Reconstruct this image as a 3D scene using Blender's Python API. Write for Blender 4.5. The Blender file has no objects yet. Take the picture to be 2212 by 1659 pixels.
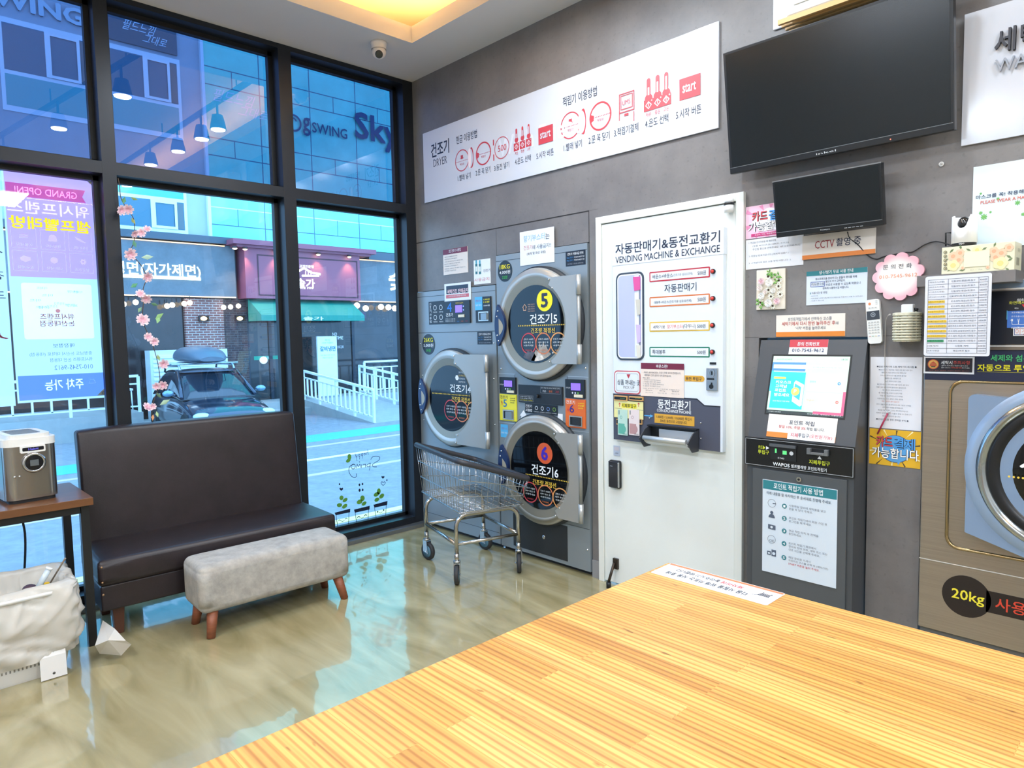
import bpy, bmesh, math, random
from mathutils import Vector, Matrix
from math import sin, cos, pi, radians, sqrt, atan2
random.seed(7)
SC = bpy.context.scene
COL = SC.collection

# ------------------------------------------------------------------ camera
# world: the corner of window wall and right wall is the origin; right wall = plane y 0 (x grows
# to the right), window wall = plane x 0 (y goes negative to the left), z up, metres
IW, IH, FPX = 2212.0, 1659.0, 1469.45
YAW, PITCH, ROLL = 0.760387, -0.0714112, -0.0189085
EYE = Vector((4.25408, -3.07842, 1.45))
_f = Vector((-cos(YAW) * cos(PITCH), sin(YAW) * cos(PITCH), sin(PITCH)))
_r = _f.cross(Vector((0, 0, 1))).normalized()
_u = _r.cross(_f)
C_R = _r * cos(ROLL) + _u * sin(ROLL)
C_U = -_r * sin(ROLL) + _u * cos(ROLL)
C_F = _f
cd = bpy.data.cameras.new('camera')
cd.sensor_fit = 'HORIZONTAL'; cd.sensor_width = 36; cd.lens = FPX * 36 / IW
cd.clip_start = 0.02; cd.clip_end = 200
cam = bpy.data.objects.new('camera', cd); COL.objects.link(cam)
m = Matrix((C_R, C_U, -C_F)).transposed().to_4x4(); m.translation = EYE
cam.matrix_world = m
SC.camera = cam

# ------------------------------------------------------------------ view, sky, lights
vs = SC.view_settings
SC.display_settings.display_device = 'sRGB'
vs.view_transform = 'Standard'; vs.look = 'None'; vs.gamma = 1; vs.use_curve_mapping = False
vs.exposure = 0.0
SKY = (0.29, 0.60, 1.02); SKY_STR = 4.6
w = bpy.data.worlds.new('dusk_sky'); SC.world = w; w.use_nodes = True
bg = w.node_tree.nodes['Background']
bg.inputs[0].default_value = (*SKY, 1); bg.inputs[1].default_value = SKY_STR
LAMP_W = 8.5          # each track lamp
FILL_PANEL_W = 64.0         # each added fill panel, unseen behind the camera
COVE_E = 42.0          # cove strip emission
PAN_COL = (0.84, 0.99, 1.16); LAMP_COL = (0.86, 1.0, 1.15)

def area_light(name, loc, size, power, col, target=(0, 0, -1), sy=None, disk=False):
    d = bpy.data.lights.new(name, 'AREA'); d.energy = power; d.color = col
    d.shape = 'DISK' if disk else ('RECTANGLE' if sy else 'SQUARE'); d.size = size
    if sy: d.size_y = sy
    o = bpy.data.objects.new(name, d); COL.objects.link(o)
    o.location = loc
    o.rotation_euler = Vector(target).to_track_quat('-Z', 'Y').to_euler()
    return o
# unseen panels added as fill light over the back half of the shop
FILL_PANELS = [(4.9, -3.9), (6.4, -1.6), (2.3, -4.3), (6.4, -4.6)]
for i, (x, y) in enumerate(FILL_PANELS):
    area_light('fill_light', (x, y, 3.315), 1.1, FILL_PANEL_W, PAN_COL, sy=0.28)
# track lamps: (x, y, z of the lamp face)
LAMPS_A = [(1.63, -.725, 3.28), (2.01, -.73, 3.28), (2.57, -.755, 3.28), (3.27, -.80, 3.28), (4.47, -.72, 3.28)]
LAMPS_B = [(1.26, -1.56, 3.28), (2.45, -1.75, 3.28), (3.9, -1.95, 3.28)]
for k_, (x, y, z) in enumerate(LAMPS_A + LAMPS_B):
    area_light('track_light', (x, y, z - .005), 0.11, LAMP_W if k_ < 5 else LAMP_W * 1.5, LAMP_COL, disk=True)

# ------------------------------------------------------------------ pixels of the photograph -> points on real planes
def ray(px, py):
    return (C_F + C_R * ((px - IW / 2) / FPX) - C_U * ((py - IH / 2) / FPX)).normalized()
def hit(px, py, n, d):
    r = ray(px, py); n = Vector(n)
    return EYE + r * ((d - n.dot(EYE)) / n.dot(r))
def onY(px, py, y=0.0): return hit(px, py, (0, 1, 0), y)
def onX(px, py, x=0.0): return hit(px, py, (1, 0, 0), x)
def onZ(px, py, z=0.0): return hit(px, py, (0, 0, 1), z)
def ZV(ox, oy, s): return lambda x, y: (ox + x / s, oy + y / s)

# ------------------------------------------------------------------ materials
_mats = {}
def lin(c):
    c /= 255.0
    return c / 12.92 if c <= .04045 else ((c + .055) / 1.055) ** 2.4
def rgb(h):
    if isinstance(h, str): h = tuple(int(h[i:i + 2], 16) for i in (0, 2, 4))
    return tuple(lin(v) for v in h)
def M(col, rough=.5, metal=0.0, name=None, spec=.5, emit=0.0, ecol=None, coat=0.0, alpha=1.0, noise=None, bump=None, trans=0.0, sss=0):
    key = (col, rough, metal, name, spec, emit, ecol, coat, alpha, str(noise), str(bump), trans, sss)
    if key in _mats: return _mats[key]
    m = bpy.data.materials.new(name or ('paint_' + (col if isinstance(col, str) else '%02x%02x%02x' % col)))
    m.use_nodes = True
    nt = m.node_tree; b = nt.nodes['Principled BSDF']
    c = rgb(col)
    b.inputs['Base Color'].default_value = (*c, 1)
    b.inputs['Roughness'].default_value = rough
    b.inputs['Metallic'].default_value = metal
    b.inputs['Specular IOR Level'].default_value = spec
    b.inputs['Coat Weight'].default_value = coat
    b.inputs['Coat Roughness'].default_value = .08
    b.inputs['Transmission Weight'].default_value = trans
    b.inputs['Alpha'].default_value = alpha
    if emit:
        b.inputs['Emission Color'].default_value = (*rgb(ecol or col), 1)
        b.inputs['Emission Strength'].default_value = emit
    if noise:
        sc, amt = noise[:2]; st = noise[2] if len(noise) > 2 else (1, 1, 1)
        tc = nt.nodes.new('ShaderNodeTexCoord'); mp = nt.nodes.new('ShaderNodeMapping')
        mp.inputs['Scale'].default_value = st
        nz = nt.nodes.new('ShaderNodeTexNoise'); nz.inputs['Scale'].default_value = sc; nz.inputs['Detail'].default_value = 6
        nz.inputs['Roughness'].default_value = .65
        rp = nt.nodes.new('ShaderNodeValToRGB')
        rp.color_ramp.elements[0].position = .3; rp.color_ramp.elements[1].position = .7
        rp.color_ramp.elements[0].color = (*[max(0, v * (1 - amt)) for v in c], 1)
        rp.color_ramp.elements[1].color = (*[min(1, v * (1 + amt)) for v in c], 1)
        nt.links.new(tc.outputs['Object'], mp.inputs[0]); nt.links.new(mp.outputs[0], nz.inputs['Vector'])
        nt.links.new(nz.outputs[0], rp.inputs[0]); nt.links.new(rp.outputs[0], b.inputs['Base Color'])
    if bump:
        tc = nt.nodes.new('ShaderNodeTexCoord')
        nz = nt.nodes.new('ShaderNodeTexNoise'); nz.inputs['Scale'].default_value = bump[0]; nz.inputs['Detail'].default_value = 4
        bp = nt.nodes.new('ShaderNodeBump'); bp.inputs['Strength'].default_value = bump[1]; bp.inputs['Distance'].default_value = bump[2]
        nt.links.new(tc.outputs['Object'], nz.inputs['Vector'])
        nt.links.new(nz.outputs[0], bp.inputs['Height']); nt.links.new(bp.outputs[0], b.inputs['Normal'])
    _mats[key] = m
    return m
def glow(col, strength, name='lamp_glow'):
    return M(col, .5, name=name, emit=strength, ecol=col)
def glass_mat(name, tint, reflect=1.0, rough=0.0):
    m = bpy.data.materials.new(name); m.use_nodes = True; nt = m.node_tree
    nt.nodes.remove(nt.nodes['Principled BSDF'])
    out = nt.nodes['Material Output']
    t = nt.nodes.new('ShaderNodeBsdfTransparent'); t.inputs[0].default_value = (*tint, 1)
    g = nt.nodes.new('ShaderNodeBsdfGlossy'); g.inputs['Roughness'].default_value = rough
    fr = nt.nodes.new('ShaderNodeFresnel'); fr.inputs[0].default_value = 1.5
    mu = nt.nodes.new('ShaderNodeMath'); mu.operation = 'MULTIPLY'; mu.inputs[1].default_value = reflect; mu.use_clamp = True
    mx = nt.nodes.new('ShaderNodeMixShader')
    nt.links.new(fr.outputs[0], mu.inputs[0]); nt.links.new(mu.outputs[0], mx.inputs[0])
    nt.links.new(t.outputs[0], mx.inputs[1]); nt.links.new(g.outputs[0], mx.inputs[2])
    nt.links.new(mx.outputs[0], out.inputs[0])
    return m

# ------------------------------------------------------------------ mesh builder
_txt = {}
TS = bpy.data.scenes.new('type_setting')      # letters are set here, away from the shop; emptied at the end
TC = bpy.data.curves.new('letter_form', 'FONT'); TC.size = 1.0; TO = bpy.data.objects.new('letter_form', TC); TS.collection.objects.link(TO)
def text_geo(body, off=0.0, res=2):
    """outline letters as (points, faces, box); off > 0 fattens the strokes by laying shifted copies together"""
    k = (body, off, res)
    if k in _txt: return _txt[k]
    if off > 0:
        v0, f0 = text_geo(body, 0.0, res)[:2]; n = len(v0); vs_ = []; fs = []
        dirs = [(1, 1), (-1, 1), (-1, -1), (1, -1)] if off < .025 else [(1.2 * cos(pi * q / 4), 1.2 * sin(pi * q / 4)) for q in range(8)] + [(0, 0)]
        for q, (dx, dy) in enumerate(dirs):
            vs_ += [(x + dx * off * .85, y + dy * off * .85) for x, y in v0]; fs += [tuple(i + q * n for i in f) for f in f0]
    else:
        TC.body = body; TC.resolution_u = res; TS.view_layers[0].update()
        me = bpy.data.meshes.new_from_object(TO.evaluated_get(TS.view_layers[0].depsgraph))
        vs_ = [(v.co.x, v.co.y) for v in me.vertices]; fs = [tuple(p.vertices) for p in me.polygons]
        bpy.data.meshes.remove(me); n = max(1, len(vs_))
    xs = [v[0] for v in vs_] or [0, 1]; ys = [v[1] for v in vs_] or [0, 1]
    _txt[k] = (vs_, fs, min(xs), max(xs), min(ys), max(ys), n)
    return _txt[k]

class Plane:
    """flat frame: point = o + ex*u + ey*v + n*h"""
    def __init__(s, o, ex, ey, n=None):
        s.o = Vector(o); s.ex = Vector(ex); s.ey = Vector(ey); s.n = Vector(n) if n else s.ex.cross(s.ey).normalized()
    def p(s, u, v, h=0.0): return s.o + s.ex * u + s.ey * v + s.n * h
    def uv(s, px, py, h=0.0):
        P = hit(px, py, s.n, s.n.dot(s.o) + h) - s.o
        return P.dot(s.ex), P.dot(s.ey)
    def lift(s, h): return Plane(s.o + s.n * h, s.ex, s.ey, s.n)
def wallY(y=0.0): return Plane((0, y, 0), (1, 0, 0), (0, 0, 1))
def wallX(x=0.0): return Plane((x, 0, 0), (0, 1, 0), (0, 0, 1))

class MB:
    def __init__(s): s.v = []; s.f = []; s.mi = []; s.sm = []; s.mats = []; s.k = 0; s.cuts = []
    def _up(s): s.k += 1; return s.k * 1.5e-5      # each printed shape lies a hair above the one before
    def _m(s, m):
        if m not in s.mats: s.mats.append(m)
        return s.mats.index(m)
    def add(s, vs, fs, m, smooth=False):
        b = len(s.v); k = s._m(m)
        s.v += [Vector(v) for v in vs]
        for f in fs: s.f.append([b + i for i in f]); s.mi.append(k); s.sm.append(smooth)
        return s
    def box(s, x0, x1, y0, y1, z0, z1, m, T=None):
        vs = [Vector((x, y, z)) for z in (z0, z1) for y in (y0, y1) for x in (x0, x1)]
        if T: vs = [T @ v for v in vs]
        return s.add(vs, [(0, 2, 3, 1), (4, 5, 7, 6), (0, 1, 5, 4), (2, 6, 7, 3), (0, 4, 6, 2), (1, 3, 7, 5)], m)
    def hexa(s, c, m):   # 8 corners: bottom 4 ccw, top 4 ccw
        return s.add(c, [(3, 2, 1, 0), (4, 5, 6, 7), (0, 1, 5, 4), (1, 2, 6, 5), (2, 3, 7, 6), (3, 0, 4, 7)], m)
    def bar(s, a, b, w, d, m, up=(0, 0, 1)):
        a = Vector(a); b = Vector(b); t = (b - a).normalized(); up = Vector(up)
        if abs(t.dot(up)) > .98: up = Vector((1, 0, 0))
        r = t.cross(up).normalized() * (w / 2); u = r.cross(t).normalized() * (d / 2)
        return s.hexa([a - r - u, a + r - u, b + r - u, b - r - u, a - r + u, a + r + u, b + r + u, b - r + u], m)
    def tube(s, pts, r, m, n=8, closed=False, r2=None, caps=True):
        pts = [Vector(p) for p in pts]; N = len(pts); vs = []; fs = []
        prev = None
        for i, p in enumerate(pts):
            if closed: t = (pts[(i + 1) % N] - pts[i - 1]).normalized()
            else: t = (pts[min(i + 1, N - 1)] - pts[max(i - 1, 0)]).normalized()
            if prev is None:
                a = Vector((0, 0, 1)) if abs(t.z) < .9 else Vector((1, 0, 0))
                prev = (a - t * a.dot(t)).normalized()
            else:
                prev = (prev - t * prev.dot(t)).normalized()
            q = t.cross(prev)
            rr = r if r2 is None else r + (r2 - r) * i / (N - 1)
            for k in range(n):
                a = 2 * pi * k / n
                vs.append(p + prev * cos(a) * rr + q * sin(a) * rr)
        for i in range(N if closed else N - 1):
            j = (i + 1) % N
            for k in range(n):
                l = (k + 1) % n
                fs.append((i * n + k, i * n + l, j * n + l, j * n + k))
        s.add(vs, fs, m, True)
        if caps and not closed:
            b = len(s.v) - len(vs); k = s._m(m)
            s.f.append([b + i for i in range(n)][::-1]); s.mi.append(k); s.sm.append(False)
            s.f.append([b + (N - 1) * n + i for i in range(n)]); s.mi.append(k); s.sm.append(False)
        return s
    def cyl(s, a, b, r, m, n=20, r2=None): return s.tube([a, b], r, m, n, r2=r2)
    def lathe(s, prof, c, ax, m, n=32, ref=None, mats=None):
        """prof: [(radius, height along ax)]"""
        c = Vector(c); ax = Vector(ax).normalized()
        a = Vector(ref) if ref else (Vector((0, 0, 1)) if abs(ax.z) < .9 else Vector((1, 0, 0)))
        e1 = (a - ax * a.dot(ax)).normalized(); e2 = ax.cross(e1)
        vs = [c + ax * h + (e1 * cos(2 * pi * k / n) + e2 * sin(2 * pi * k / n)) * max(r, 1e-5) for r, h in prof for k in range(n)]
        for i in range(len(prof) - 1):
            pass
        fs = [(i * n + k, i * n + (k + 1) % n, (i + 1) * n + (k + 1) % n, (i + 1) * n + k) for i in range(len(prof) - 1) for k in range(n)]
        if mats is None: return s.add(vs, fs, m, True)
        b = len(s.v); s.v += vs
        for q, f in enumerate(fs):
            s.f.append([b + i for i in f]); s.mi.append(s._m(mats[q // n])); s.sm.append(True)
        return s
    def ball(s, c, r, m, n=12, sx=1, sy=1, sz=1, T=None):
        c = Vector(c); vs = []; fs = []; h = max(4, n // 2)
        for i in range(h + 1):
            t = pi * i / h
            for k in range(n):
                a = 2 * pi * k / n
                v = Vector((r * sx * sin(t) * cos(a), r * sy * sin(t) * sin(a), r * sz * cos(t)))
                if T: v = T @ v
                vs.append(c + v)
        for i in range(h):
            for k in range(n):
                fs.append((i * n + k, (i + 1) * n + k, (i + 1) * n + (k + 1) % n, i * n + (k + 1) % n))
        return s.add(vs, fs, m, True)
    # flat drawing on a Plane -------------------------------------------------
    def poly(s, P, pts, m, h=0.0):
        h += s._up(); return s.add([P.p(u, v, h) for u, v in pts], [tuple(range(len(pts)))], m)
    def rect(s, P, u0, v0, u1, v1, m, h=0.0): return s.poly(P, [(u0, v0), (u1, v0), (u1, v1), (u0, v1)], m, h)
    def slab(s, P, u0, v0, u1, v1, h0, h1, m):
        return s.hexa([P.p(u0, v0, h0), P.p(u1, v0, h0), P.p(u1, v1, h0), P.p(u0, v1, h0), P.p(u0, v0, h1), P.p(u1, v0, h1), P.p(u1, v1, h1), P.p(u0, v1, h1)], m)
    def prism(s, P, pts, h0, h1, m, ms=None):
        n = len(pts)
        s.add([P.p(u, v, h1) for u, v in pts], [tuple(range(n))], m)
        s.add([P.p(u, v, h0) for u, v in pts], [tuple(range(n))[::-1]], ms or m)
        return s.add([P.p(u, v, h0) for u, v in pts] + [P.p(u, v, h1) for u, v in pts], [(i, (i + 1) % n, n + (i + 1) % n, n + i) for i in range(n)], ms or m)
    def disc(s, P, u, v, r, m, h=0.0, n=28, sy=1.0):
        return s.poly(P, [(u + r * cos(2 * pi * k / n), v + r * sy * sin(2 * pi * k / n)) for k in range(n)], m, h)
    def ring(s, P, u, v, r, w, m, h=0.0, n=32, sy=1.0, a0=0, a1=2 * pi):
        full = a1 - a0 > 6.28; h += s._up()
        vs = []; k2 = n if full else n + 1
        for k in range(k2):
            a = a0 + (a1 - a0) * k / n
            for rr in (r - w / 2, r + w / 2): vs.append(P.p(u + rr * cos(a), v + rr * sy * sin(a), h))
        return s.add(vs, [(2 * k, 2 * k + 1, 2 * ((k + 1) % k2) + 1, 2 * ((k + 1) % k2)) for k in range(n)], m)
    def line(s, P, pts, w, m, h=0.0):
        for a, b in zip(pts[:-1], pts[1:]):
            a = Vector(a); b = Vector(b); t = b - a
            if t.length < 1e-6: continue
            t.normalize(); q = Vector((-t.y, t.x)) * (w / 2); e = t * (w * .3)
            s.poly(P, [tuple(a - q - e), tuple(b - q + e), tuple(b + q + e), tuple(a + q - e)], m, h)
        return s
    def frame(s, P, u0, v0, u1, v1, w, m, h=0.0):
        s.rect(P, u0, v0, u1, v0 + w, m, h); s.rect(P, u0, v1 - w, u1, v1, m, h)
        s.rect(P, u0, v0 + w, u0 + w, v1 - w, m, h); return s.rect(P, u1 - w, v0 + w, u1, v1 - w, m, h)
    def text(s, P, body, u0, v0, u1, v1, m, h=0.0, off=0.0, mirror=False, depth=0.0, slant=0.0, dv=0.0):
        """lettering filling the box u0..u1, v0..v1 (dv = rise of the right end)"""
        vs, fs, x0, x1, y0, y1, nc = text_geo(body, off)
        s.cut()
        h += .0006 + s._up()
        if not vs: return s
        su = (u1 - u0) / max(x1 - x0, 1e-6); sv = (v1 - v0) / max(y1 - y0, 1e-6)
        pts = []
        for x, y in vs:
            t = (x - x0) * su
            if mirror: t = (u1 - u0) - t
            yy = (y - y0) * sv
            pts.append((u0 + t + slant * yy, v0 + yy + dv * t / max(u1 - u0, 1e-6)))
        if mirror: fs = [f[::-1] for f in fs]
        s.add([P.p(u, v, h + (i // nc) * 2e-5) for i, (u, v) in enumerate(pts)], fs, m)
        if depth:
            # side walls of raised letters
            ed = {}
            for f in fs:
                for a, b in zip(f, f[1:] + f[:1]):
                    if (b, a) in ed: del ed[(b, a)]
                    else: ed[(a, b)] = 1
            base = [P.p(u, v, h) for u, v in pts] + [P.p(u, v, h - depth) for u, v in pts]
            n = len(pts)
            s.add(base, [(b, a, n + a, n + b) for a, b in ed], m)
        return s
    def ptext(s, P, body, a, b, hp, m, h=0.0, off=0.0, mirror=False, depth=0.0, level=True):
        """lettering whose left-middle and right-middle stand at pixels a, b of the photograph and whose height is hp pixels"""
        ua, va = P.uv(*a); ub, vb = P.uv(*b)
        mx, my = (a[0] + b[0]) / 2, (a[1] + b[1]) / 2
        hh = (P.uv(mx, my - hp / 2)[1] - P.uv(mx, my + hp / 2)[1])
        vm = (va + vb) / 2; dv = 0
        if not level: dv = vb - va; vm = va
        if ua > ub: ua, ub = ub, ua
        return s.text(P, body, ua, vm - hh / 2, ub, vm + hh / 2, m, h, off, mirror, depth, dv=dv)
    def cut(s): s.cuts.append((len(s.v), len(s.f))); return s
    def build_each(s, name, parent):
        """one object for each run of shapes between cuts"""
        c = sorted(set([(0, 0)] + s.cuts + [(len(s.v), len(s.f))]))
        for (v0, f0), (v1, f1) in zip(c, c[1:]):
            if f1 == f0: continue
            q = MB(); q.mats = s.mats; q.v = s.v[v0:v1]; q.f = [[i - v0 for i in f] for f in s.f[f0:f1]]; q.mi = s.mi[f0:f1]; q.sm = s.sm[f0:f1]; used = sorted(set(q.mi)); q.mats = [s.mats[i] for i in used]; q.mi = [used.index(i) for i in q.mi]
            q.build(name, parent)
    def build(s, name, parent=None, bevel=0.0, seg=2, sub=0, local=False, solid=0.0):
        me = bpy.data.meshes.new(name)
        vs = s.v
        if parent is not None and not local:
            inv = parent_mat(parent).inverted(); vs = [inv @ v for v in vs]
        me.from_pydata([tuple(v) for v in vs], [], s.f)
        for m in s.mats: me.materials.append(m)
        for p, k, q in zip(me.polygons, s.mi, s.sm): p.material_index = k; p.use_smooth = q
        me.update()
        o = bpy.data.objects.new(name, me); COL.objects.link(o)
        if parent is not None: o.parent = parent
        if solid:
            md = o.modifiers.new('thickness', 'SOLIDIFY'); md.thickness = solid; md.offset = 0
        if bevel:
            md = o.modifiers.new('bevel', 'BEVEL'); md.width = bevel; md.segments = seg; md.limit_method = 'ANGLE'; md.angle_limit = radians(40); md.harden_normals = False
        if sub:
            md = o.modifiers.new('sub', 'SUBSURF'); md.levels = sub; md.render_levels = sub
        return o
def parent_mat(o):
    m = o.matrix_basis.copy()
    while o.parent is not None: o = o.parent; m = o.matrix_basis @ m
    return m
def tag(o, label=None, cat=None, group=None, kind=None):
    if label: o['label'] = label
    if cat: o['category'] = cat
    if group: o['group'] = group
    if kind: o['kind'] = kind
    return o
def thing(name, label, cat, loc=(0, 0, 0), rz=0.0, group=None):
    o = bpy.data.objects.new(name, None); COL.objects.link(o); o.empty_display_size = .1
    o.location = loc; o.rotation_euler = (0, 0, rz)
    o.matrix_basis = Matrix.Translation(Vector(loc)) @ Matrix.Rotation(rz, 4, 'Z')
    return tag(o, label, cat, group)
def struct(o, label=None): return tag(o, label, None, None, 'structure')
def copy_tree(o, parent=None):
    c = o.copy(); COL.objects.link(c)
    if parent is not None: c.parent = parent
    for ch in list(o.children): copy_tree(ch, c)
    return c
def rrect(u0, v0, u1, v1, r, n=5):
    pts = []
    for cx, cy, a in ((u1 - r, v0 + r, -pi / 2), (u1 - r, v1 - r, 0), (u0 + r, v1 - r, pi / 2), (u0 + r, v0 + r, pi)):
        pts += [(cx + r * cos(a + pi / 2 * k / n), cy + r * sin(a + pi / 2 * k / n)) for k in range(n + 1)]
    return pts
def box_uv(P, tl, tr, br, bl):
    q = [P.uv(*p) for p in (tl, tr, br, bl)]
    return (q[0][0] + q[3][0]) / 2, (q[2][1] + q[3][1]) / 2, (q[1][0] + q[2][0]) / 2, (q[0][1] + q[1][1]) / 2
def smooth_path(pts, n=8):
    pts = [Vector(p) for p in pts]; out = []
    for i in range(len(pts) - 1):
        p0 = pts[max(i - 1, 0)]; p1 = pts[i]; p2 = pts[i + 1]; p3 = pts[min(i + 2, len(pts) - 1)]
        for k in range(n):
            t = k / n
            out.append(.5 * ((2 * p1) + (p2 - p0) * t + (2 * p0 - 5 * p1 + 4 * p2 - p3) * t * t + (3 * p1 - p0 - 3 * p2 + p3) * t ** 3))
    return out + [pts[-1]]

WHITE = M('e9e9e7', .45); PAPER = M('f0eff0', .4, name='paper'); BLACK = M('14161a', .4); INK = M('232a3a', .5); DARK = M('1b1d22', .35)
RED = M('c8323a', .5); GREY = M('8d9094', .5); NAVY = M('202c4e', .45); YEL = M('f2e321', .5); ORANGE = M('e0722c', .5)
CHROME = M('c9ccd0', .18, 1.0, name='chrome'); STEEL = M('b8b9ba', .32, 1.0, name='brushed_steel')

# ================================================================== THE SHOP
RX, RY, RZ = 7.6, -5.6, 3.34
def mat_wall():
    m = bpy.data.materials.new('dark_stone_panel'); m.use_nodes = True; nt = m.node_tree; b = nt.nodes['Principled BSDF']
    tc = nt.nodes.new('ShaderNodeTexCoord')
    n1 = nt.nodes.new('ShaderNodeTexNoise'); n1.inputs['Scale'].default_value = 1.6; n1.inputs['Detail'].default_value = 9; n1.inputs['Roughness'].default_value = .68
    n2 = nt.nodes.new('ShaderNodeTexNoise'); n2.inputs['Scale'].default_value = 46; n2.inputs['Detail'].default_value = 3
    r1 = nt.nodes.new('ShaderNodeValToRGB'); r1.color_ramp.elements[0].position = .32; r1.color_ramp.elements[1].position = .72
    r1.color_ramp.elements[0].color = (*rgb('676465'), 1); r1.color_ramp.elements[1].color = (*rgb('86827f'), 1)
    r2 = nt.nodes.new('ShaderNodeValToRGB'); r2.color_ramp.elements[0].position = .60; r2.color_ramp.elements[1].position = .74
    r2.color_ramp.elements[0].color = (1, 1, 1, 1); r2.color_ramp.elements[1].color = (.72, .71, .70, 1)
    mx = nt.nodes.new('ShaderNodeMix'); mx.data_type = 'RGBA'; mx.blend_type = 'MULTIPLY'; mx.inputs[0].default_value = .7
    L = nt.links.new
    L(tc.outputs['Object'], n1.inputs['Vector']); L(tc.outputs['Object'], n2.inputs['Vector'])
    L(n1.outputs[0], r1.inputs[0]); L(n2.outputs[0], r2.inputs[0]); L(r1.outputs[0], mx.inputs[6]); L(r2.outputs[0], mx.inputs[7])
    L(mx.outputs[2], b.inputs['Base Color']); b.inputs['Roughness'].default_value = .42
    return m
WALLM = mat_wall()
def mat_floor():
    m = bpy.data.materials.new('poured_resin_floor'); m.use_nodes = True; nt = m.node_tree; b = nt.nodes['Principled BSDF']
    L = nt.links.new
    tc = nt.nodes.new('ShaderNodeTexCoord'); mp = nt.nodes.new('ShaderNodeMapping')
    mp.inputs['Rotation'].default_value = (0, 0, radians(38)); mp.inputs['Scale'].default_value = (.55, 2.6, 1)
    n1 = nt.nodes.new('ShaderNodeTexNoise'); n1.inputs['Scale'].default_value = 2.0; n1.inputs['Detail'].default_value = 7; n1.inputs['Distortion'].default_value = 1.6
    r1 = nt.nodes.new('ShaderNodeValToRGB'); r1.color_ramp.elements[0].position = .3; r1.color_ramp.elements[1].position = .72
    r1.color_ramp.elements[0].color = (*rgb('8f835c'), 1); r1.color_ramp.elements[1].color = (*rgb('b5aa84'), 1)
    vo = nt.nodes.new('ShaderNodeTexVoronoi'); vo.feature = 'DISTANCE_TO_EDGE'; vo.inputs['Scale'].default_value = .62
    mp2 = nt.nodes.new('ShaderNodeMapping'); mp2.inputs['Location'].default_value = (.35, .2, 0)
    r2 = nt.nodes.new('ShaderNodeValToRGB'); r2.color_ramp.elements[0].position = .0; r2.color_ramp.elements[1].position = .022
    r2.color_ramp.elements[0].color = (.80, .80, .78, 1); r2.color_ramp.elements[1].color = (1, 1, 1, 1)
    mx = nt.nodes.new('ShaderNodeMix'); mx.data_type = 'RGBA'; mx.blend_type = 'MULTIPLY'; mx.inputs[0].default_value = .8
    L(tc.outputs['Object'], mp.inputs[0]); L(mp.outputs[0], n1.inputs['Vector']); L(n1.outputs[0], r1.inputs[0])
    L(tc.outputs['Object'], mp2.inputs[0]); L(mp2.outputs[0], vo.inputs['Vector']); L(vo.outputs['Distance'], r2.inputs[0])
    L(r1.outputs[0], mx.inputs[6]); L(r2.outputs[0], mx.inputs[7]); L(mx.outputs[2], b.inputs['Base Color'])
    n3 = nt.nodes.new('ShaderNodeTexNoise'); n3.inputs['Scale'].default_value = 3.0; n3.inputs['Detail'].default_value = 2
    bp = nt.nodes.new('ShaderNodeBump'); bp.inputs['Strength'].default_value = .10; bp.inputs['Distance'].default_value = .02
    L(mp.outputs[0], n3.inputs['Vector']); L(n3.outputs[0], bp.inputs['Height']); L(bp.outputs[0], b.inputs['Normal']); L(bp.outputs[0], b.inputs['Coat Normal'])
    b.inputs['Roughness'].default_value = .16; b.inputs['Coat Weight'].default_value = .9; b.inputs['Coat Roughness'].default_value = .03
    return m
FLOORM = mat_floor()
CEILM = M('ddd8d4', .75, name='ceiling_paint')
b = MB(); b.box(0, RX, RY, .02, -.12, 0, FLOORM); struct(b.build('floor'))

# --- right wall with openings for the built-in machines and the door
HOLES = [(0.0, .890, 0, 1.792), (.890, 1.690, 0, 1.980), (1.753, 2.652, 0, 2.107), (2.722, 3.214, 0, 1.416), (3.418, 4.405, .0, 1.622)]
def holed(mb, x0, x1, z0, z1, holes, y0, y1, m):
    xs = sorted({x0, x1, *[h[0] for h in holes], *[h[1] for h in holes]})
    zs = sorted({z0, z1, *[h[2] for h in holes], *[h[3] for h in holes]})
    for a, b_ in zip(xs, xs[1:]):
        run = None
        for c, d in zip(zs, zs[1:]):
            cx, cz = (a + b_) / 2, (c + d) / 2
            if any(h[0] < cx < h[1] and h[2] < cz < h[3] for h in holes):
                if run: mb.box(a, b_, y0, y1, run[0], run[1], m); run = None
            else: run = (run[0], d) if run else (c, d)
        if run: mb.box(a, b_, y0, y1, run[0], run[1], m)
b = MB(); holed(b, 0, RX, 0, 3.75, HOLES, 0, .09, WALLM)
GAP = M('2a2828', .8)
P0 = wallY(-.0006)
for q in ((0, 2.153, 1.688, 2.160), (1.685, 1.98, 1.690, 2.160), (.892, 1.98, .894, 2.153)): b.rect(P0, *q, GAP)
GAP2 = M('585454', .8)
for q in ((2.652, 1.418, 2.722, 1.4205), (1.69, 2.157, 1.753, 2.1585), (3.214, 1.418, 3.418, 1.4205)): b.rect(P0, *q, GAP2)
struct(b.build('wall_right'))
BASEM = M('8f8f90', .5)
for i, (x0, x1) in enumerate(((1.690, 1.753), (2.652, 2.722), (3.214, 3.418))):
    b = MB(); b.box(x0, x1, -.006, 0, 0, .105, BASEM); struct(b.build('baseboard_right' if i == 0 else 'baseboard_right.%03d' % i))
b = MB(); b.box(0, RX, .9, 1.0, 0, 3.75, WALLM); struct(b.build('wall_rear'))
SIDEM = M('b9b5b0', .6, name='pale_wall_paint')
b = MB(); b.box(0, RX, RY - .1, RY, 0, 3.75, SIDEM); struct(b.build('wall_left'))
b = MB(); b.box(RX, RX + .1, RY, 1.0, 0, 3.75, SIDEM); struct(b.build('wall_back'))

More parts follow.
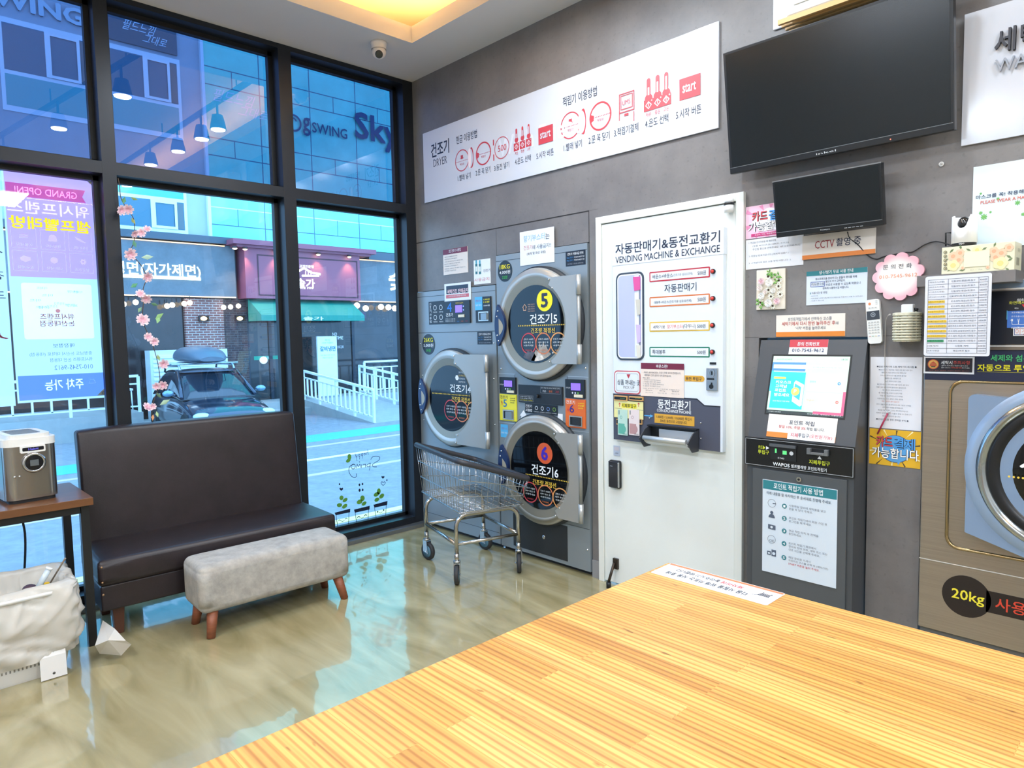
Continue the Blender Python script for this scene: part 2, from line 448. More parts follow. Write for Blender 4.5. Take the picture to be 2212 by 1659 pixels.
# --- ceiling with a lit recess
HX0, HX1, HY0, HY1, LIP = .557, 6.9, -5.0, -.394, .103
b = MB()
for q in ((-.16, HX0, RY, .09), (HX1, RX, RY, .09), (HX0, HX1, RY, HY0), (HX0, HX1, HY1, .09)): b.box(q[0], q[1], q[2], q[3], RZ, RZ + LIP, CEILM)
b.box(-.16, RX, RY, .09, 3.66, 3.74, CEILM)
b.box(-.16, .02, RY, .09, RZ + LIP, 3.66, CEILM)
struct(b.build('ceiling'))
LEDM = glow('ffc873', COVE_E, 'warm_led_strip')
b = MB()
zz = RZ + LIP
b.box(HX0 - .13, HX0 - .10, HY0, HY1, zz, zz + .02, LEDM); b.box(HX1 + .10, HX1 + .13, HY0, HY1, zz, zz + .02, LEDM)
b.box(HX0 - .13, HX1 + .13, HY1 + .10, HY1 + .13, zz, zz + .02, LEDM); b.box(HX0 - .13, HX1 + .13, HY0 - .13, HY0 - .10, zz, zz + .02, LEDM)
tag(b.build('cove_light'), 'warm yellow light strip glowing inside the ceiling recess', 'light')

# --- lamps
TRACKM = M('22242a', .4)
def lamp_face(s): return glow('fff3df', s, 'lamp_face')
def track(name, a, c, label):
    b = MB(); b.bar(a, c, .035, .035, TRACKM)
    for t in (.08, .5, .92):
        p = Vector(a).lerp(Vector(c), t); b.cyl(p, (p.x, p.y, 3.66), .006, TRACKM, 6)
    return tag(b.build(name), label, 'light track', 'black lighting tracks')
track('lighting_track', (.9, -.70, 3.52), (5.2, -.78, 3.52), 'black lighting track hung along the edge of the ceiling recess')
track('lighting_track', (.9, -1.50, 3.52), (4.4, -2.02, 3.52), 'black lighting track hung across the middle of the ceiling recess')
proto = None
for i, (x, y, z) in enumerate(LAMPS_A + LAMPS_B):
    row = 'near the dryer wall' if i < 5 else 'over the shop middle'
    lab = 'black track spotlight with a bright face on the track ' + row
    ang = atan2(-.08, 4.3) if i < 5 else atan2(-.52, 3.5)
    if proto is None:
        proto = thing('track_spotlight', lab, 'light', (x, y, z), 0, None)
        b = MB(); b.lathe([(.0, .12), (.045, .12), (.06, .05), (.068, 0), (.062, 0), (.055, .02)], (0, 0, 0), (0, 0, 1), TRACKM, 20); b.build('lamp_housing', proto, local=True)
        b = MB(); b.disc(Plane((0, 0, .001), (1, 0, 0), (0, -1, 0)), 0, 0, .06, lamp_face(26.0), n=20); b.build('lamp_face', proto, local=True)
        b = MB(); b.cyl((0, 0, .11), (0, 0, .225), .010, TRACKM, 8); b.build('stem', proto, local=True)
        t = proto
    else:
        t = copy_tree(proto); t.location = (x, y, z); t['label'] = lab
    t['group'] = 'track spotlights ' + row
proto = None
for i, (x, y) in enumerate(FILL_PANELS):
    lab = 'long white ceiling light panel over the back of the shop'
    if proto is None:
        proto = t = thing('fill_panel_light', lab, 'light', (x, y, 3.34), 0)
        b = MB(); b.box(-.58, .58, -.17, .17, -.012, 0.09, M('eeeeee', .5)); b.build('frame', t, local=True)
        b = MB(); b.rect(Plane((0, 0, -.014), (1, 0, 0), (0, -1, 0)), -.55, -.14, .55, .14, glow('fff1de', 5.0, 'fill_panel_glow')); b.build('diffuser', t, local=True)
    else: t = copy_tree(proto); t.location = (x, y, 3.34)
    t['group'] = 'ceiling light panels'

# --- window wall
FRAME = M('24272d', .38, .35, name='dark_window_aluminium')
GASK = M('0d0f13', .5)
GLASS_LO = glass_mat('clear_window_glass', (.94, .97, .98), 1.6)
GLASS_UP = glass_mat('tinted_window_glass', (.15, .185, .31), 3.0)
MUL = [(-.085, .0), (-1.040, -.955), (-2.075, -2.006), (-3.115, -3.04), (-4.15, -4.08)]
XF0, XF1 = -.15, 0.0
b = MB()
for y0, y1 in MUL: b.box(XF0, XF1, y0, y1, 0, RZ, FRAME)
for k in range(4):
    for z0, z1 in ((2.372, 2.436), (0, .075), (RZ - .03, RZ)): b.box(XF0, XF1 - .001, MUL[k + 1][1], MUL[k][0], z0, z1, FRAME)
struct(b.build('trim_1'))
b = MB(); b.box(0.0, .062, -4.15, -.005, 0, .028, M('8d8f92', .35, .8)); struct(b.build('trim_2'), 'metal threshold strip under the window')
b = MB(); b.box(XF0, XF1, RY, -4.15, 0, RZ, SIDEM); struct(b.build('wall_front'))
n = 0
for k in range(4):
    y1 = MUL[k][0]; y0 = MUL[k + 1][1]
    for z0, z1, g in ((.075, 2.372, GLASS_LO), (2.436, RZ - .03, GLASS_UP)):
        n += 1
        b = MB()
        fw = .026
        for q in ((y0, y0 + fw, z0, z1), (y1 - fw, y1, z0, z1), (y0, y1, z0, z0 + fw), (y0, y1, z1 - fw, z1)): b.box(-.135, -.095, q[0], q[1], q[2], q[3], GASK)
        o = struct(b.build('window_%d' % n))
        b = MB(); b.add([(-.115, y0 + .01, z0 + .01), (-.115, y1 - .01, z0 + .01), (-.115, y1 - .01, z1 - .01), (-.115, y0 + .01, z1 - .01)], [(0, 1, 2, 3)], g)
        b.build('pane', o)

# --- white flush door
door = struct(thing('door_1', None, None, (2.2, 0, 0)))
DW = M('e6e9e4', .38, name='white_door_paint', noise=(2.2, .03)); DWF = M('e4e6df', .4, name='white_frame_paint')
b = MB()
for q in ((1.753, 1.790, 0, 2.107), (2.612, 2.652, 0, 2.107), (1.790, 2.612, 2.068, 2.107)): b.box(q[0], q[1], -.022, .09, q[2], q[3], DWF)
b.build('door_frame', door, bevel=.002)
b = MB(); b.box(1.7925, 2.6085, -.014, .03, .012, 2.063, DW); b.build('door_leaf', door, bevel=.002)
b = MB()
b.cyl((2.585, -.035, 2.018), (2.585, -.035, 2.052), .022, WHITE, 16); b.cyl((2.585, -.035, 2.052), (2.585, -.035, 2.062), .024, BLACK, 16); b.cyl((2.585, -.035, 2.062), (2.585, -.035, 2.082), .021, WHITE, 16)
b.build('pivot_hinge', door)
# electronic lock
z = ZV(1280, 960, 5.3525); P = wallY(-.014)
u0, v0, u1, v1 = box_uv(P, z(213, 170), z(345, 185), z(345, 512), z(220, 490))
b = MB(); b.slab(P, u0, v0, u1, v1, 0, .028, BLACK); lk = b.build('door_lock', door, bevel=.012, seg=4)
b = MB(); b.slab(P, u0 + .004, v0 + .006, u1 - .012, v1 - .006, .028, .031, M('10141f', .1, coat=1.0)); b.rect(P, u0 + .016, v1 - .035, u0 + .034, v1 - .031, GREY, .0315); b.build('lock_face', lk, bevel=.002)
b = MB(); b.slab(P, u1 - .010, v0 + .01, u1 - .001, v1 - .008, .024, .0345, CHROME); b.build('lock_side_trim', lk, bevel=.003)
u0, v0, u1, v1 = box_uv(P, z(245, 15), z(320, 15), z(320, 130), z(245, 130))
b = MB(); b.slab(P, u0, v0, u1, v1, 0, .003, M('b9c2d2', .3)); b.rect(P, u0 + .006, v0 + .03, u1 - .006, v1 - .006, M('c6bfc6', .4), .0035); b.text(P, 'OPEN', u0 + .012, v0 + .010, u1 - .012, v0 + .018, M('7d8aa0', .5), .0035); b.build('sensor_plate', door)
# kick-down stop
STOPM = M('4a4038', .4, .7)
f0 = onY(*z(250, 1350), -.03); f1 = onY(*z(190, 1600), -.075)
b = MB(); b.slab(wallY(-.014), f0.x - .012, f0.z - .045, f0.x + .022, f0.z + .015, 0, .014, STOPM)
b.cyl((f0.x, -.03, f0.z - .01), (f1.x, -.078, .035), .008, STOPM, 8); b.cyl((f1.x, -.078, .035), (f1.x, -.078, 0.001), .014, BLACK, 12)
b.build('door_stop', door)

# ================================================================== DRYERS
BODY = M('8e979c', .38, .25, name='dryer_grey_steel'); RINGM = M('b4b3ae', .3, .35, name='dryer_door_ring'); RINGIN = M('8b8678', .35, .3)
GLASSD = M('0b0d10', .05, name='dark_door_glass', spec=.35); HANDLE = M('1e2f57', .3); SEAMD = M('3c4246', .6); PLATE = M('a5a49f', .35, .3)
RIV = M('dfe3e6', .2, .9); INKW = M('eef0f2', .5); INKY = M('f0c94a', .5)
def rivets(root, P, pts, h, r=.006, name='rivet'):
    first = None
    for u, v in pts:
        if first is None:
            mb = MB(); mb.ball(P.p(u, v, h), r, RIV, 8); first = o = mb.build(name, root); at = P.p(u, v, h)
        else:
            o = first.copy(); COL.objects.link(o); o.location = P.p(u, v, h) - at
def dryer_door(root, cx, cz, R, g, plate, zh0, zh1, title, num, numcol, numbg, zt, zd, y0=0.0, glassx=0.0):
    """cx,cz ring centre; R outer radius; g glass radius; plate = (x right, z bottom, z top); text rows measured from the photo"""
    P = wallY(y0)
    b = MB()
    b.lathe([(R + .012, 0), (R + .012, .03), (R - .01, .03)], (cx, y0, cz), (0, -1, 0), M('2b3036', .5), 56); b.build('door_gasket', root)
    b = MB()
    b.lathe([(R - .004, .03), (R, .048), (R - .008, .062), (R - .03, .068), (g + .075, .070), (g + .055, .062)], (cx, y0, cz), (0, -1, 0), RINGM, 64)
    b.lathe([(g + .055, .062), (g + .012, .056), (g, .054)], (cx, y0, cz), (0, -1, 0), RINGIN, 64)
    dr = b.build('door_ring', root)
    b = MB(); b.lathe([(g + .004, .0572), (g * .9, .0578), (0.0, .058)], (cx, y0, cz), (0, -1, 0), GLASSD, 48); gl = b.build('door_glass', root)
    # hinge plate
    xr, z0, z1 = plate
    dx = sqrt(max((R - .02) ** 2 - (z1 - cz) ** 2, .01)); n = 12
    pts = [(xr, z0), (xr, z1), (cx + dx * .9, z1)]
    a1 = atan2(z1 - cz, dx * .9); a0 = -atan2(cz - z0, dx * .9)
    pts += [(cx + (g + .03) * cos(a1 + (a0 - a1) * k / n), cz + (g + .03) * sin(a1 + (a0 - a1) * k / n)) for k in range(n + 1)]
    pts += [(cx + dx * .9, z0)]
    b = MB(); b.prism(P, pts[::-1], .058, .070, PLATE); pl = b.build('hinge_plate', root, bevel=.002)
    rivets(pl, P, [(cx + dx * .78, z1 - .012), (cx + dx * .94, z1 - .065), (cx + dx * .94, z0 + .065), (cx + dx * .78, z0 + .012)], .071)
    b = MB()
    for q0, q1 in ((z1 - .115, z1 + .0), (z0, z0 + .115)): b.cyl((xr + .004, y0 - .062, q0), (xr + .004, y0 - .062, q1), .016, M('b9bab8', .3, .5), 14)
    b.cyl((xr + .004, y0 - .062, z0 + .115), (xr + .004, y0 - .062, z1 - .115), .012, M('9c9d9b', .35, .5), 12)
    b.build('hinge', root)
    # lens-shaped handle
    hh = .135 * R / .345; pts = []; xe = cx - sqrt(R * R - hh * hh) + .006; wd = .100 * R / .345
    rt = lambda t: xe + (cx - R + wd - xe) * (1 - t * t)
    for k in range(13): pts.append((rt(-1 + k / 6), cz + hh * (-1 + k / 6)))
    for k in range(1, 12): t = 1 - k / 6; pts.append((cx - sqrt(R * R - (hh * t) ** 2) + .004, cz + hh * t))
    b = MB(); b.prism(P, pts, .066, .084, HANDLE); hd = b.build('door_handle', root, bevel=.003)
    b = MB()
    x0 = cx - R + .045
    q = [(x0 + .040 * (1 - (k / 4 - 1) ** 2), cz - .012 + .055 * (k / 4 - 1)) for k in range(9)]
    b.prism(P, q, .0841, .0846, M('a39d8c', .4)); b.build('finger_opening', hd)
    rivets(hd, P, [(x0 - .006, cz + hh * .68), (x0 - .016, cz + hh * .42), (x0 - .016, cz - hh * .48), (x0 - .004, cz - hh * .74)], .085)
    return gl, P.lift(.0595)
SMALLTXT = ['건조기 내부를 확인', '세탁물을 넣고 문을', '꼭 닫아 주세요']
def warn_rings(b, P, ctrs, r, h=.0):
    for k, (u, v) in enumerate(ctrs):
        col = (M('c4434b', .5), M('cf7a52', .5), M('d79a5e', .5))[k]
        b.ring(P, u, v, r, .008, col, h, 30)
        for q, t in enumerate(('건조기 사용전', '내부 확인 후', '사용하세요')): b.text(P, t, u - r * .68, v + r * (.32 - .3 * q), u + r * .68, v + r * (.5 - .3 * q), INKW, h)
        b.text(P, 'WARNING', u - r * .45, v - r * .74, u + r * .45, v - r * .58, col, h)
def dotted(b, P, u0, u1, v, m, h=0.0, n=28):
    for k in range(n):
        a = u0 + (u1 - u0) * k / (n - 1); b.disc(P, a, v, (u1 - u0) / n * .30, m, h, 8)

# ---- dryer 4 (single drum, left)
d4 = thing('tumble_dryer', 'grey single-drum dryer numbered 4 in the corner beside the window', 'dryer', (.445, 0, 0))
P = wallY(-.012)
b = MB(); b.box(.008, .886, -.012, .62, .03, 1.786, BODY)
b.rect(P, .008, 1.748, .886, 1.751, SEAMD, .0006); b.rect(P, .008, 1.479, .886, 1.483, SEAMD, .0006); b.rect(P, .02, .105, .88, .108, SEAMD, .0006)
b.build('cabinet', d4)
rivets(d4, P, [(.05, 1.16), (.05, .82), (.05, .55), (.855, 1.16), (.855, .85), (.855, .55), (.86, 1.40), (.03, 1.40)], .0)
b = MB(); b.box(.012, .88, .02, .5, 0, .03, M('2c2e31', .6)); b.build('plinth', d4)
z = ZV(880, 740, 5.267); z1 = ZV(880, 440, 5.267)
gl, G = dryer_door(d4, .440, 1.010, .345, .232, (.845, .690, 1.325), 0, 0, '건조기4', None, None, None, 0, 0, -.012)
b = MB()
b.ptext(G, '건조기4', z(485, 520), z(722, 530), 95 / 5.267, INKW, 0, .015)
u, v = G.uv(*z(620, 600)); dotted(b, G, .245, .665, v, INKY)
b.ptext(G, '건조량 적정선', z(505, 645), z(713, 655), 62 / 5.267, INKY, 0, .008)
cc = [G.uv(*z(495, 770)), G.uv(*z(618, 782)), G.uv(*z(750, 797))]; vm = sum(c[1] for c in cc) / 3
warn_rings(b, G, [(c[0], vm) for c in cc], .072)
u, v = G.uv(*z(565, 400)); b.disc(G, u, v, .02, INKW, 0, 6); u, v = G.uv(*z(615, 400))
for k in range(4): b.text(G, '건조량 적정선 안내', u - .03, v + .03 - k * .022, u + .04, v + .043 - k * .022, INKW if k != 1 else INKY, 0)
b.cuts = b.cuts[:3]; b.build_each('lettering', gl)
def slab_px(mb, P, z, tl, tr, br, bl, h0, h1, m):
    u0, v0, u1, v1 = box_uv(P, z(*tl), z(*tr), z(*br), z(*bl)); mb.slab(P, u0, v0, u1, v1, h0, h1, m); return u0, v0, u1, v1
def oval_badge(root, P, z, c, rx_px, ry_px, lines):
    u, v = P.uv(*z(*c)); u2, _ = P.uv(*z(c[0] + rx_px, c[1])); _, v2 = P.uv(*z(c[0], c[1] - ry_px)); r = (v2 - v)
    b = MB(); b.prism(P, [(u + r * cos(2 * pi * k / 36), v + r * sin(2 * pi * k / 36)) for k in range(36)], 0, .002, M('20262c', .35))
    for t, dv, hv, wv, m in lines: b.text(P, t, u - r * wv, v + r * (dv - hv / 2), u + r * wv, v + r * (dv + hv / 2), m, .0026, .01)
    return b.build('capacity_badge', root)
oval_badge(d4, P, z1, (243, 1600), 72, 118, [('26KG', .42, .42, .72, YEL), ('5,000원', -.10, .36, .78, INKW), ('30분', -.58, .30, .38, M('3fae49', .5))])
def fee_sticker(root, P, z, q):
    b = MB(); u0, v0, u1, v1 = slab_px(b, P, z, *q, 0, .0015, M('1d222c', .4)); w = u1 - u0; h = v1 - v0; PP = P.lift(.002)
    b.text(PP, '건조기 이용요금 안내', u0 + w * .1, v0 + h * .72, u1 - w * .1, v0 + h * .9, INKW, 0, .01)
    for k, t in enumerate(('26kg 건조기', '18kg 건조기')):
        vv = v0 + h * (.5 - k * .19)
        b.text(PP, t, u0 + w * .06, vv, u0 + w * .4, vv + h * .12, M('3f8fd0', .5)); b.text(PP, '기본 30분 4,000원 추가 5분', u0 + w * .44, vv, u1 - w * .05, vv + h * .12, INKW)
    b.text(PP, '동전 투입 후 온도를 선택하세요', u0 + w * .1, v0 + h * .08, u1 - w * .1, v0 + h * .18, M('9aa0aa', .5))
    b.build('fee_sticker', root)
fee_sticker(d4, P, z1, ((797, 1458), (965, 1455), (968, 1598), (800, 1603)))
# control row
b = MB(); u0, v0, u1, v1 = slab_px(b, P, z1, (243, 1115), (418, 1105), (424, 1370), (250, 1375), 0, .002, M('22262e', .4)); PP = P.lift(.0026); w = u1 - u0; h = v1 - v0
for k, t in enumerate('건조기사용법'): b.text(PP, t, u0 + w * .06, v1 - h * (.18 + .15 * k), u0 + w * .18, v1 - h * (.06 + .15 * k), INKW)
for (a, c) in ((.42, .72), (.8, .72), (.42, .3), (.8, .3)): b.ring(PP, u0 + w * a, v0 + h * c, h * .10, h * .025, INKW, 0, 20); b.text(PP, '이용방법', u0 + w * (a - .13), v0 + h * (c - .22), u0 + w * (a + .13), v0 + h * (c - .16), INKW)
b.build('usage_sticker', d4)
b = MB(); u0, v0, u1, v1 = slab_px(b, P, z1, (430, 1110), (722, 1100), (727, 1355), (434, 1368), 0, .012, M('22262e', .4)); PP = P.lift(.0125); w = u1 - u0; h = v1 - v0
cp = b.build('control_panel', d4, bevel=.002)
b = MB()
b.text(PP, '4', u0 + w * .13, v0 + h * .52, u0 + w * .32, v0 + h * .94, M('2f7fd6', .5), 0, .01); b.text(PP, '건조기', u0 + w * .08, v0 + h * .31, u0 + w * .36, v0 + h * .48, INKW, 0, .01)
b.text(PP, '동전투입금액', u0 + w * .47, v0 + h * .86, u0 + w * .76, v0 + h * .93, INKY)
for k in range(3): b.text(PP, '세탁물을 넣고 온도를 선택', u0 + w * .05, v0 + h * (.2 - k * .06), u0 + w * .44, v0 + h * (.235 - k * .06), INKW); b.text(PP, '저온', u0 + w * (.5 + .16 * k), v0 + h * .06, u0 + w * (.6 + .16 * k), v0 + h * .11, (M('3f8fd0', .5), ORANGE, RED)[k])
b.build('lettering', cp)
SCR = M('7a5ee0', .3, name='violet_display', emit=1.1, ecol='7a5ae6')
b = MB(); b.slab(PP, u0 + w * .46, v0 + h * .48, u0 + w * .72, v0 + h * .80, 0, .002, SCR); b.build('display', cp)
for a, c in ((.77, .74), (.77, .58)): b = MB(); b.disc(PP, u0 + w * a, v0 + h * c, .006, M('8aa8ff', .4, emit=.6), .001, 12); b.build('button', cp)
b = MB(); b.slab(PP, u0 + w * .58, v0 + h * .26, u0 + w * .80, v0 + h * .38, 0, .006, M('e6dfc4', .4)); b.build('start_button', cp)
def coin_unit(root, P, z, q, colr, lines, dark=False):
    b = MB(); u0, v0, u1, v1 = slab_px(b, P, z, *q, 0, .010, colr); w = u1 - u0; h = v1 - v0; PP = P.lift(.0105)
    c = b.build('coin_box', root, bevel=.002)
    b = MB()
    for t, a0, c0, a1, c1, m in lines: b.text(PP, t, u0 + w * a0, v0 + h * c0, u0 + w * a1, v0 + h * c1, m, 0, .008)
    b.build('lettering', c)
    b = MB(); a0, a1, c0, c1 = u0 + w * .2, u0 + w * .86, v0 + h * .05, v0 + h * .42
    b.frame(PP, a0, c0, a1, c1, .008, M('c9c8c2', .3, .6), .002); b.rect(PP, a0, c0, a1, c1, M('18191b', .5), .0005)
    b.slab(PP, a0 + w * .22, c0 + h * .05, a1 - .010, c1 - .012, 0, .012, M('2e3033', .35) if dark else M('8f999e', .3, .5)); b.build('coin_slot', c)
    return c
coin_unit(d4, P, z1, ((783, 1065), (955, 1052), (965, 1345), (792, 1355)), M('22262e', .4), [('1,000원', .55, .85, .95, .92, YEL), ('10분', .55, .75, .95, .82, YEL), ('500원', .55, .62, .95, .68, INKW)])
b = MB(); u0, v0, u1, v1 = slab_px(b, P, z1, (783, 1065), (868, 1060), (868, 1210), (785, 1215), .011, .013, M('58b6ea', .4)); b.text(P, '건조기 4', u0 + .01, v1 - .035, u1 - .008, v1 - .018, M('b04a8c', .5), .0135); b.text(P, '동전 투입', u0 + .01, v1 - .062, u1 - .008, v1 - .05, INKW, .0135); b.build('blue_sticker', d4)

# ---- stacked dryer 5 / 6
d5 = thing('stacked_dryer', 'tall grey stacked dryer with two drums numbered 5 above 6', 'dryer', (1.29, 0, 0))
b = MB(); b.box(.899, 1.682, -.012, .62, .028, 1.975, BODY)
b.rect(P, .899, 1.936, 1.682, 1.939, SEAMD, .0006); b.rect(P, .899, 1.196, 1.06, 1.199, M('c3c9cc', .3, .6), .0006); b.rect(P, 1.52, 1.196, 1.682, 1.199, M('c3c9cc', .3, .6), .0006)
b.rect(P, .899, .868, 1.06, .874, M('c3c9cc', .3, .6), .0006); b.rect(P, 1.515, .868, 1.682, .874, M('c3c9cc', .3, .6), .0006)
b.rect(P, 1.058, .874, 1.061, 1.196, SEAMD, .0006); b.rect(P, 1.515, .874, 1.518, 1.196, SEAMD, .0006); b.rect(P, .90, .285, 1.68, .288, SEAMD, .0006)
b.build('cabinet', d5)
rivets(d5, P, [(.94, .36), (.94, .68), (1.66, .16), (1.1, .30), (1.4, .30)], .0, .007)
rivets(d5, P, [(.93, 1.23), (1.66, 1.25)], .0, .009, 'lock')
b = MB(); b.slab(P, 1.02, .052, 1.50, .272, 0, .003, M('2a2b2c', .45)); lint = b.build('lint_drawer', d5); b = MB(); b.ball((1.30, -.016, .165), .014, CHROME, 12, sy=.4); b.build('lock', lint)
b = MB(); b.box(.90, 1.68, .02, .5, 0, .028, M('2c2e31', .6)); b.build('plinth', d5)
def big_letters(gl, G, z, num, cn, bgc, cy_off, q):
    b = MB()
    u, v = G.uv(*z(*q['num'])); b.disc(G, u, v, .066, bgc, 0, 36); b.text(G, num, u - .030, v - .044, u + .030, v + .044, cn, .0006, .03)
    b.ptext(G, '건조기' + num, z(*q['t0']), z(*q['t1']), q['th'] / q.get('sc', 5.267), INKW, 0, .018)
    _, v = G.uv(*z(*q['dot'])); dotted(b, G, G.uv(*z(*q['d0']))[0], G.uv(*z(*q['d1']))[0], v, INKY)
    b.ptext(G, '건조량 적정선', z(*q['s0']), z(*q['s1']), q['sh'] / q.get('sc', 5.267), INKY, 0, .008)
    cc = [G.uv(*z(*c)) for c in q['rings']]; vm = sum(c[1] for c in cc) / 3
    warn_rings(b, G, [(c[0], vm) for c in cc], .063)
    if 'house' in q:
        u, v = G.uv(*z(*q['house'])); b.line(G, [(u - .018, v), (u, v + .018), (u + .018, v), (u + .012, v), (u + .012, v - .018), (u - .012, v - .018), (u - .012, v)], .004, M('d0a890', .5))
        for k in range(4): b.text(G, '세탁물은 적정선까지', u + .028, v + .012 - k * .014, u + .088, v + .020 - k * .014, M('d0a890', .5))
    b.cuts = b.cuts[:3]; b.build_each('lettering', gl)
gl, G = dryer_door(d5, 1.305, 1.516, .345, .236, (1.662, 1.275, 1.792), 0, 0, '', '5', 0, 0, 0, 0, -.012)
big_letters(gl, G, z1, '5', M('2a3550', .5), M('efe51e', .5), 0, dict(num=(1560, 1100), t0=(1395, 1310), t1=(1705, 1310), th=120, dot=(1555, 1382), d0=(1268, 1390), d1=(1850, 1370), s0=(1408, 1445), s1=(1680, 1440), sh=62, rings=[(1380, 1590), (1548, 1590), (1720, 1590)], house=(1335, 1180)))
z3 = ZV(880, 940, 5.027)
gl, G = dryer_door(d5, 1.312, .605, .345, .242, (1.662, .335, .862), 0, 0, '', '6', 0, 0, 0, 0, -.012)
big_letters(gl, G, z3, '6', M('3a22b0', .5), M('d4592c', .5), 0, dict(num=(1490, 198), t0=(1350, 375), t1=(1640, 405), th=115, dot=(1570, 475), d0=(1290, 440), d1=(1765, 515), s0=(1362, 505), s1=(1615, 548), sh=60, sc=5.027, rings=[(1335, 620), (1500, 655), (1665, 690)]))
# laundry seen behind the upper glass
random.seed(3)
for col, x0, x1, zt in (('9b958e', 1.27, 1.44, .115), ('565a66', 1.20, 1.33, .075), ('cfc9c2', 1.30, 1.38, .06)):
    b = MB(); n = 16; pts = []
    for k in range(n + 1): x = x0 + (x1 - x0) * k / n; pts.append((x, 1.516 - sqrt(max(.228 ** 2 - (x - 1.305) ** 2, 0))))
    top = [(x, v + zt * max(.02, sin(pi * k / n)) * random.uniform(.6, 1.05)) for k, (x, v) in enumerate(pts)]
    b.prism(wallY(-.0705), pts + top[::-1], 0, .0015 if col != 'cfc9c2' else .0025, M(col, .8, noise=(24, .55)))
    b.build('laundry', gl)
oval_badge(d5, P, z1, (1112, 768), 80, 120, [('18KG', .42, .42, .70, YEL), ('4,000원', -.10, .36, .76, INKW), ('32분', -.58, .30, .38, M('3fae49', .5))])
fee_sticker(d5, P, z1, ((1800, 552), (2028, 515), (2028, 692), (1806, 713)))
# middle controls
def mini_panel(q, txt):
    b = MB(); u0, v0, u1, v1 = slab_px(b, P, z, *q, 0, .012, M('1f2227', .4)); w = u1 - u0; h = v1 - v0; PP = P.lift(.0125); c = b.build('control_panel', d5, bevel=.002)
    b = MB(); b.slab(PP, u0 + w * .32, v0 + h * .42, u0 + w * .80, v0 + h * .80, 0, .002, SCR); b.build('display', c)
    b = MB(); b.text(PP, '동전투입금액', u0 + w * .05, v0 + h * .5, u0 + w * .28, v0 + h * .58, INKW); b.build('lettering', c)
    for k in range(3): b = MB(); b.disc(PP, u0 + w * (.4 + .14 * k), v0 + h * .28, .006, M(('cfd6e8', 'cfd6e8', '5ea84a')[k], .4), .001, 12); b.build('button', c)
    b = MB(); b.slab(PP, u0 + w * .5, v0 + h * .05, u0 + w * .92, v0 + h * .2, 0, .006, M('e6dfc4', .4)); b.build('start_button', c)
mini_panel(((1060, 392), (1243, 395), (1246, 582), (1062, 572)), '5')
mini_panel(((1808, 415), (2028, 422), (2030, 635), (1810, 625)), '6')
BLUEN = M('2a4f9e', .5); VIO = M('3d2a86', .5)
coin_unit(d5, P, z, ((1060, 582), (1248, 592), (1252, 897), (1064, 883)), M('e5dc3a', .45), [('건조기', .06, .82, .5, .95, M('2a3a3a', .5)), ('5', .24, .52, .46, .80, M('1f6fb0', .5)), ('↑', .10, .55, .20, .76, RED), ('4,000원', .66, .84, .96, .89, INK), ('32분', .66, .76, .96, .81, INK), ('500원', .66, .68, .9, .72, INK)])
coin_unit(d5, P, z, ((1808, 635), (2035, 650), (2035, 978), (1812, 960)), M('dd6a2a', .45), [('건조기', .06, .82, .5, .95, INKW), ('6', .22, .52, .46, .80, VIO), ('↓', .10, .55, .20, .76, RED), ('4,000원', .66, .84, .96, .89, YEL), ('32분', .66, .76, .96, .81, YEL), ('500원', .66, .68, .9, .72, YEL)], True)
b = MB(); u0, v0, u1, v1 = slab_px(b, P, z, (1272, 480), (1775, 500), (1778, 712), (1276, 680), 0, .010, M('25272b', .4)); w = u1 - u0; h = v1 - v0; PP = P.lift(.0105)
kp = b.build('key_panel', d5, bevel=.002)
b = MB(); b.frame(PP, u0 + w * .52, v0 + h * .6, u0 + w * .96, v0 + h * .95, .0015, GREY); b.frame(PP, u0 + w * .03, v0 + h * .08, u0 + w * .36, v0 + h * .42, .0015, GREY)
b.text(PP, '동전 투입 후 원하는 온도를 선택', u0 + w * .54, v0 + h * .86, u0 + w * .94, v0 + h * .92, INKW)
for k in range(3): b.text(PP, '저온중온고온'[2 * k:2 * k + 2], u0 + w * (.57 + .14 * k), v0 + h * .66, u0 + w * (.65 + .14 * k), v0 + h * .78, (INKW, ORANGE, RED)[k]); b.text(PP, ('세탁물 투입 후 문을 닫고', '원하는 온도를 선택한 뒤', '시작 버튼을 누르세요')[k], u0 + w * .05, v0 + h * (.31 - .1 * k), u0 + w * .34, v0 + h * (.37 - .1 * k), INKW if k < 2 else YEL)
b.build('lettering', kp)
b = MB(); b.cyl(PP.p(u0 + w * .46, v0 + h * .42, 0), PP.p(u0 + w * .46, v0 + h * .42, .02), .012, M('3a3d42', .3, .6), 16); b.build('keyhole', kp)
b = MB(); u0, v0, u1, v1 = slab_px(b, P, z, (1340, 690), (1712, 715), (1714, 832), (1344, 795), 0, .002, M('1f2227', .4)); w = u1 - u0; h = v1 - v0; PP = P.lift(.0026)
b.text(PP, '건조기', u0 + w * .02, v0 + h * .55, u0 + w * .22, v0 + h * .88, INKW, 0, .012); b.text(PP, '사용법', u0 + w * .02, v0 + h * .12, u0 + w * .22, v0 + h * .45, INKW, 0, .012)
for k in range(4): b.ring(PP, u0 + w * (.36 + .18 * k), v0 + h * .58, h * .18, h * .05, (INKW, INKW, M('7aa0e0', .5), M('86b04a', .5))[k], 0, 18); b.text(PP, ('1.빨래넣기', '2.문꼭닫기', '3.동전투입', '4.시작버튼')[k], u0 + w * (.28 + .18 * k), v0 + h * .14, u0 + w * (.43 + .18 * k), v0 + h * .24, INKW)
b.build('usage_sticker', d5)
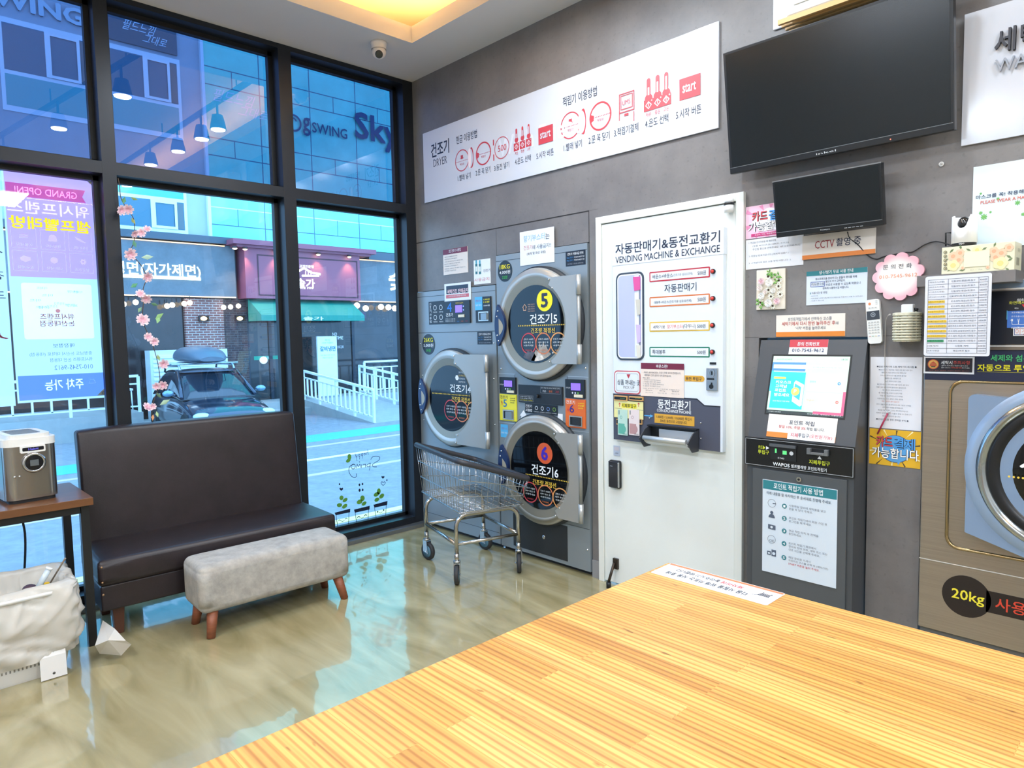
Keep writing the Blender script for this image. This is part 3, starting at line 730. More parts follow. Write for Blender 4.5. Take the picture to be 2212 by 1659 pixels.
for c, sg in (((1322, 845), 1), ((1740, 885), -1)):
    b = MB(); u, v = P.uv(*z(*c)); q = [(-.02, -.04), (.02, -.04), (.02, .006), (.034, .006), (0, .042), (-.034, .006), (-.02, .006)]
    b.prism(P, [(u + a * sg, v + c2 * sg) for a, c2 in q], 0, .001, INKW)
    b.build('arrow_sticker', d5)
b = MB(); u0, v0, u1, v1 = slab_px(b, P, z, (1062, 930), (1143, 932), (1145, 1080), (1064, 1075), 0, .0012, M('58b6ea', .4)); b.text(P, '건조기 5', u0 + .008, v1 - .035, u1 - .006, v1 - .02, M('b04a8c', .5), .0016); b.text(P, '동전 투입', u0 + .008, v1 - .062, u1 - .006, v1 - .05, INKW, .0016); b.build('blue_sticker', d5)

# ================================================================== SIGNS AND MACHINES ON THE RIGHT WALL
class Zm:
    """zoomed view of the photograph on a plane: corners and lettering given in the zoomed view's own units"""
    def __init__(s, P, ox, oy, k): s.P = P; s.z = ZV(ox, oy, k); s.k = k
    def on(s, P): o = Zm(P, 0, 0, s.k); o.z = s.z; return o
    def uv(s, x, y): return s.P.uv(*s.z(x, y))
    def box(s, *q): return box_uv(s.P, *[s.z(*p) for p in q])
    def t(s, b, body, a, c, h, m, off=0.0, lift=0.0, **kw): b.ptext(s.P, body, s.z(*a), s.z(*c), h / s.k, m, lift, off, **kw)
    def quad(s, b, tl, tr, br, bl, m, lift=0.0): b.rect(s.P, *s.box(tl, tr, br, bl), m, lift)
    def frame(s, b, tl, tr, br, bl, w, m, lift=0.0): b.frame(s.P, *s.box(tl, tr, br, bl), w, m, lift)
    def path(s, b, pts, w, m, lift=0.0): b.line(s.P, [s.uv(*p) for p in pts], w, m, lift)
def board(name, label, cat, q, thick=.003, y=0.0, m=None, group=None, r=0.0):
    """a sheet or board on the wall; q = its corners in the photograph; returns (mesh under construction, drawing plane, box, finish)"""
    P = wallY(y); u0, v0, u1, v1 = box_uv(P.lift(thick), *q)
    b = MB()
    if r: b.prism(P, rrect(u0, v0, u1, v1, r), 0, thick, m or PAPER)
    else: b.slab(P, u0, v0, u1, v1, 0, thick, m or PAPER)
    o = tag(b.build(name), label, cat, group)
    return o, P.lift(thick + .0006), (u0, v0, u1, v1)
def lettering(o, b, name='lettering', each=False): return b.build_each(name, o) if each else b.build(name, o)
def lines(b, P, box, rows, m, x0=.08, x1=.92, lift=0.0, center=False):
    """small printed lines: rows = [(text, v of the middle 0..1, height 0..1, right end 0..1)]"""
    u0, v0, u1, v1 = box; w = u1 - u0; h = v1 - v0
    for r in rows:
        t, c, hh, xe = r[:4]; xs = r[4] if len(r) > 4 else x0; mm = r[5] if len(r) > 5 else m
        b.text(P, t, u0 + w * xs, v0 + h * (c - hh / 2), u0 + w * xe, v0 + h * (c + hh / 2), mm, lift)
GLOSSW = M('cdd0d8', .14, name='glossy_white_acrylic'); RD = M('c4434c', .4); TX = M('2b3346', .5); GR = M('7d8088', .5); BEIGE = M('e9ddd2', .45); MAROON = M('74233c', .45); TEAL = M('2f7f88', .45); LBLUE = M('d3dde6', .4)

# ---- long dryer banner
o, P, B = board('dryer_banner', 'long white wall banner of red pictograms explaining the dryer steps', 'sign', ((912.5, 290.6), (1553.5, 43.6), (1551, 277), (918, 438)), .010, -.002, GLOSSW)
Z = Zm(P, 900, 40, 3.3515); b = MB()
Z.t(b, 'Wash Friends!', (590, 925), (1285, 735), 150, M('dadde6', .2), .03, -.0002)
Z.t(b, '건조기', (105, 955), (235, 925), 105, TX, .018); Z.t(b, 'DRYER', (122, 1048), (220, 1020), 55, M('5a6070', .5), -.005)
Z.t(b, '현금 이용방법', (287, 880), (437, 835), 60, TX, .006); Z.t(b, '적립기 이용방법', (1058, 605), (1305, 525), 72, TX, .006)
for t, x0, y0, x1, y1, h in (('1.빨래 넣기', 298, 1158, 392, 1133, 44), ('2.문 꼭 닫기', 428, 1118, 537, 1090, 46), ('3.동전 넣기', 562, 1085, 670, 1055, 46), ('4.온도 선택', 712, 1040, 827, 1005, 48), ('5.시작 버튼', 868, 997, 992, 963, 50), ('1.빨래 넣기', 1065, 942, 1197, 897, 54), ('2.문 꼭 닫기', 1245, 885, 1397, 840, 58), ('3.적립기결제', 1430, 832, 1605, 780, 60), ('4.온도 선택', 1655, 768, 1822, 715, 62), ('5.시작 버튼', 1878, 703, 2060, 648, 64)):
    Z.t(b, t, (x0, y0), (x1, y1), h, TX)
lettering(o, b, each=True); b = MB()
PC = []
def mark(): PC.append((len(b.v), len(b.f)))
def R_(x, y, rp, w, sy=1.0):
    mark()
    u, v = Z.uv(x, y); r = abs(Z.uv(x, y - rp)[1] - v); b.ring(P, u, v, r, w, RD, 0, 36, sy); return u, v, r
for (x, y, rp), (dx, dy, dr), (x2, y2, r2) in (((328, 1027, 76), (391, 1008, 74), (483, 977, 80)), ((1113, 774, 94), (1198, 748, 92), (1330, 706, 98))):
    u, v, r = R_(x, y, rp, .007)
    dotted(b, P, u - r * .9, u + r * .9, v - .004, RD, 0, 14); b.prism(P, [(u - .012, v + r * .5), (u - .012, v + r * .22), (u - .024, v + r * .22), (u, v + .008), (u + .024, v + r * .22), (u + .012, v + r * .22), (u + .012, v + r * .5)], 0, .0003, RD)
    b.text(P, '적정선', u - .022, v - .034, u + .022, v - .018, RD)
    u, v = Z.uv(dx, dy); b.poly(P, [(u + .020 * cos(a) + .010, v + r * .98 * sin(a)) for a in [k * pi / 12 for k in range(-6, 7)]] + [(u + .030 * cos(a) - .006, v + r * .9 * sin(a)) for a in [k * pi / 12 for k in range(6, -7, -1)]], RD)
    b.ring(P, u - .008, v, r * .95, .004, RD, 0, 28, 1.0, pi / 2, 1.5 * pi) if False else b.poly(P, [(u - .012 + .016 * cos(a), v + r * .95 * sin(a)) for a in [k * pi / 14 for k in range(28)]], M('efdfe2', .3))
    u, v, r = R_(x2, y2, r2, .010); dotted(b, P, u - r * .8, u + r * .9, v, RD, 0, 12); b.text(P, '적정선', u - .022, v - .028, u + .022, v - .012, RD)
    b.poly(P, [(u - r + .004, v + r * .3), (u - r - .004, v), (u - r + .004, v - r * .35), (u - r + .026, v - r * .2), (u - r + .028, v + r * .15)], RD)
u, v, r = R_(617, 935, 78, .005); Z.t(b, '500', (590, 945), (650, 927), 45, RD)
b.rect(P, u - r - .016, v - r, u - r - .006, v - r * .4, RD); b.rect(P, u - r - .016, v + r * .45, u - r - .006, v + r, RD)
for xs, ys, yq, ql in (((723, 767, 812), (852, 836, 820), (930, 914, 898), 30), ((1680, 1745, 1808), (530, 507, 487), (628, 607, 587), 44)):
    for k in range(3):
        mark(); u, v = Z.uv(xs[k], ys[k]); s_ = ql / 30 * .030
        b.disc(P, u, v - s_ * .8, s_ * .55, RD, 0, 14); b.rect(P, u - s_ * .26, v - s_ * .8, u + s_ * .26, v + s_ * 1.3, RD); b.disc(P, u, v + s_ * 1.3, s_ * .26, RD, 0, 10)
        b.rect(P, u - s_ * .12, v - s_ * .4, u + s_ * .12, v + s_ * (1.1 - .3 * (2 - k)), GLOSSW, .0003)
        u, v = Z.uv(xs[k], yq[k]); e = abs(Z.uv(xs[k], yq[k] - ql * .95)[1] - v)
        b.rect(P, u - e, v - e, u + e, v + e, RD); b.line(P, [(u - e * .6, v), (u, v + e * .6), (u + e * .6, v), (u, v - e * .6), (u - e * .6, v)], e * .16, GLOSSW, .0003); b.line(P, [(u, v - e * .2), (u, v + e * .35)], e * .14, GLOSSW, .0003); b.disc(P, u + e * .7, v + e * .7, e * .12, GLOSSW, .0003, 10)
        b.text(P, ('저온', '중온', '고온')[k], u - e * .6, v - e * 2.0, u + e * .6, v - e * 1.25, RD)
for q, a, c, h in ((((883, 795), (988, 763), (988, 888), (883, 915)), (897, 850), (972, 828), 48), (((1903, 440), (2056, 397), (2056, 552), (1903, 597)), (1928, 512), (2025, 482), 62)):
    mark(); Z.quad(b, *q, RD); Z.t(b, 'start', a, c, h, GLOSSW, .015, .0004)
mark()
Z.frame(b, (1467, 550), (1577, 518), (1577, 660), (1467, 690), .005, RD); Z.frame(b, (1478, 562), (1565, 535), (1565, 640), (1478, 665), .004, RD); Z.t(b, 'LIMS', (1492, 612), (1549, 596), 34, RD)
for x in (1469, 1574): Z.path(b, [(x, 670), (x, 740)], .004, RD)
Z.quad(b, (1505, 690), (1535, 682), (1535, 700), (1505, 708), RD)
b.cuts = PC; b.build_each('pictogram_print', o)

# ---- big wall banner of the washers, cut off by the frame
o, P, B = board('washer_banner', 'white wall banner with raised dark lettering above the mask poster', 'sign', ((2082, 31), (2560, -110), (2560, 215), (2078, 325)), .012, -.002, GLOSSW)
Z = Zm(P, 1540, 0, 3.2917); b = MB()
u0, v = Z.uv(2008, 300); h_ = abs(Z.uv(2008, 225)[1] - Z.uv(2008, 378)[1]); b.text(P, '세탁기', u0, v - h_ * .62, u0 + h_ * 2.7, v + h_ * .48, M('3a3a42', .35), .012, .012, depth=.012)
u0, v = Z.uv(2012, 478); h_ = abs(Z.uv(2012, 432)[1] - Z.uv(2012, 522)[1]); b.text(P, 'WASHER', u0, v - h_ * .5, u0 + h_ * 4.9, v + h_ * .5, M('9a9ea8', .35), .012, 0, depth=.012)
lettering(o, b)

# ---- television and monitor
def screen_unit(name, label, cat, q, y, tilt_top, bez, logo):
    """q = front corners; the set hangs on a bracket and leans forward at its upper edge"""
    tl, tr, br, bl = q
    B0 = onY(*bl, y); B1 = onY(*br, y); z0 = (B0.z + B1.z) / 2
    T0 = onY(*tl, y - tilt_top); x0, x1 = B0.x, B1.x
    # true height from the left edge
    z1 = T0.z; d = Vector((0, -tilt_top, z1 - z0)); H = d.length; d.normalize()
    P = Plane((x0, y, z0), (1, 0, 0), d)
    root = thing(name, label, cat, ((x0 + x1) / 2, y, z0)); W = x1 - x0
    b = MB(); b.slab(P, 0, 0, W, H, -.035, 0, M('16181b', .35)); b.slab(P, W * .2, H * .15, W * .8, H * .8, -.06, -.035, BLACK); cs = b.build('casing', root, bevel=.003)
    b = MB(); b.rect(P, bez, bez * 2.2, W - bez, H - bez, M('14191c', .22, name='dark_screen', spec=.45), .0008); b.build('screen', root)
    b = MB(); b.rect(P, .004, bez * 2.1, W - .004, bez * 2.1 + .0025, M('6a6d70', .3), .001); b.build('trim_line', root)
    b = MB(); b.text(P, logo, W * .44, bez * .7, W * .53, bez * 1.4, M('c6c9cc', .4), .001); b.build('logo', root)
    b = MB(); b.slab(Plane((x0 + W / 2, 0, z0 + H / 2), (1, 0, 0), (0, 0, 1)), -.09, -.09, .09, .09, .0, -(y - tilt_top * .5) - .03, DARK); b.build('wall_bracket', root)
    return root, P, W, H
tv, P, W, H = screen_unit('television', 'large black flat television tilted forward on the grey wall', 'television', ((1548, 120), (2052, -38), (2062, 275), (1577, 381)), -.10, .07, .012, 'inkel')
b = MB(); b.disc(P, W * .76, .012, .0022, M('ff6a50', .4, emit=2.0), .001, 10); b.build('power_light', tv)
mo, P, W, H = screen_unit('monitor', 'small black monitor hanging below the large television', 'monitor', ((1655, 395), (1893, 346), (1909, 484), (1677, 516)), -.09, .045, .010, 'Newsync')
b = MB()
for k in range(5): b.rect(P, W * (.66 + .035 * k), .006, W * (.685 + .035 * k), .008, M('b8babd', .4), .001)
b.build('key_marking', mo)
b = MB(); b.slab(P, 0, H - .004, W, H + .001, -.03, .0012, M('8e9092', .3, .5)); b.build('top_edge', mo)

# ---- white wall unit above the television
P = wallY(-.09)
un = thing('purifier_unit', 'white box unit with slatted lower vents above the television', 'air unit', (3.0, 0, 2.98))
z = ZV(1640, 0, 10.0545)
A = onY(*z(290, 560), -.012); A2 = onY(*z(330, 700), -.012)
b = MB(); b.slab(wallY(0), A.x, A2.z + .01, A.x + .75, A2.z + .62, 0, .012, M('e8e6e4', .3)); b.build('back_plate', un, bevel=.01)
F = onY(*z(405, 520), -.165)
b = MB(); b.box(F.x + .03, F.x + .66, -.17, -.012, F.z + .01, F.z + .50, M('e4e2dd', .25)); b.build('housing', un, bevel=.02, seg=3)
b = MB(); b.slab(wallY(-.17), F.x + .07, F.z + .05, F.x + .62, F.z + .46, 0, .006, M('eceae6', .2)); fp = b.build('front_panel', un, bevel=.004)
b = MB(); b.text(wallY(-.1768), 'IMPEAL', F.x + .085, F.z + .10, F.x + .105, F.z + .14, M('8a8c8a', .4)); b.disc(wallY(-.1768), F.x + .095, F.z + .075, .009, M('6cc98a', .4, emit=.4), 0, 14); b.build('lettering', fp)
for k in range(4):
    b = MB(); b.box(F.x + .0, F.x + .66, -.168 + .036 * k, -.152 + .036 * k, F.z - .006, F.z + .014, M('c9a268', .4)); b.build('slat', un)
b = MB(); b.box(F.x + .50, F.x + .57, -.15, -.10, F.z + .06, F.z + .10, M('24302e', .4)); b.build('latch', un)

# ---- vending and coin exchange panel on the door
Y0 = -.014
vm = thing('vending_panel', 'white and grey vending and coin exchange panel fixed on the white door', 'vending machine', (2.2, Y0, 1.4))
P = wallY(Y0).lift(.030); z5 = Zm(P, 1280, 410, 6.144); z6 = Zm(P, 1280, 680, 5.3525)
V0 = z5.uv(262, 1020)[0]; V1 = z5.uv(1705, 860)[0]; VT = z5.uv(1000, 900)[1]; VB = (z6.uv(222, 1435)[1] + z6.uv(1470, 1592)[1]) / 2
PW = M('dfe6ee', .3, name='vending_white_print')
b = MB(); b.slab(wallY(Y0), V0, VB, V1 + .012, VT, 0, .030, PW); b.build('panel', vm, bevel=.002)
hb = z5.box((262, 700), (1745, 492), (1742, 850), (265, 1015))
b = MB(); b.slab(wallY(Y0), hb[0], hb[1], hb[2], hb[3], .0, .032, M('e3e7ef', .3)); hd = b.build('header_plate', vm, bevel=.001)
zz = z5.on(P.lift(.0026)); b = MB()
zz.t(b, '자동판매기&동전교환기', (305, 790), (1692, 620), 150, TX, .012); zz.t(b, 'VENDING MACHINE & EXCHANGE', (305, 935), (1690, 775), 92, TX, .004); lettering(hd, b)
# dark exchange area
pts = [z6.uv(220, 915), z6.uv(1075, 965), z6.uv(1210, 980), z6.uv(1295, 1050), z6.uv(1470, 1062), z6.uv(1470, 1590), z6.uv(225, 1435)]
v_l = (pts[0][1] + pts[1][1]) / 2; vb2 = VB + .002
pts = [(V0 + .001, vb2), (V1 - .001, vb2), (V1 - .001, pts[4][1]), (pts[3][0], pts[4][1]), (pts[2][0], v_l), (V0 + .001, v_l)]
b = MB(); b.prism(P, pts, 0, .002, M('4d5060', .4)); b.line(P, [(V0 + .001, v_l), pts[4], pts[3], pts[2]], .006, M('23252f', .4), .0024); dk = b.build('exchange_panel', vm)
D = P.lift(.0026); z6d = z6.on(D); b = MB()
z6d.t(b, '동전교환기', (755, 1030), (1132, 1050), 112, INKW, .02); z6d.t(b, 'COIN-EXCHANGE MACHINE', (745, 1103), (1140, 1130), 36, INKW, .01); lettering(dk, b)
b = MB(); q = z6d.box((716, 1140), (1178, 1178), (1178, 1288), (718, 1250)); b.slab(D, *q, 0, .0008, M('dca63a', .4)); yl = b.build('rate_label', vm)
b = MB(); z6d.t(b, '1,000원 / 5,000원 / 10,000원 투입시', (742, 1178), (1148, 1208), 36, INK, 0, .0014); z6d.t(b, '500원 동전으로 교환됩니다', (785, 1225), (1092, 1245), 34, INK, 0, .0014); lettering(yl, b)
# labels with frames
def slot_label(qs, col, txts):
    q = z6.box(*qs) if qs[0][1] < 500 and txts[-1][0] == 6 else z5.box(*qs)
    b = MB(); b.prism(P, rrect(*q, .006), 0, .001, col); b.rect(P, q[0] + .007, q[1] + .007, q[2] - .007, q[3] - .007, M('e6ebf1', .35), .0014); o = b.build('price_label', vm)
    b = MB()
    for t in txts[:-1]: (z6 if txts[-1][0] == 6 else z5).on(P.lift(.0022)).t(b, *t)
    lettering(o, b)
slot_label(((755, 1095), (1560, 1015), (1560, 1160), (757, 1230)), M('b8323e', .4), [('바운스+바운스', (797, 1158), (1065, 1132), 58, TX, .004), ('(건조기용 섬유유연제)', (1068, 1135), (1328, 1112), 42, GR), ('500원', (1395, 1105), (1505, 1095), 60, TX), (5,)])
slot_label(((757, 1425), (1560, 1375), (1558, 1518), (757, 1560)), M('d0733a', .4), [('대봉투+바운스(건조기용 섬유유연제)', (818, 1503), (1315, 1468), 44, TX), ('500원', (1395, 1455), (1503, 1447), 60, TX), (5,)])
slot_label(((658, 85), (1358, 62), (1356, 185), (660, 198)), M('e0b840', .4), [('500원', (1212, 130), (1307, 128), 46, TX), (6,)])
slot_label(((658, 370), (1356, 370), (1356, 493), (660, 487)), M('1f7a5e', .4), [('특대봉투', (692, 430), (843, 428), 50, TX, .006), ('500원', (1210, 432), (1307, 432), 46, TX), (6,)])
b = MB(); q = z6.box((678, 105), (1212, 95), (1208, 172), (680, 180)); b.slab(P.lift(.002), *q, 0, .0012, PAPER); hw = b.build('handwritten_strip', vm)
b = MB(); zq = z6.on(P.lift(.0036)); zq.t(b, '세탁기용', (700, 145), (838, 138), 40, TX); zq.t(b, '향기부스터', (862, 138), (1040, 134), 46, M('e0655c', .5)); zq.t(b, '(다우니)', (1048, 135), (1195, 132), 60, TX); lettering(hw, b)
b = MB(); z5.t(b, '자동판매기', (955, 1310), (1380, 1282), 110, TX, .004, .0008); lettering(vm, b)
for zx, c in ((z5, (1605, 1083)), (z5, (1603, 1442)), (z6, (1393, 122)), (z6, (1391, 430))):
    u, v = zx.uv(*c); b = MB(); b.cyl(P.p(u, v, 0), P.p(u, v, .010), .012, BLACK, 18); bt = b.build('push_button', vm)
    b = MB(); b.ball(P.p(u - .001, v, .010), .009, M('d84038', .3), 12, sy=.8); b.build('red_cap', bt)
# display window
q = z5.box((318, 1110), (685, 1080), (685, 1600), (318, 1600)); vb = z6.uv(440, 525)[1]; q = (q[0], vb, q[2], q[3])
b = MB(); b.prism(P, rrect(*q, .035), 0, .004, M('3b4450', .35)); b.prism(P, rrect(q[0] + .010, q[1] + .010, q[2] - .010, q[3] - .010, .028), .004, .0055, M('eef1f5', .3)); b.poly(P, rrect(q[0] + .016, q[1] + .016, q[2] - .016, q[3] - .016, .024), M('b9bfe2', .3, name='lilac_window_back'), .006); ww = b.build('display_window', vm)
b = MB(); x1_ = q[2] - .018; b.rect(P, x1_ - .040, q[1] + .02, x1_ - .012, q[3] - .02, M('e7ebf8', .3), .0064); b.rect(P, x1_ - .012, q[1] + .02, x1_ - .002, q[3] - .02, M('7f869c', .4), .0064); b.build('inner_rail', ww)
for k, (v, hh, col, nm) in enumerate(((.865, .075, 'd8559a', 'pink_pack'), (.60, .085, 'c9c6bb', 'beige_pack'), (.30, .10, 'cbb8e6', 'lilac_pack'), (.10, .07, 'dcd8cc', 'cream_pack'))):
    v_ = q[1] + (q[3] - q[1]) * v; e = .047 if k == 0 else .030
    b = MB(); b.prism(P, [(x1_ - e, v_ + hh * .5), (x1_ - e + .008, v_ - hh * .5), (x1_ - .002, v_ - hh * .45), (x1_ - .002, v_ + hh * .48)], .0066, .011, M(col, .45)); b.build(nm, ww)
# pick-up flap
q = z6.box((252, 642), (555, 652), (555, 920), (255, 910))
b = MB(); b.prism(P, rrect(*q, .022), 0, .002, M('c0565c', .4)); b.prism(P, rrect(q[0] + .006, q[1] + .006, q[2] - .006, q[3] - .006, .018), .002, .003, M('e6ebf0', .35)); b.prism(P, rrect(q[0] + .012, q[1] + .012, q[2] - .012, q[3] - .012, .014), .003, .0036, M('c2c8ce', .35), M('7d858c', .4)); b.prism(P, rrect(q[0] + .018, q[1] + .018, q[2] - .014, q[3] - .018, .012), .0036, .004, M('dfe5ea', .35)); pk = b.build('pickup_flap', vm)
zq = z6.on(P.lift(.0046)); b = MB(); zq.t(b, '상품 꺼내는 곳', (288, 780), (548, 785), 62, TX, .006); zq.t(b, 'PICK UP', (357, 838), (483, 842), 32, GR); c3 = [zq.uv(*p) for p in ((393, 688), (415, 738), (438, 688))]; b.poly(zq.P, c3, M('b8323e', .4)); lettering(pk, b)
# notice
q = z6.box((560, 556), (1058, 565), (1062, 958), (562, 940))
b = MB(); b.slab(P.lift(.003), *q, 0, .0012, M('ecdcd0', .45)); zq = z6.on(P.lift(.0048)); zq.quad(b, (560, 556), (1058, 565), (1058, 636), (560, 626), MAROON); nt_ = b.build('fabric_sheet_notice', vm)
zq = z6.on(P.lift(.0054)); b = MB(); zq.t(b, '바운스란?', (737, 595), (870, 597), 40, INKW, .012)
for t, x0, y0, x1, h, m in (('- 바운스 [BOUNCE]는, 건조기 전용 섬유유연제입니다.', 583, 668, 1022, 26, TX), ('세탁물의 건조 효과가 더욱 좋아집니다.', 600, 700, 912, 24, TX), ('바운스 효과', 583, 728, 660, 18, TX), ('1. 섬유에 향기가 오래 지속 (Freshness)', 583, 752, 788, 18, GR), ('2. 세탁물의 정전기 방지 (Static)', 583, 776, 788, 18, GR), ('3. 옷감을 부드럽게 (Softness)', 583, 800, 825, 18, GR), ('4. 섬유의 먼지제거 (Lint)', 583, 824, 785, 18, GR), ('제품 용량에 따라 사용량을 조절하세요', 583, 855, 1008, 10, GR), ('빨래 3kg 이하', 615, 873, 692, 14, TX), ('빨래 3-5kg', 775, 880, 838, 14, TX), ('빨래 5kg 이상', 920, 886, 1000, 14, TX), ('바운스 시트 1장', 612, 898, 698, 12, GR), ('바운스 시트 2장', 755, 905, 858, 12, GR), ('바운스 시트 3장', 915, 914, 1005, 12, GR)):
    zq.t(b, t, (x0, y0), (x1, y0 + (x1 - x0) * .018), h, m)
lettering(nt_, b)
# coin entry
q = z6.box((1065, 700), (1295, 708), (1295, 778), (1068, 768))
b = MB(); hq = (q[3] - q[1]) / 2; b.prism(P, [(q[0], q[1]), (q[2] - hq, q[1])] + [(q[2] - hq + hq * cos(a), q[1] + hq + hq * sin(a)) for a in [-pi / 2 + pi * k / 10 for k in range(1, 10)]] + [(q[2] - hq, q[3]), (q[0], q[3])], 0, .0012, M('dca63a', .4)); cl = b.build('coin_label', vm)
b = MB(); z6.on(P.lift(.0018)).t(b, '동전 투입구', (1078, 735), (1262, 742), 42, INK, .006); lettering(cl, b)
q = z6.box((1325, 615), (1455, 615), (1455, 880), (1325, 872))
b = MB(); b.slab(P, *q, 0, .010, STEEL); cn = b.build('coin_acceptor', vm, bevel=.002)
w_ = q[2] - q[0]; h_ = q[3] - q[1]; Q = P.lift(.0105); b = MB(); b.ring(Q, q[0] + w_ * .5, q[1] + h_ * .78, .014, .006, CHROME, .001, 24, 1.25); b.rect(Q, q[0] + w_ * .46, q[1] + h_ * .70, q[0] + w_ * .56, q[1] + h_ * .86, BLACK, .0012); b.build('coin_slot', cn)
b = MB(); b.rect(Q, q[0] + w_ * .08, q[1] + h_ * .47, q[0] + w_ * .72, q[1] + h_ * .56, M('2a2c30', .4)); b.rect(Q, q[0] + w_ * .42, q[1] + h_ * .2, q[0] + w_ * .56, q[1] + h_ * .36, BLACK); b.disc(Q, q[0] + w_ * .46, q[1] + h_ * .18, .012, BLACK, .0003, 16); b.build('return_slot', cn)
q = z6.box((1358, 548), (1430, 550), (1430, 576), (1358, 574)); b = MB(); b.slab(P, *q, 0, .003, BLACK); b.build('coin_counter', vm)
# banknote entry
q = z6d.box((258, 985), (595, 1010), (595, 1215), (258, 1178)); b = MB(); b.slab(D, *q, .006, .0072, M('e9e3a0', .45)); nb = b.build('banknote_sign', vm); Q = D.lift(.0078); zq = z6.on(Q)
b = MB(); zq.quad(b, (335, 1020), (508, 1035), (508, 1085), (335, 1072), M('f0e030', .45)); zq.t(b, '지폐투입구', (340, 1045), (504, 1060), 44, INK, .008, .0004)
for x in (313, 533): zq.path(b, [(x, 1062), (x, 1022)], .003, RED); zq.path(b, [(x - 10, 1034), (x, 1018), (x + 10, 1034)], .003, RED)
zq.path(b, [(258, 1078), (340, 1086)], .0015, GR); zq.path(b, [(508, 1098), (595, 1106)], .0015, GR); lettering(nb, b)
for x0, x1 in ((262, 410), (437, 592)):
    q = z6d.box((x0, 930 if x0 < 300 else 940), (x1, 938 if x0 < 300 else 948), (x1, 995), (x0, 988)); b = MB(); b.slab(D, *q, 0, .012, M('d9a868', .4)); b.slab(D, q[0] + .003, q[1] + .006, q[2] - .003, q[3] - .006, .012, .0128, BLACK); ba = b.build('bill_acceptor', vm)
    b = MB()
    for k in range(4): b.rect(D, q[0] + (q[2] - q[0]) * (.5 + .1 * k), q[1] + .012, q[0] + (q[2] - q[0]) * (.55 + .1 * k), q[1] + .015, M('6a9a5a', .4, emit=.3), .0132)
    b.build('arrow_light', ba)
for x0, x1, y0, y1, c1, c2 in ((305, 415, 1090, 1390, 'b9d8cc', '5fae9e'), (432, 552, 1092, 1392, 'e4d6d6', 'b98f90')):
    q = z6d.box((x0, y0), (x1, y0 + 8), (x1 + 4, y1 + 4), (x0, y1 - 6)); w_ = q[2] - q[0]; h_ = q[3] - q[1]; b = MB(); b.slab(D, *q, .009, .0098, M(c1, .5)); N = D.lift(.0102)
    b.rect(N, q[0] + w_ * .06, q[1] + h_ * .05, q[2] - w_ * .3, q[1] + h_ * .45, M(c2, .5)); b.disc(N, q[0] + w_ * .62, q[1] + h_ * .24, w_ * .22, M(c2, .6), .0002, 16, 1.3); b.ring(N, q[0] + w_ * .35, q[1] + h_ * .7, w_ * .1, .002, M(c2, .5), .0002, 14); b.rect(N, q[0] + w_ * .1, q[1] + h_ * .8, q[0] + w_ * .18, q[1] + h_ * .96, M('6d7a78', .5), .0002); nn = b.build('sample_banknote', vm)
    b = MB(); b.text(N, '10000' if x0 < 400 else '5000', q[0] + w_ * .5, q[1] + h_ * .035, q[0] + w_ * .92, q[1] + h_ * .07, M('5a6a6a', .5), .0004); lettering(nn, b)
for x0, x1 in ((285, 305), (552, 578)):
    q = z6d.box((x0, 1200), (x1, 1205), (x1, 1272), (x0, 1262)); b = MB(); b.slab(D, *q, 0, .008, M('d9a868', .4)); b.slab(D, q[0] + .002, q[1] + .006, q[2] - .002, q[3] - .004, .008, .0086, BLACK); b.build('bill_slot', vm)
b = MB(); zq = z6.on(D); zq.path(b, [(600, 1163), (672, 1170)], .006, M('5aa8e0', .4), .0005); c3 = [zq.uv(*p) for p in ((668, 1150), (668, 1190), (702, 1170))]; b.poly(D, c3, M('5aa8e0', .4), .0005); b.build('arrow_sticker', vm)
# coin tray
a0 = z6d.uv(680, 1262); a1 = z6d.uv(1225, 1320); t0, t1 = a0[0] - .008, a1[0] + .004; tz = (a0[1] + a1[1]) / 2; tb = tz - .115
b = MB(); b.slab(D, t0, tb + .02, t1, tz, 0, .004, BLACK); b.slab(D, t0, tz - .006, t1, tz, .004, .03, BLACK)
CT = M('cfd3d6', .3, .4, name='coin_tray_steel'); tr = b.build('coin_tray', vm)
b = MB(); n = 10; prof = [(.004 + .085 * sin(pi / 2 * k / n), tb + .055 - .045 * cos(pi / 2 * k / n) * 1.0) for k in range(n + 1)]
for k in range(n): b.add([D.p(t0 + .02, prof[k][1], prof[k][0]), D.p(t1 - .02, prof[k][1], prof[k][0]), D.p(t1 - .02, prof[k + 1][1], prof[k + 1][0]), D.p(t0 + .02, prof[k + 1][1], prof[k + 1][0])], [(0, 1, 2, 3)], CT, True)
b.cyl(D.p(t0 + .02, tb + .055, .089), D.p(t1 - .02, tb + .055, .089), .012, CT, 14); b.add([D.p(t0 + .06, tb + .02, .005), D.p(t1 - .02, tb + .02, .005), D.p(t1 - .02, tz - .02, .006), D.p(t0 + .06, tz - .02, .006)], [(0, 1, 2, 3)], CT); b.build('scoop', tr)
for x in (t0, t1 - .006):
    b = MB(); b.add([D.p(x + e, v, h) for e in (0, .006) for v, h in ((tz - .004, .004), (tz - .02, .055), (tb + .05, .105), (tb, .06), (tb, .004))], [(4, 3, 2, 1, 0), (5, 6, 7, 8, 9)] + [(k, (k + 1) % 5, 5 + (k + 1) % 5, 5 + k) for k in range(5)], M('3a3d44', .35)); b.build('tray_cheek', tr)
for c in ((658, 1195), (1252, 1252), (1253, 1430)):
    u, v = z6d.uv(*c); b = MB(); b.ball(D.p(u, v, 0), .005, CHROME, 8); b.build('screw', vm)

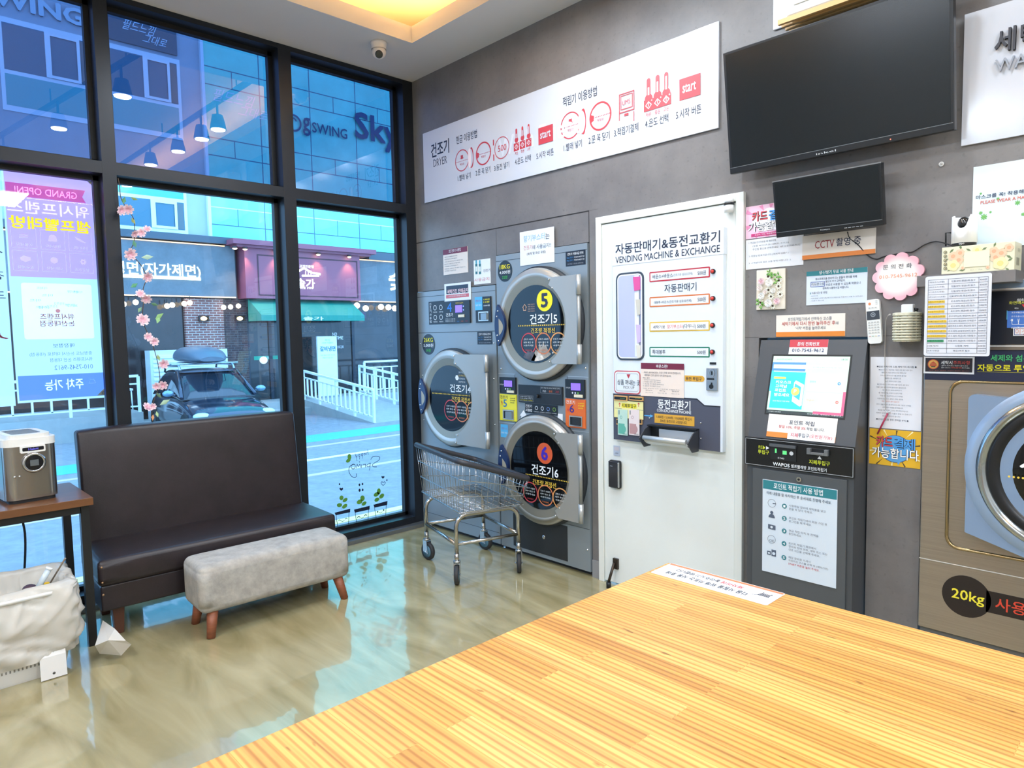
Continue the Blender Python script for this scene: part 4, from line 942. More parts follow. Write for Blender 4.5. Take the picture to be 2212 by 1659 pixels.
# ---- kiosk
KD = M('494c50', .42, .1, name='kiosk_dark_grey'); KD2 = M('525558', .4, .1, name='kiosk_door_grey')
KY = -.135; KX0, KX1 = 2.737, 3.208
ks = thing('kiosk', 'dark grey payment kiosk with a bright sloping screen beside the white door', 'kiosk', ((KX0 + KX1) / 2, KY, 0))
ztop = 1.405; zk = .938
b = MB()
b.hexa([(KX0, KY, 0), (KX1, KY, 0), (KX1, .5, 0), (KX0, .5, 0), (KX0, KY, zk), (KX1, KY, zk), (KX1, .5, zk), (KX0, .5, zk)], KD)
b.build('body', ks)
b = MB()
b.hexa([(KX0, KY, zk), (KX1, KY, zk), (KX1, .5, zk), (KX0, .5, zk), (KX0, -.006, ztop), (KX1, -.006, ztop), (KX1, .5, ztop), (KX0, .5, ztop)], KD)
b.build('head', ks)
SP = Plane((KX0, KY, zk), (1, 0, 0), Vector((0, -.006 - KY, ztop - zk)).normalized())
K = Zm(SP.lift(.001), 1600, 700, 6.9133); K2 = Zm(SP.lift(.004), 1600, 920, 4.0467)
q = K.box((497, 475), (1642, 488), (1525, 1405), (380, 1320))
b = MB(); b.frame(SP, q[0] - .008, q[1] - .008, q[2] + .008, q[3] + .008, .010, M('17191b', .4), .0006)
b.rect(SP, *q, M('a9c9b4', .25, name='lit_screen_green', emit=.62, ecol='c3e6c6'), .0012); sc_ = b.build('screen', ks)
w_ = q[2] - q[0]; h_ = q[3] - q[1]; L1 = SP.lift(.0016); L2 = SP.lift(.0020); L3 = SP.lift(.0024)
def em(h, s=.6): return M(h, .3, emit=s, ecol=h)
def sr(b, P, a0, c0, a1, c1, m): b.rect(P, q[0] + w_ * a0, q[1] + h_ * c0, q[0] + w_ * a1, q[1] + h_ * c1, m)
def st_(b, P, t, a0, c0, a1, c1, m, off=0): b.text(P, t, q[0] + w_ * a0, q[1] + h_ * c0, q[0] + w_ * a1, q[1] + h_ * c1, m, 0, off)
b = MB()
sr(b, L1, 0, .0, 1, .055, em('3e4a4e', .05)); sr(b, L1, 0, .38, .03, .89, em('3fb0cf')); sr(b, L1, .0, .74, .455, .89, em('4f84c4')); sr(b, L2, .02, .78, .97, .85, em('c4e4c6'))
sr(b, L2, .03, .09, .47, .72, em('35b8d8')); sr(b, L2, .5, .08, .965, .72, em('b6d8c0')); sr(b, L2, .502, .395, .963, .398, em('9ab8a6')); sr(b, L1, .965, .055, 1, .42, em('c4567a')); sr(b, L1, .62, .03, 1, .075, em('c4567a'))
sr(b, L3, .045, .60, .21, .635, em('d8c860')); b.build('screen_print', sc_)
b = MB()
st_(b, L1, '워시프렌즈 논산대동점', .05, .93, .26, .955, em('6f8a86', .3)); st_(b, L1, '18:30', .9, .935, .975, .965, em('6f8a86', .3))
for t, c in (('키오스크', .515), ('고객님', .445), ('포인트', .375), ('받으세요', .295)): st_(b, L3, t, .08, c, .08 + .052 * len(t), c + .055, em('f2fafc', .8), .012)
st_(b, L3, '포인트 적립으로 더 많은 혜택을', .07, .20, .30, .225, em('e0f4f8', .7)); st_(b, L3, '한국어', .535, .55, .61, .585, em('5a9ac4', .4)); st_(b, L3, 'English', .525, .235, .62, .275, em('d08a8e', .4))
st_(b, L1, '고객센터 1670-0000', .03, .018, .2, .036, em('d6e4e4', .4)); st_(b, L1, '포인트조회  세탁안내  이용안내', .55, .018, .97, .036, em('d6e4e4', .4)); st_(b, L3, '안내사항', .06, .80, .12, .822, em('8fb0a2', .3)); st_(b, L3, '포인트적립 및 결제는 포인트적립기에서 가능합니다', .55, .80, .95, .822, em('8fb0a2', .3))
lettering(sc_, b)
b = MB()
ICC = []
for a, c, m in ((.905, .55, em('3f7fb8')), (.905, .245, em('c9605a'))): ICC.append((len(b.v), len(b.f))); b.disc(L3, q[0] + w_ * a, q[1] + h_ * c, w_ * .020, m, 0, 20); b.text(L3, '→', q[0] + w_ * (a - .011), q[1] + h_ * (c - .012), q[0] + w_ * (a + .011), q[1] + h_ * (c + .012), em('f4fbff', .8), .0003)
c0, c1 = q[0] + w_ * .33, q[1] + h_ * .14; ICC.append((len(b.v), len(b.f)))
b.poly(L3, [(c0, c1 + h_ * .08), (c0 + w_ * .11, c1), (c0 + w_ * .135, c1 + h_ * .02), (c0 + w_ * .135, c1 + h_ * .37), (c0 + w_ * .02, c1 + h_ * .44), (c0, c1 + h_ * .40)], em('e6f2ee', .7))
b.poly(L3, [(c0 + w_ * .012, c1 + h_ * .17), (c0 + w_ * .10, c1 + h_ * .10), (c0 + w_ * .10, c1 + h_ * .33), (c0 + w_ * .012, c1 + h_ * .39)], em('3fb0d0', .5), .0003)
b.disc(L3, c0 + w_ * .03, c1 + h_ * .25, w_ * .055, em('d9cf62', .7), .0006, 26); b.text(L3, 'P', c0 + w_ * .012, c1 + h_ * .22, c0 + w_ * .048, c1 + h_ * .285, em('f6f4d0', .8), .001, .02)
b.cuts = ICC; b.build_each('icon_print', sc_)
# strip with the slots
CP = Plane((0, KY - .012, 0), (1, 0, 0), (0, 0, 1)); K3 = Zm(CP.lift(.0005), 1600, 920, 4.0467)
q = K3.box((80, 92), (1000, 198), (992, 468), (80, 335)); q = (KX0 - .006, q[1], KX1 + .004, q[3])
b = MB(); b.slab(CP, q[0], q[1], q[2], q[3], -.014, 0, M('121315', .3, name='black_slot_panel')); b.frame(CP, q[0] + .003, q[1] + .004, q[2] - .003, q[3] - .004, .002, M('b8babc', .4), .0004); sp_ = b.build('slot_panel', ks)
b = MB(); GY = M('d8e23a', .5)
K3.t(b, '카드▶', (155, 185), (215, 190), 34, GY, .012); K3.t(b, '투입구', (152, 222), (248, 236), 36, GY, .012); K3.t(b, '지폐투입구', (598, 315), (780, 330), 40, GY, .012); K3.t(b, 'WAPOS', (282, 330), (428, 348), 30, INKW, .018); K3.t(b, '셀프빨래방 포인트적립기', (440, 352), (752, 388), 32, INKW, .008)
c3 = [K3.uv(*p) for p in ((222, 176), (222, 208), (250, 194))]; b.poly(K3.P, c3, INKW, .0006); c3 = [K3.uv(*p) for p in ((670, 288), (708, 294), (690, 262))]; b.poly(K3.P, c3, INKW)
lettering(sp_, b)
q2 = K3.box((262, 152), (488, 172), (488, 312), (264, 292)); b = MB(); b.slab(CP, *q2, 0, .004, M('1d1f22', .35)); b.slab(CP, q2[0], q2[3] - .012, q2[2], q2[3], .004, .016, M('55585c', .3)); cr = b.build('card_reader', sp_)
b = MB(); ww_ = q2[2] - q2[0]; hh_ = q2[3] - q2[1]; Q = CP.lift(.0045); GN = M('5cc87a', .4, emit=.7)
b.rect(Q, q2[0] + ww_ * .18, q2[1] + hh_ * .42, q2[0] + ww_ * .25, q2[1] + hh_ * .7, GN); b.rect(Q, q2[0] + ww_ * .48, q2[1] + hh_ * .38, q2[0] + ww_ * .64, q2[1] + hh_ * .62, GN); b.disc(Q, q2[0] + ww_ * .82, q2[1] + hh_ * .5, .009, M('d4d8da', .4), 0, 18); b.text(Q, 'IC CARD', q2[0] + ww_ * .3, q2[1] + hh_ * .08, q2[0] + ww_ * .55, q2[1] + hh_ * .18, INKW); b.build('reader_print', cr)
q2 = K3.box((590, 190), (778, 208), (776, 262), (592, 242)); b = MB()
b.slab(CP, q2[0], q2[1], q2[2], q2[3], 0, .003, BLACK)
for p in ((q2[0], q2[1], q2[0] + .016, q2[3]), (q2[2] - .016, q2[1], q2[2], q2[3]), (q2[0] + .016, q2[1], q2[2] - .016, q2[1] + .010)): b.slab(CP, *p, .003, .02, M('7e8286', .3, .5))
b.build('bill_slot', sp_, bevel=.002)
# lower door with the instruction sign
DP = Plane((0, KY, 0), (1, 0, 0), (0, 0, 1))
b = MB(); b.slab(DP, KX0 + .030, .02, KX1 - .025, q[1] - .012, 0, .008, KD2); kd = b.build('service_door', ks, bevel=.002)
K4 = Zm(DP.lift(.0085), 1600, 920, 4.0467); u, v = K4.uv(512, 467)
b = MB(); b.cyl(K4.P.p(u, v, 0), K4.P.p(u, v, .006), .011, CHROME, 18); b.cyl(K4.P.p(u, v, .006), K4.P.p(u, v, .008), .005, BLACK, 10); b.build('lock', kd)
qs = K4.box((192, 462), (845, 560), (838, 1422), (192, 1262)); b = MB(); b.slab(K4.P, *qs, 0, .003, LBLUE); K5 = K4.on(K4.P.lift(.0034))
hh_ = (qs[3] - qs[1]) * .1; b.rect(K5.P, qs[0] + .002, qs[3] - hh_, qs[2] - .002, qs[3] - .002, TEAL); sg = b.build('instruction_sign', kd)
w_ = qs[2] - qs[0]; h_ = qs[3] - qs[1]; b = MB(); PT = K5.P.lift(.0005)
def kt(t, a0, c, a1, hh, m, off=0): b.text(PT, t, qs[0] + w_ * a0, qs[1] + h_ * (c - hh / 2), qs[0] + w_ * a1, qs[1] + h_ * (c + hh / 2), m, 0, off)
kt('포인트 적립기 사용 방법', .16, .948, .82, .062, INKW, .012); kt('아래 내용을 잘 숙지하신 후 순서대로 진행해 주세요.', .06, .862, .93, .034, TX, .003)
rows = [(.755, ('사용하실 장비에 세탁물을 넣고', '문을 꼭 닫아 주세요.'), (.86, .69)), (.625, ('포인트 적립기에서 회원 가입 후', '로그인을 해 주세요.'), (.88, .68)), (.49, ('현금 적립 터치 후 잔액을', '충전하세요.'), (.77, .55)), (.355, ('포인트 적립기 화면에서', '장비와 장비 번호, 세탁 코스 또는', '건조 시간을 선택해 주세요.'), (.74, .89, .79)), (.205, ('해당 장비로 가셔서', '지정하신 코스를 선택 후 (세탁기만)', 'START 버튼을 눌러 주세요.'), (.67, .90, .79))]
for k, (c, tt, ends) in enumerate(rows):
    for i, t in enumerate(tt): kt(t, .375, c + .008 - i * .034, ends[i], .025, RED if (k == 4 and i == 2) else GR if k != 9 else TX)
kt('OK', .105, .350, .175, .03, GR)
lettering(sg, b, each=True); b = MB()
NUMC = []
for k, (c, tt, e) in enumerate(rows):
    NUMC.append((len(b.v), len(b.f))); b.disc(PT, qs[0] + w_ * .312, qs[1] + h_ * (c - .008), w_ * .033, TEAL, 0, 24); b.text(PT, str(k + 1), qs[0] + w_ * .297, qs[1] + h_ * (c - .021), qs[0] + w_ * .327, qs[1] + h_ * (c + .005), INKW, .0004, .015)
b.cuts = [c_ for q_, c_ in enumerate(b.cuts) if False] + NUMC
ic = M('566072', .5); cx = qs[0] + w_ * .135; Y = lambda c: qs[1] + h_ * c
b.cut(); b.ring(PT, cx, Y(.755), w_ * .055, .0015, GR, 0, 24); b.rect(PT, cx + .004, Y(.75), cx + .02, Y(.76), ic)
b.cut(); b.disc(PT, cx, Y(.655), w_ * .022, ic, 0, 18); b.poly(PT, [(cx + w_ * .045 * cos(a), Y(.598) + w_ * .055 * sin(a)) for a in [pi * k / 10 for k in range(11)]], ic)
b.cut(); b.poly(PT, [(cx - w_ * .05, Y(.475)), (cx + w_ * .055, Y(.47)), (cx + w_ * .055, Y(.52)), (cx - w_ * .05, Y(.525))], ic); b.disc(PT, cx, Y(.497), w_ * .018, LBLUE, .0004, 14)
b.cut(); b.ring(PT, cx, Y(.365), w_ * .055, .0015, GR, 0, 28)
b.cut(); b.rect(PT, cx - w_ * .06, Y(.19), cx - w_ * .008, Y(.232), ic); b.rect(PT, cx + w_ * .002, Y(.185), cx + w_ * .065, Y(.255), ic); b.disc(PT, cx + w_ * .034, Y(.215), w_ * .022, LBLUE, .0004, 16); b.disc(PT, cx - w_ * .034, Y(.211), w_ * .015, LBLUE, .0004, 12)
b.build_each('pictogram_print', sg)
# notices on the head
q = K.box((742, 228), (1312, 235), (1288, 455), (715, 448)); b = MB(); b.slab(SP, *q, .0, .0015, PAPER); b.rect(SP, q[0], q[1] + (q[3] - q[1]) * .48, q[2], q[3], M('c43f4a', .4), .002); ph = b.build('phone_number_sticker', ks)
Kp = K.on(SP.lift(.0026)); b = MB(); Kp.t(b, '문의 전화번호', (850, 295), (1178, 303), 58, INKW, .01); Kp.t(b, '010-7545-9612', (768, 390), (1245, 392), 52, M('2b3a5c', .5), .01); lettering(ph, b)
q = K.box((425, 1342), (1455, 1412), (1425, 1670), (392, 1640)); qb = K2.box((228, 40), (830, 60), (825, 155), (228, 82))
b = MB(); b.slab(SP, q[0], SP.uv(*K2.z(500, 118))[1], q[2], q[3], .002, .0035, M('efe9e2', .3)); vv = SP.uv(*K2.z(300, 45))[1]; b.rect(SP, q[0], SP.uv(*K2.z(500, 118))[1], q[2], vv - .004, M('e08a3c', .4), .0039); pn = b.build('points_notice', ks)
b = MB(); Kp = K.on(SP.lift(.0044)); Kp.t(b, '포인트 적립', (722, 1470), (1102, 1490), 68, M('2f3d58', .5), .006); Kp.t(b, '평일 10%, 주말 5%', (568, 1528), (968, 1560), 46, M('c8434a', .5), .004); Kp.t(b, '적립 됩니다.', (985, 1562), (1252, 1588), 46, M('2f3d58', .5), .004); lettering(pn, b)
qq = K2.box((412, 40), (826, 78), (822, 155), (410, 112)); b = MB(); b.slab(SP, *qq, .004, .0055, M('f1f0f2', .3)); ps = b.build('handwritten_strip', ks)
b = MB(); Kq = K2.on(SP.lift(.006)); Kq.t(b, '지폐', (436, 78), (500, 82), 38, M('d4525a', .5), .004); Kq.t(b, '투입구', (502, 82), (598, 88), 38, TX, .004); Kq.t(b, '(오만원가능)', (602, 92), (800, 110), 40, M('d4525a', .5), .002); lettering(ps, b)

# ---- papers, posters and small things on the right wall
A_ = lambda y=0.0: Zm(wallY(y), 1600, 420, 5.53)
za, zb, zc, zd = ZV(1600, 420, 5.53), ZV(1860, 560, 6.284), ZV(1860, 760, 6.284), ZV(1860, 400, 6.284)
def card_poster(name, label, q, bgc, rays, blob, Zz, tl1, tl2, sub, y=0.0, clip=None):
    o, P, B = board(name, label, 'poster', q, .002, y, M(bgc, .3))
    u0, v0, u1, v1 = B; cx, cy = (u0 + u1) / 2, (v0 + v1) / 2; b = MB(); w = u1 - u0; h = v1 - v0
    for k in range(10):
        a = 2 * pi * k / 10 + .2; d = Vector((cos(a), sin(a)))
        t1 = min((w / 2) / max(abs(d.x), 1e-6), (h / 2) / max(abs(d.y), 1e-6)) * .98
        n_ = Vector((-d.y, d.x)); p1 = d * t1; p0 = d * t1 * .62; e = .010 if rays[1] else .003
        q4 = [p0, p1 - n_ * e, p1 + n_ * e]; b.poly(P, [(cx + max(-w / 2, min(w / 2, p.x)), cy + max(-h / 2, min(h / 2, p.y))) for p in q4], M(rays[0] if k % 2 or rays[1] else '4a4436', .4))
    if blob == 'cloud':
        for dx, dy, r in ((-.22, .08, .22), (.0, .12, .26), (.22, .08, .22), (-.1, -.1, .22), (.14, -.1, .22)): b.disc(P, cx + dx * w, cy + dy * h, r * h, M('f2eef4', .4), .0004, 24)
    else:
        b.disc(P, cx + .02 * w, cy - .02 * h, h * .40, M('2a4a86', .4), .0004, 32, .95); b.disc(P, cx + .02 * w, cy - .02 * h, h * .385, M('5a9fd8', .4), .0006, 32, .95)
        b.poly(P, [(cx + .05 * w, cy - .3 * h), (cx + .2 * w, cy - .2 * h), (cx + .08 * w, cy - .46 * h)], M('5a9fd8', .4), .0006)
    b.build('artwork_print', o)
    b = MB()
    for t, a0, c0, a1, c1, m in (('카드', .14, .50, .47, .82, M('d0484e', .4)), ('결제', .49, .48, .90, .80, M('4c9ae0', .4)), ('가능합니다', .06, .20, .97, .50, M('f4f4f4', .4))):
        xs = (u0 + w * a0, v0 + h * c0, u0 + w * a1, v0 + h * c1)
        b.text(P, t, *xs, M('1c2030', .4), .001, .055); b.text(P, t, *xs, m, .0014, .018)
    if sub: b.rect(P, u0 + w * .12, v0 + h * .05, u0 + w * .95, v0 + h * .14, M('c43a78', .4), .001); b.text(P, '포인트 적립, 현금결제도 가능합니다', u0 + w * .2, v0 + h * .075, u0 + w * .88, v0 + h * .118, INKW, .0014)
    lettering(o, b)
card_poster('card_poster', 'pink card payment poster half hidden behind the small monitor', (za(62, 150), za(640, 66), za(640, 470), za(62, 535)), 'f0c6da', ('e48fb8', True), 'cloud', None, None, None, True)
o, P, B = board('bank_notice', 'handwritten white account notice below the pink poster', 'notice', (za(62, 545), za(750, 470), za(750, 840), za(62, 900)), .0015, -.001, M('e2e4e8', .35))
Z = Zm(P, 1600, 420, 5.53); b = MB()
for t, x0, y0, x1, y1, h in (('1: 현금을 안가져왔을 때 계좌이체', 98, 582, 420, 545, 24), ('(농협 461117-32-168031 ㅇㅇㅇ)', 142, 618, 575, 572, 26), ('주인집 폰으로 연락주세요  HP: 010-7545-9612', 142, 658, 712, 598, 26), ('2: 화장실 번호키입니다 ( 마지막 2580 * )', 98, 742, 572, 695, 26), ('3: 고객쉼터에 많은 소통 부탁 바랍니다 : )', 96, 825, 598, 778, 24)): Z.t(b, t, (x0, y0), (x1, y1), h, GR)
lettering(o, b)
o, P, B = board('camera_notice', 'pale CCTV notice with an orange band under the small monitor', 'sign', (za(735, 500), za(1613, 395), za(1610, 695), za(738, 790)), .006, -.0015, M('dcd6ce', .3))
Z = Zm(P, 1600, 420, 5.53); b = MB(); b.rect(P, B[0], B[1], B[2], B[1] + (B[3] - B[1]) * .18, M('d9803c', .35)); b.build('orange_band', o)
b = MB(); Z.t(b, 'CCTV', (888, 605), (1118, 582), 92, M('9c2f30', .5), .004); Z.t(b, '촬영 중', (1142, 572), (1438, 542), 98, M('2a3048', .5), .01); lettering(o, b)
o, P, B = board('heating_notice', 'teal headed notice about free heating and cooling', 'notice', (za(790, 925), za(1518, 865), za(1505, 1293), za(780, 1325)), .003, 0, M('d0d9e4', .35))
Z = Zm(P, 1600, 420, 5.53); b = MB(); u0, v0, u1, v1 = B; b.rect(P, u0, v1 - (v1 - v0) * .14, u1, v1, TEAL); b.frame(P, *Z.box((835, 1045), (1005, 1038), (1005, 1098), (837, 1108)), .002, M('3a4f9a', .4), .0003); b.rect(P, *Z.box((830, 1172), (838, 1172), (838, 1195), (830, 1195)), TEAL); b.build('print', o)
b = MB()
for t, x0, y0, x1, y1, h, m, of in (('냉·난방기 무료 사용 안내', 940, 932, 1345, 908, 44, INKW, .01), ('워시프렌즈를 찾아주시는 분들의 편의를 위해', 893, 1008, 1388, 982, 30, TX, .003), ('별도의 추가 금액없이,', 1015, 1038, 1250, 1028, 28, TX, .003), ('리모콘으로', 848, 1075, 1000, 1068, 34, TX, .004), ('무료로 사용할 수 있도록 하였으니', 1018, 1075, 1432, 1058, 30, TX, .003), ('편하게 사용하시길 바랍니다.', 980, 1118, 1292, 1108, 28, TX, .003), ('이용시간 및 방법', 850, 1178, 1032, 1170, 26, TX, .0), ('- 24시간 운영', 832, 1215, 920, 1212, 14, GR, 0), ('- 리모콘을 누르면 냉난방기가 자동으로 작동하니 사용 후 꺼주세요', 830, 1242, 1458, 1215, 16, GR, 0), ('- 이용이 끝나면', 830, 1272, 995, 1265, 14, GR, 0)): Z.t(b, t, (x0, y0), (x1, y1), h, m, of)
lettering(o, b)
# flower picture in relief
fr = thing('flower_wall_art', 'small cream board covered with white and pink paper flowers', 'decoration', onY(*za(360, 1388)))
P = wallY(0); u0, v0, u1, v1 = box_uv(P.lift(.01), za(185, 910), za(530, 880), za(530, 1362), za(188, 1388))
b = MB(); b.slab(P, u0, v0, u1, v1, 0, .010, M('e6ddcc', .5)); b.build('backing_board', fr, bevel=.002)
def rose(c, r, cols, nm):
    b = MB(); N = P.n
    for ly, (nn, rr, hh) in enumerate(((7, 1.0, .010), (6, .72, .018), (4, .42, .026))):
        for k in range(nn):
            a = 2 * pi * k / nn + ly * .5; e = Vector((cos(a), 0, sin(a))); t = Vector((-sin(a), 0, cos(a))); p = c + e * r * rr * .5 + N * hh * (r / .03)
            b.add([c + e * r * rr * .1 + N * hh * .6, p + t * r * rr * .42, p + e * r * rr * .42 + t * r * rr * .25 + N * .004, p + e * r * rr * .42 - t * r * rr * .25 + N * .004, p - t * r * rr * .42], [(0, 1, 2, 3, 4)], M(cols[min(ly, len(cols) - 1)], .6), True)
    b.ball(c + N * .026 * (r / .03), r * .22, M(cols[-1], .6), 8)
    b.build(nm, fr)
for x, y, r, kind in ((255, 1040, .028, 'p'), (350, 1055, .032, 'w'), (235, 1120, .026, 'c'), (255, 1215, .028, 'w'), (395, 1150, .022, 'w'), (340, 1300, .032, 'w'), (440, 1275, .028, 'p'), (300, 1165, .022, 'c')):
    c = onY(*za(x, y), -.012); rose(Vector(c), r * .62, {'w': ('f2f0ec', 'efece6', 'e6e2d8'), 'p': ('f0dadb', 'eecbd0', 'e4b4bc'), 'c': ('f3ece4', 'efe2da', 'ead8d2')}[kind], 'rose')
for x, y in ((330, 980), (460, 1025), (455, 1095), (335, 1140), (365, 1218), (475, 1192), (240, 1290), (385, 1330)):
    c = Vector(onY(*za(x, y), -.014)); b = MB()
    for k in range(10):
        a = 2 * pi * k / 10; e = Vector((cos(a), 0, sin(a))); t = Vector((-sin(a), 0, cos(a))); b.add([c, c + e * .010 + t * .0035 + P.n * .004, c + e * .018 + P.n * .002, c + e * .010 - t * .0035 + P.n * .004], [(0, 1, 2, 3)], M('f4f2e2', .6))
    b.ball(c + P.n * .004, .0048, M('3a2418', .7), 8); b.build('daisy', fr)
for x, y in ((390, 960), (460, 970), (420, 1035), (200, 1290), (260, 1335), (350, 935)):
    c = Vector(onY(*za(x, y), -.014)); b = MB(); random.seed(x)
    for k in range(7):
        a = random.uniform(0, 6.28); e = Vector((cos(a), 0, sin(a))); t = Vector((-sin(a), 0, cos(a))); L_ = random.uniform(.014, .024); b.add([c, c + e * L_ * .5 + t * .004 + P.n * .006, c + e * L_ + P.n * .002, c + e * L_ * .5 - t * .004 + P.n * .006], [(0, 1, 2, 3)], M('7fae4e' if k % 2 else '5c9440', .6))
    b.build('leaf_sprig', fr)
o, P, B = board('kiosk_notice', 'cream notice with an orange band directly above the kiosk', 'notice', (za(422, 1447), za(1250, 1415), (1825, 726), (1677, 727.5)), .003, 0, M('e8dfd4', .4))
Z = Zm(P, 1600, 420, 5.53); b = MB(); b.rect(P, B[0], B[1], B[2], B[1] + (B[3] - B[1]) * .22, M('df8636', .4)); b.build('orange_band', o)
b = MB(); Z.t(b, '포인트적립기에서 선택하신 코스를', (565, 1492), (1088, 1478), 42, M('565c6c', .5), .0); Z.t(b, '세탁기에서 다시 한번 눌러주신 후', (492, 1548), (1130, 1530), 48, M('b8413f', .5), .01); Z.t(b, '에', (1135, 1536), (1166, 1535), 36, M('565c6c', .5)); Z.t(b, "'시작' 버튼을 눌러주세요", (655, 1598), (1018, 1590), 40, M('565c6c', .5)); lettering(o, b)
# scalloped phone sign
c = onY(*za(1875, 980), -.02); Pp = wallY(-.002); e = onY(*za(1875, 690), -.02).z - c.z
def scallop(r, n=11):
    k_ = 1.14 * sin(pi / n); d = r / (1 + k_); hh = d * k_; pts = []
    for k in range(n):
        for j in range(8):
            f_ = -pi / n + 2 * pi / n * j / 8; a = 2 * pi * k / n + f_ + pi / 2 - .16
            rho = d * cos(f_) + sqrt(hh * hh - (d * sin(f_)) ** 2); pts.append((c.x + rho * cos(a), c.z + rho * sin(a)))
    return pts
fs_ = thing('phone_sign', 'pink scalloped flower-shaped sign with handwritten phone number', 'sign', (c.x, 0, c.z))
b = MB(); PK = bpy.data.materials.new('pink_to_white_card'); PK.use_nodes = True; nt = PK.node_tree
b_ = nt.nodes['Principled BSDF']; tc = nt.nodes.new('ShaderNodeTexCoord'); ln = nt.nodes.new('ShaderNodeVectorMath'); ln.operation = 'LENGTH'; rp = nt.nodes.new('ShaderNodeValToRGB'); mp = nt.nodes.new('ShaderNodeMapping'); mp.inputs['Scale'].default_value = (1 / e, 0, 1 / e)
rp.color_ramp.elements[0].position = .62; rp.color_ramp.elements[1].position = .86; rp.color_ramp.elements[0].color = (*rgb('efe8e2'), 1); rp.color_ramp.elements[1].color = (*rgb('f0b6c2'), 1)
nt.links.new(tc.outputs['Object'], mp.inputs[0]); nt.links.new(mp.outputs[0], ln.inputs[0]); nt.links.new(ln.outputs['Value'], rp.inputs[0]); nt.links.new(rp.outputs[0], b_.inputs['Base Color']); b_.inputs['Roughness'].default_value = .5
b.prism(Pp, scallop(e), 0, .014, PK, M('f0b2c0', .5)); b.build('board', fs_)
b = MB(); Z = Zm(Pp.lift(.0146), 1600, 420, 5.53); Z.t(b, '문 의 전 화', (1700, 862), (2045, 858), 56, TX, 0); Z.t(b, '010-7545-9612', (1655, 990), (2110, 955), 42, M('eb9a78', .5), .0, level=False); lettering(fs_, b)
# remote control
o = thing('remote_control', 'white remote control with a dark key block hung on the wall', 'remote control', onY(*zb(185, 1140)))
t0 = onY(*zb(150, 545), -.02); t1 = onY(*zb(190, 1145), -.02); ax = Vector((t0.x - t1.x, 0, t0.z - t1.z)); Lr = ax.length; ax.normalize(); ex = Vector((ax.z, 0, -ax.x)); RP = Plane((t1.x, -.002, t1.z), ex, ax); wr = (onY(*zb(276, 1090), -.02).x - onY(*zb(88, 1095), -.02).x) / 2
b = MB(); b.prism(RP, rrect(-wr, 0, wr, Lr, .012), 0, .018, M('e6e6e2', .35)); b.build('case', o, bevel=.003)
b = MB(); b.rect(RP, -wr + .002, Lr * .54, wr - .002, Lr * .74, M('3a3f48', .4), .0186); b.build('key_block', o)
b = MB(); Rk = RP.lift(.019)
b.disc(Rk, -wr * .4, Lr * .905, wr * .20, M('e08a5c', .4), 0, 16)
for r_ in range(5):
    for k in range(4): b.rect(Rk, -wr * .78 + wr * .42 * k, Lr * (.47 - .058 * r_), -wr * .50 + wr * .42 * k, Lr * (.495 - .058 * r_), M('b9bab8', .5))
for k in range(4): b.rect(Rk, -wr * .78 + wr * .42 * k, Lr * .165, -wr * .50 + wr * .42 * k, Lr * .175, M(('c8504a', '4a9a5a', 'd9b040', '3f6fc0')[k], .5))
b.ring(Rk, 0, Lr * .655, wr * .3, .003, M('9aa0a8', .4), 0, 20); b.disc(Rk, 0, Lr * .655, wr * .12, M('9aa0a8', .4), 0, 14)
for k in range(3): b.rect(Rk, -wr * .6 + wr * .45 * k, Lr * .80, -wr * .32 + wr * .45 * k, Lr * .822, M('b0b2b2', .5)); b.rect(Rk, wr * .45, Lr * (.88 + .035 * k), wr * .75, Lr * (.892 + .035 * k), M('b0b2b2', .5))
b.build('key_print', o)
# woven pot with a charger, strap and pen
wb = thing('wall_basket', 'cream woven plastic pot hung on the wall', 'basket', onY(*zb(570, 1130), -.05))
B0 = onY(*zb(395, 1120), -.085); B1 = onY(*zb(735, 1120), -.085); Tz = onY(*zb(570, 745), -.085).z; x0, x1, zb0 = B0.x, B1.x, B0.z
CW = M('d9d5bd', .55, name='cream_woven_plastic'); b = MB(); b.prism(Plane((0, 0, zb0), (1, 0, 0), (0, -1, 0), (0, 0, 1)), [(x0 + .004, .003), (x1 - .004, .003), (x1, .05), (x1 - .02, .085), (x0 + .02, .085), (x0, .05)], 0, .008, CW)
n_ = 10; rows_ = 10; q6 = [(x0 + .004, .003), (x0, .05), (x0 + .02, .085), (x1 - .02, .085), (x1, .05), (x1 - .004, .003)]
per = []
for a, c_ in zip(q6, q6[1:]):
    d = ((Vector(a) - Vector(c_)).length); m_ = max(1, round(d / .011))
    per += [(a[0] + (c_[0] - a[0]) * k / m_, a[1] + (c_[1] - a[1]) * k / m_) for k in range(m_)]
per.append(q6[-1])
for r_ in range(rows_):
    za_ = zb0 + .004 + (Tz - zb0) * r_ / rows_; h_ = (Tz - zb0) / rows_ * .80
    b.tube([(p[0], -p[1] - (.0025 if (k + r_) % 2 else 0), za_ + h_ / 2) for k, p in enumerate(per)], h_ / 2, CW, 6)
for p in per[::2]: b.cyl((p[0], -p[1] + .001, zb0), (p[0], -p[1] + .001, Tz), .0022, CW, 5)
b.tube([(p[0], -p[1], Tz + .002) for p in per], .005, CW, 6); b.build('woven_body', wb)
for k, x in enumerate((x0 + .025, x1 - .025)):
    b = MB(); b.box(x - .005, x + .005, -.006, 0, Tz - .03, Tz + .012, CW); b.build('mount_tab', wb)
ch = thing('charger', 'white plug charger standing in the woven wall pot', 'charger', onY(*zb(620, 740), -.05))
C0 = onY(*zb(540, 640), -.07); C1 = onY(*zb(705, 640), -.07); b = MB(); zt_ = onY(*zb(620, 610), -.07).z; b.box(C0.x, C1.x, -.07, -.035, zb0 + .012, zt_, M('eceef0', .3)); b.build('plug_body', ch, bevel=.005, seg=3)
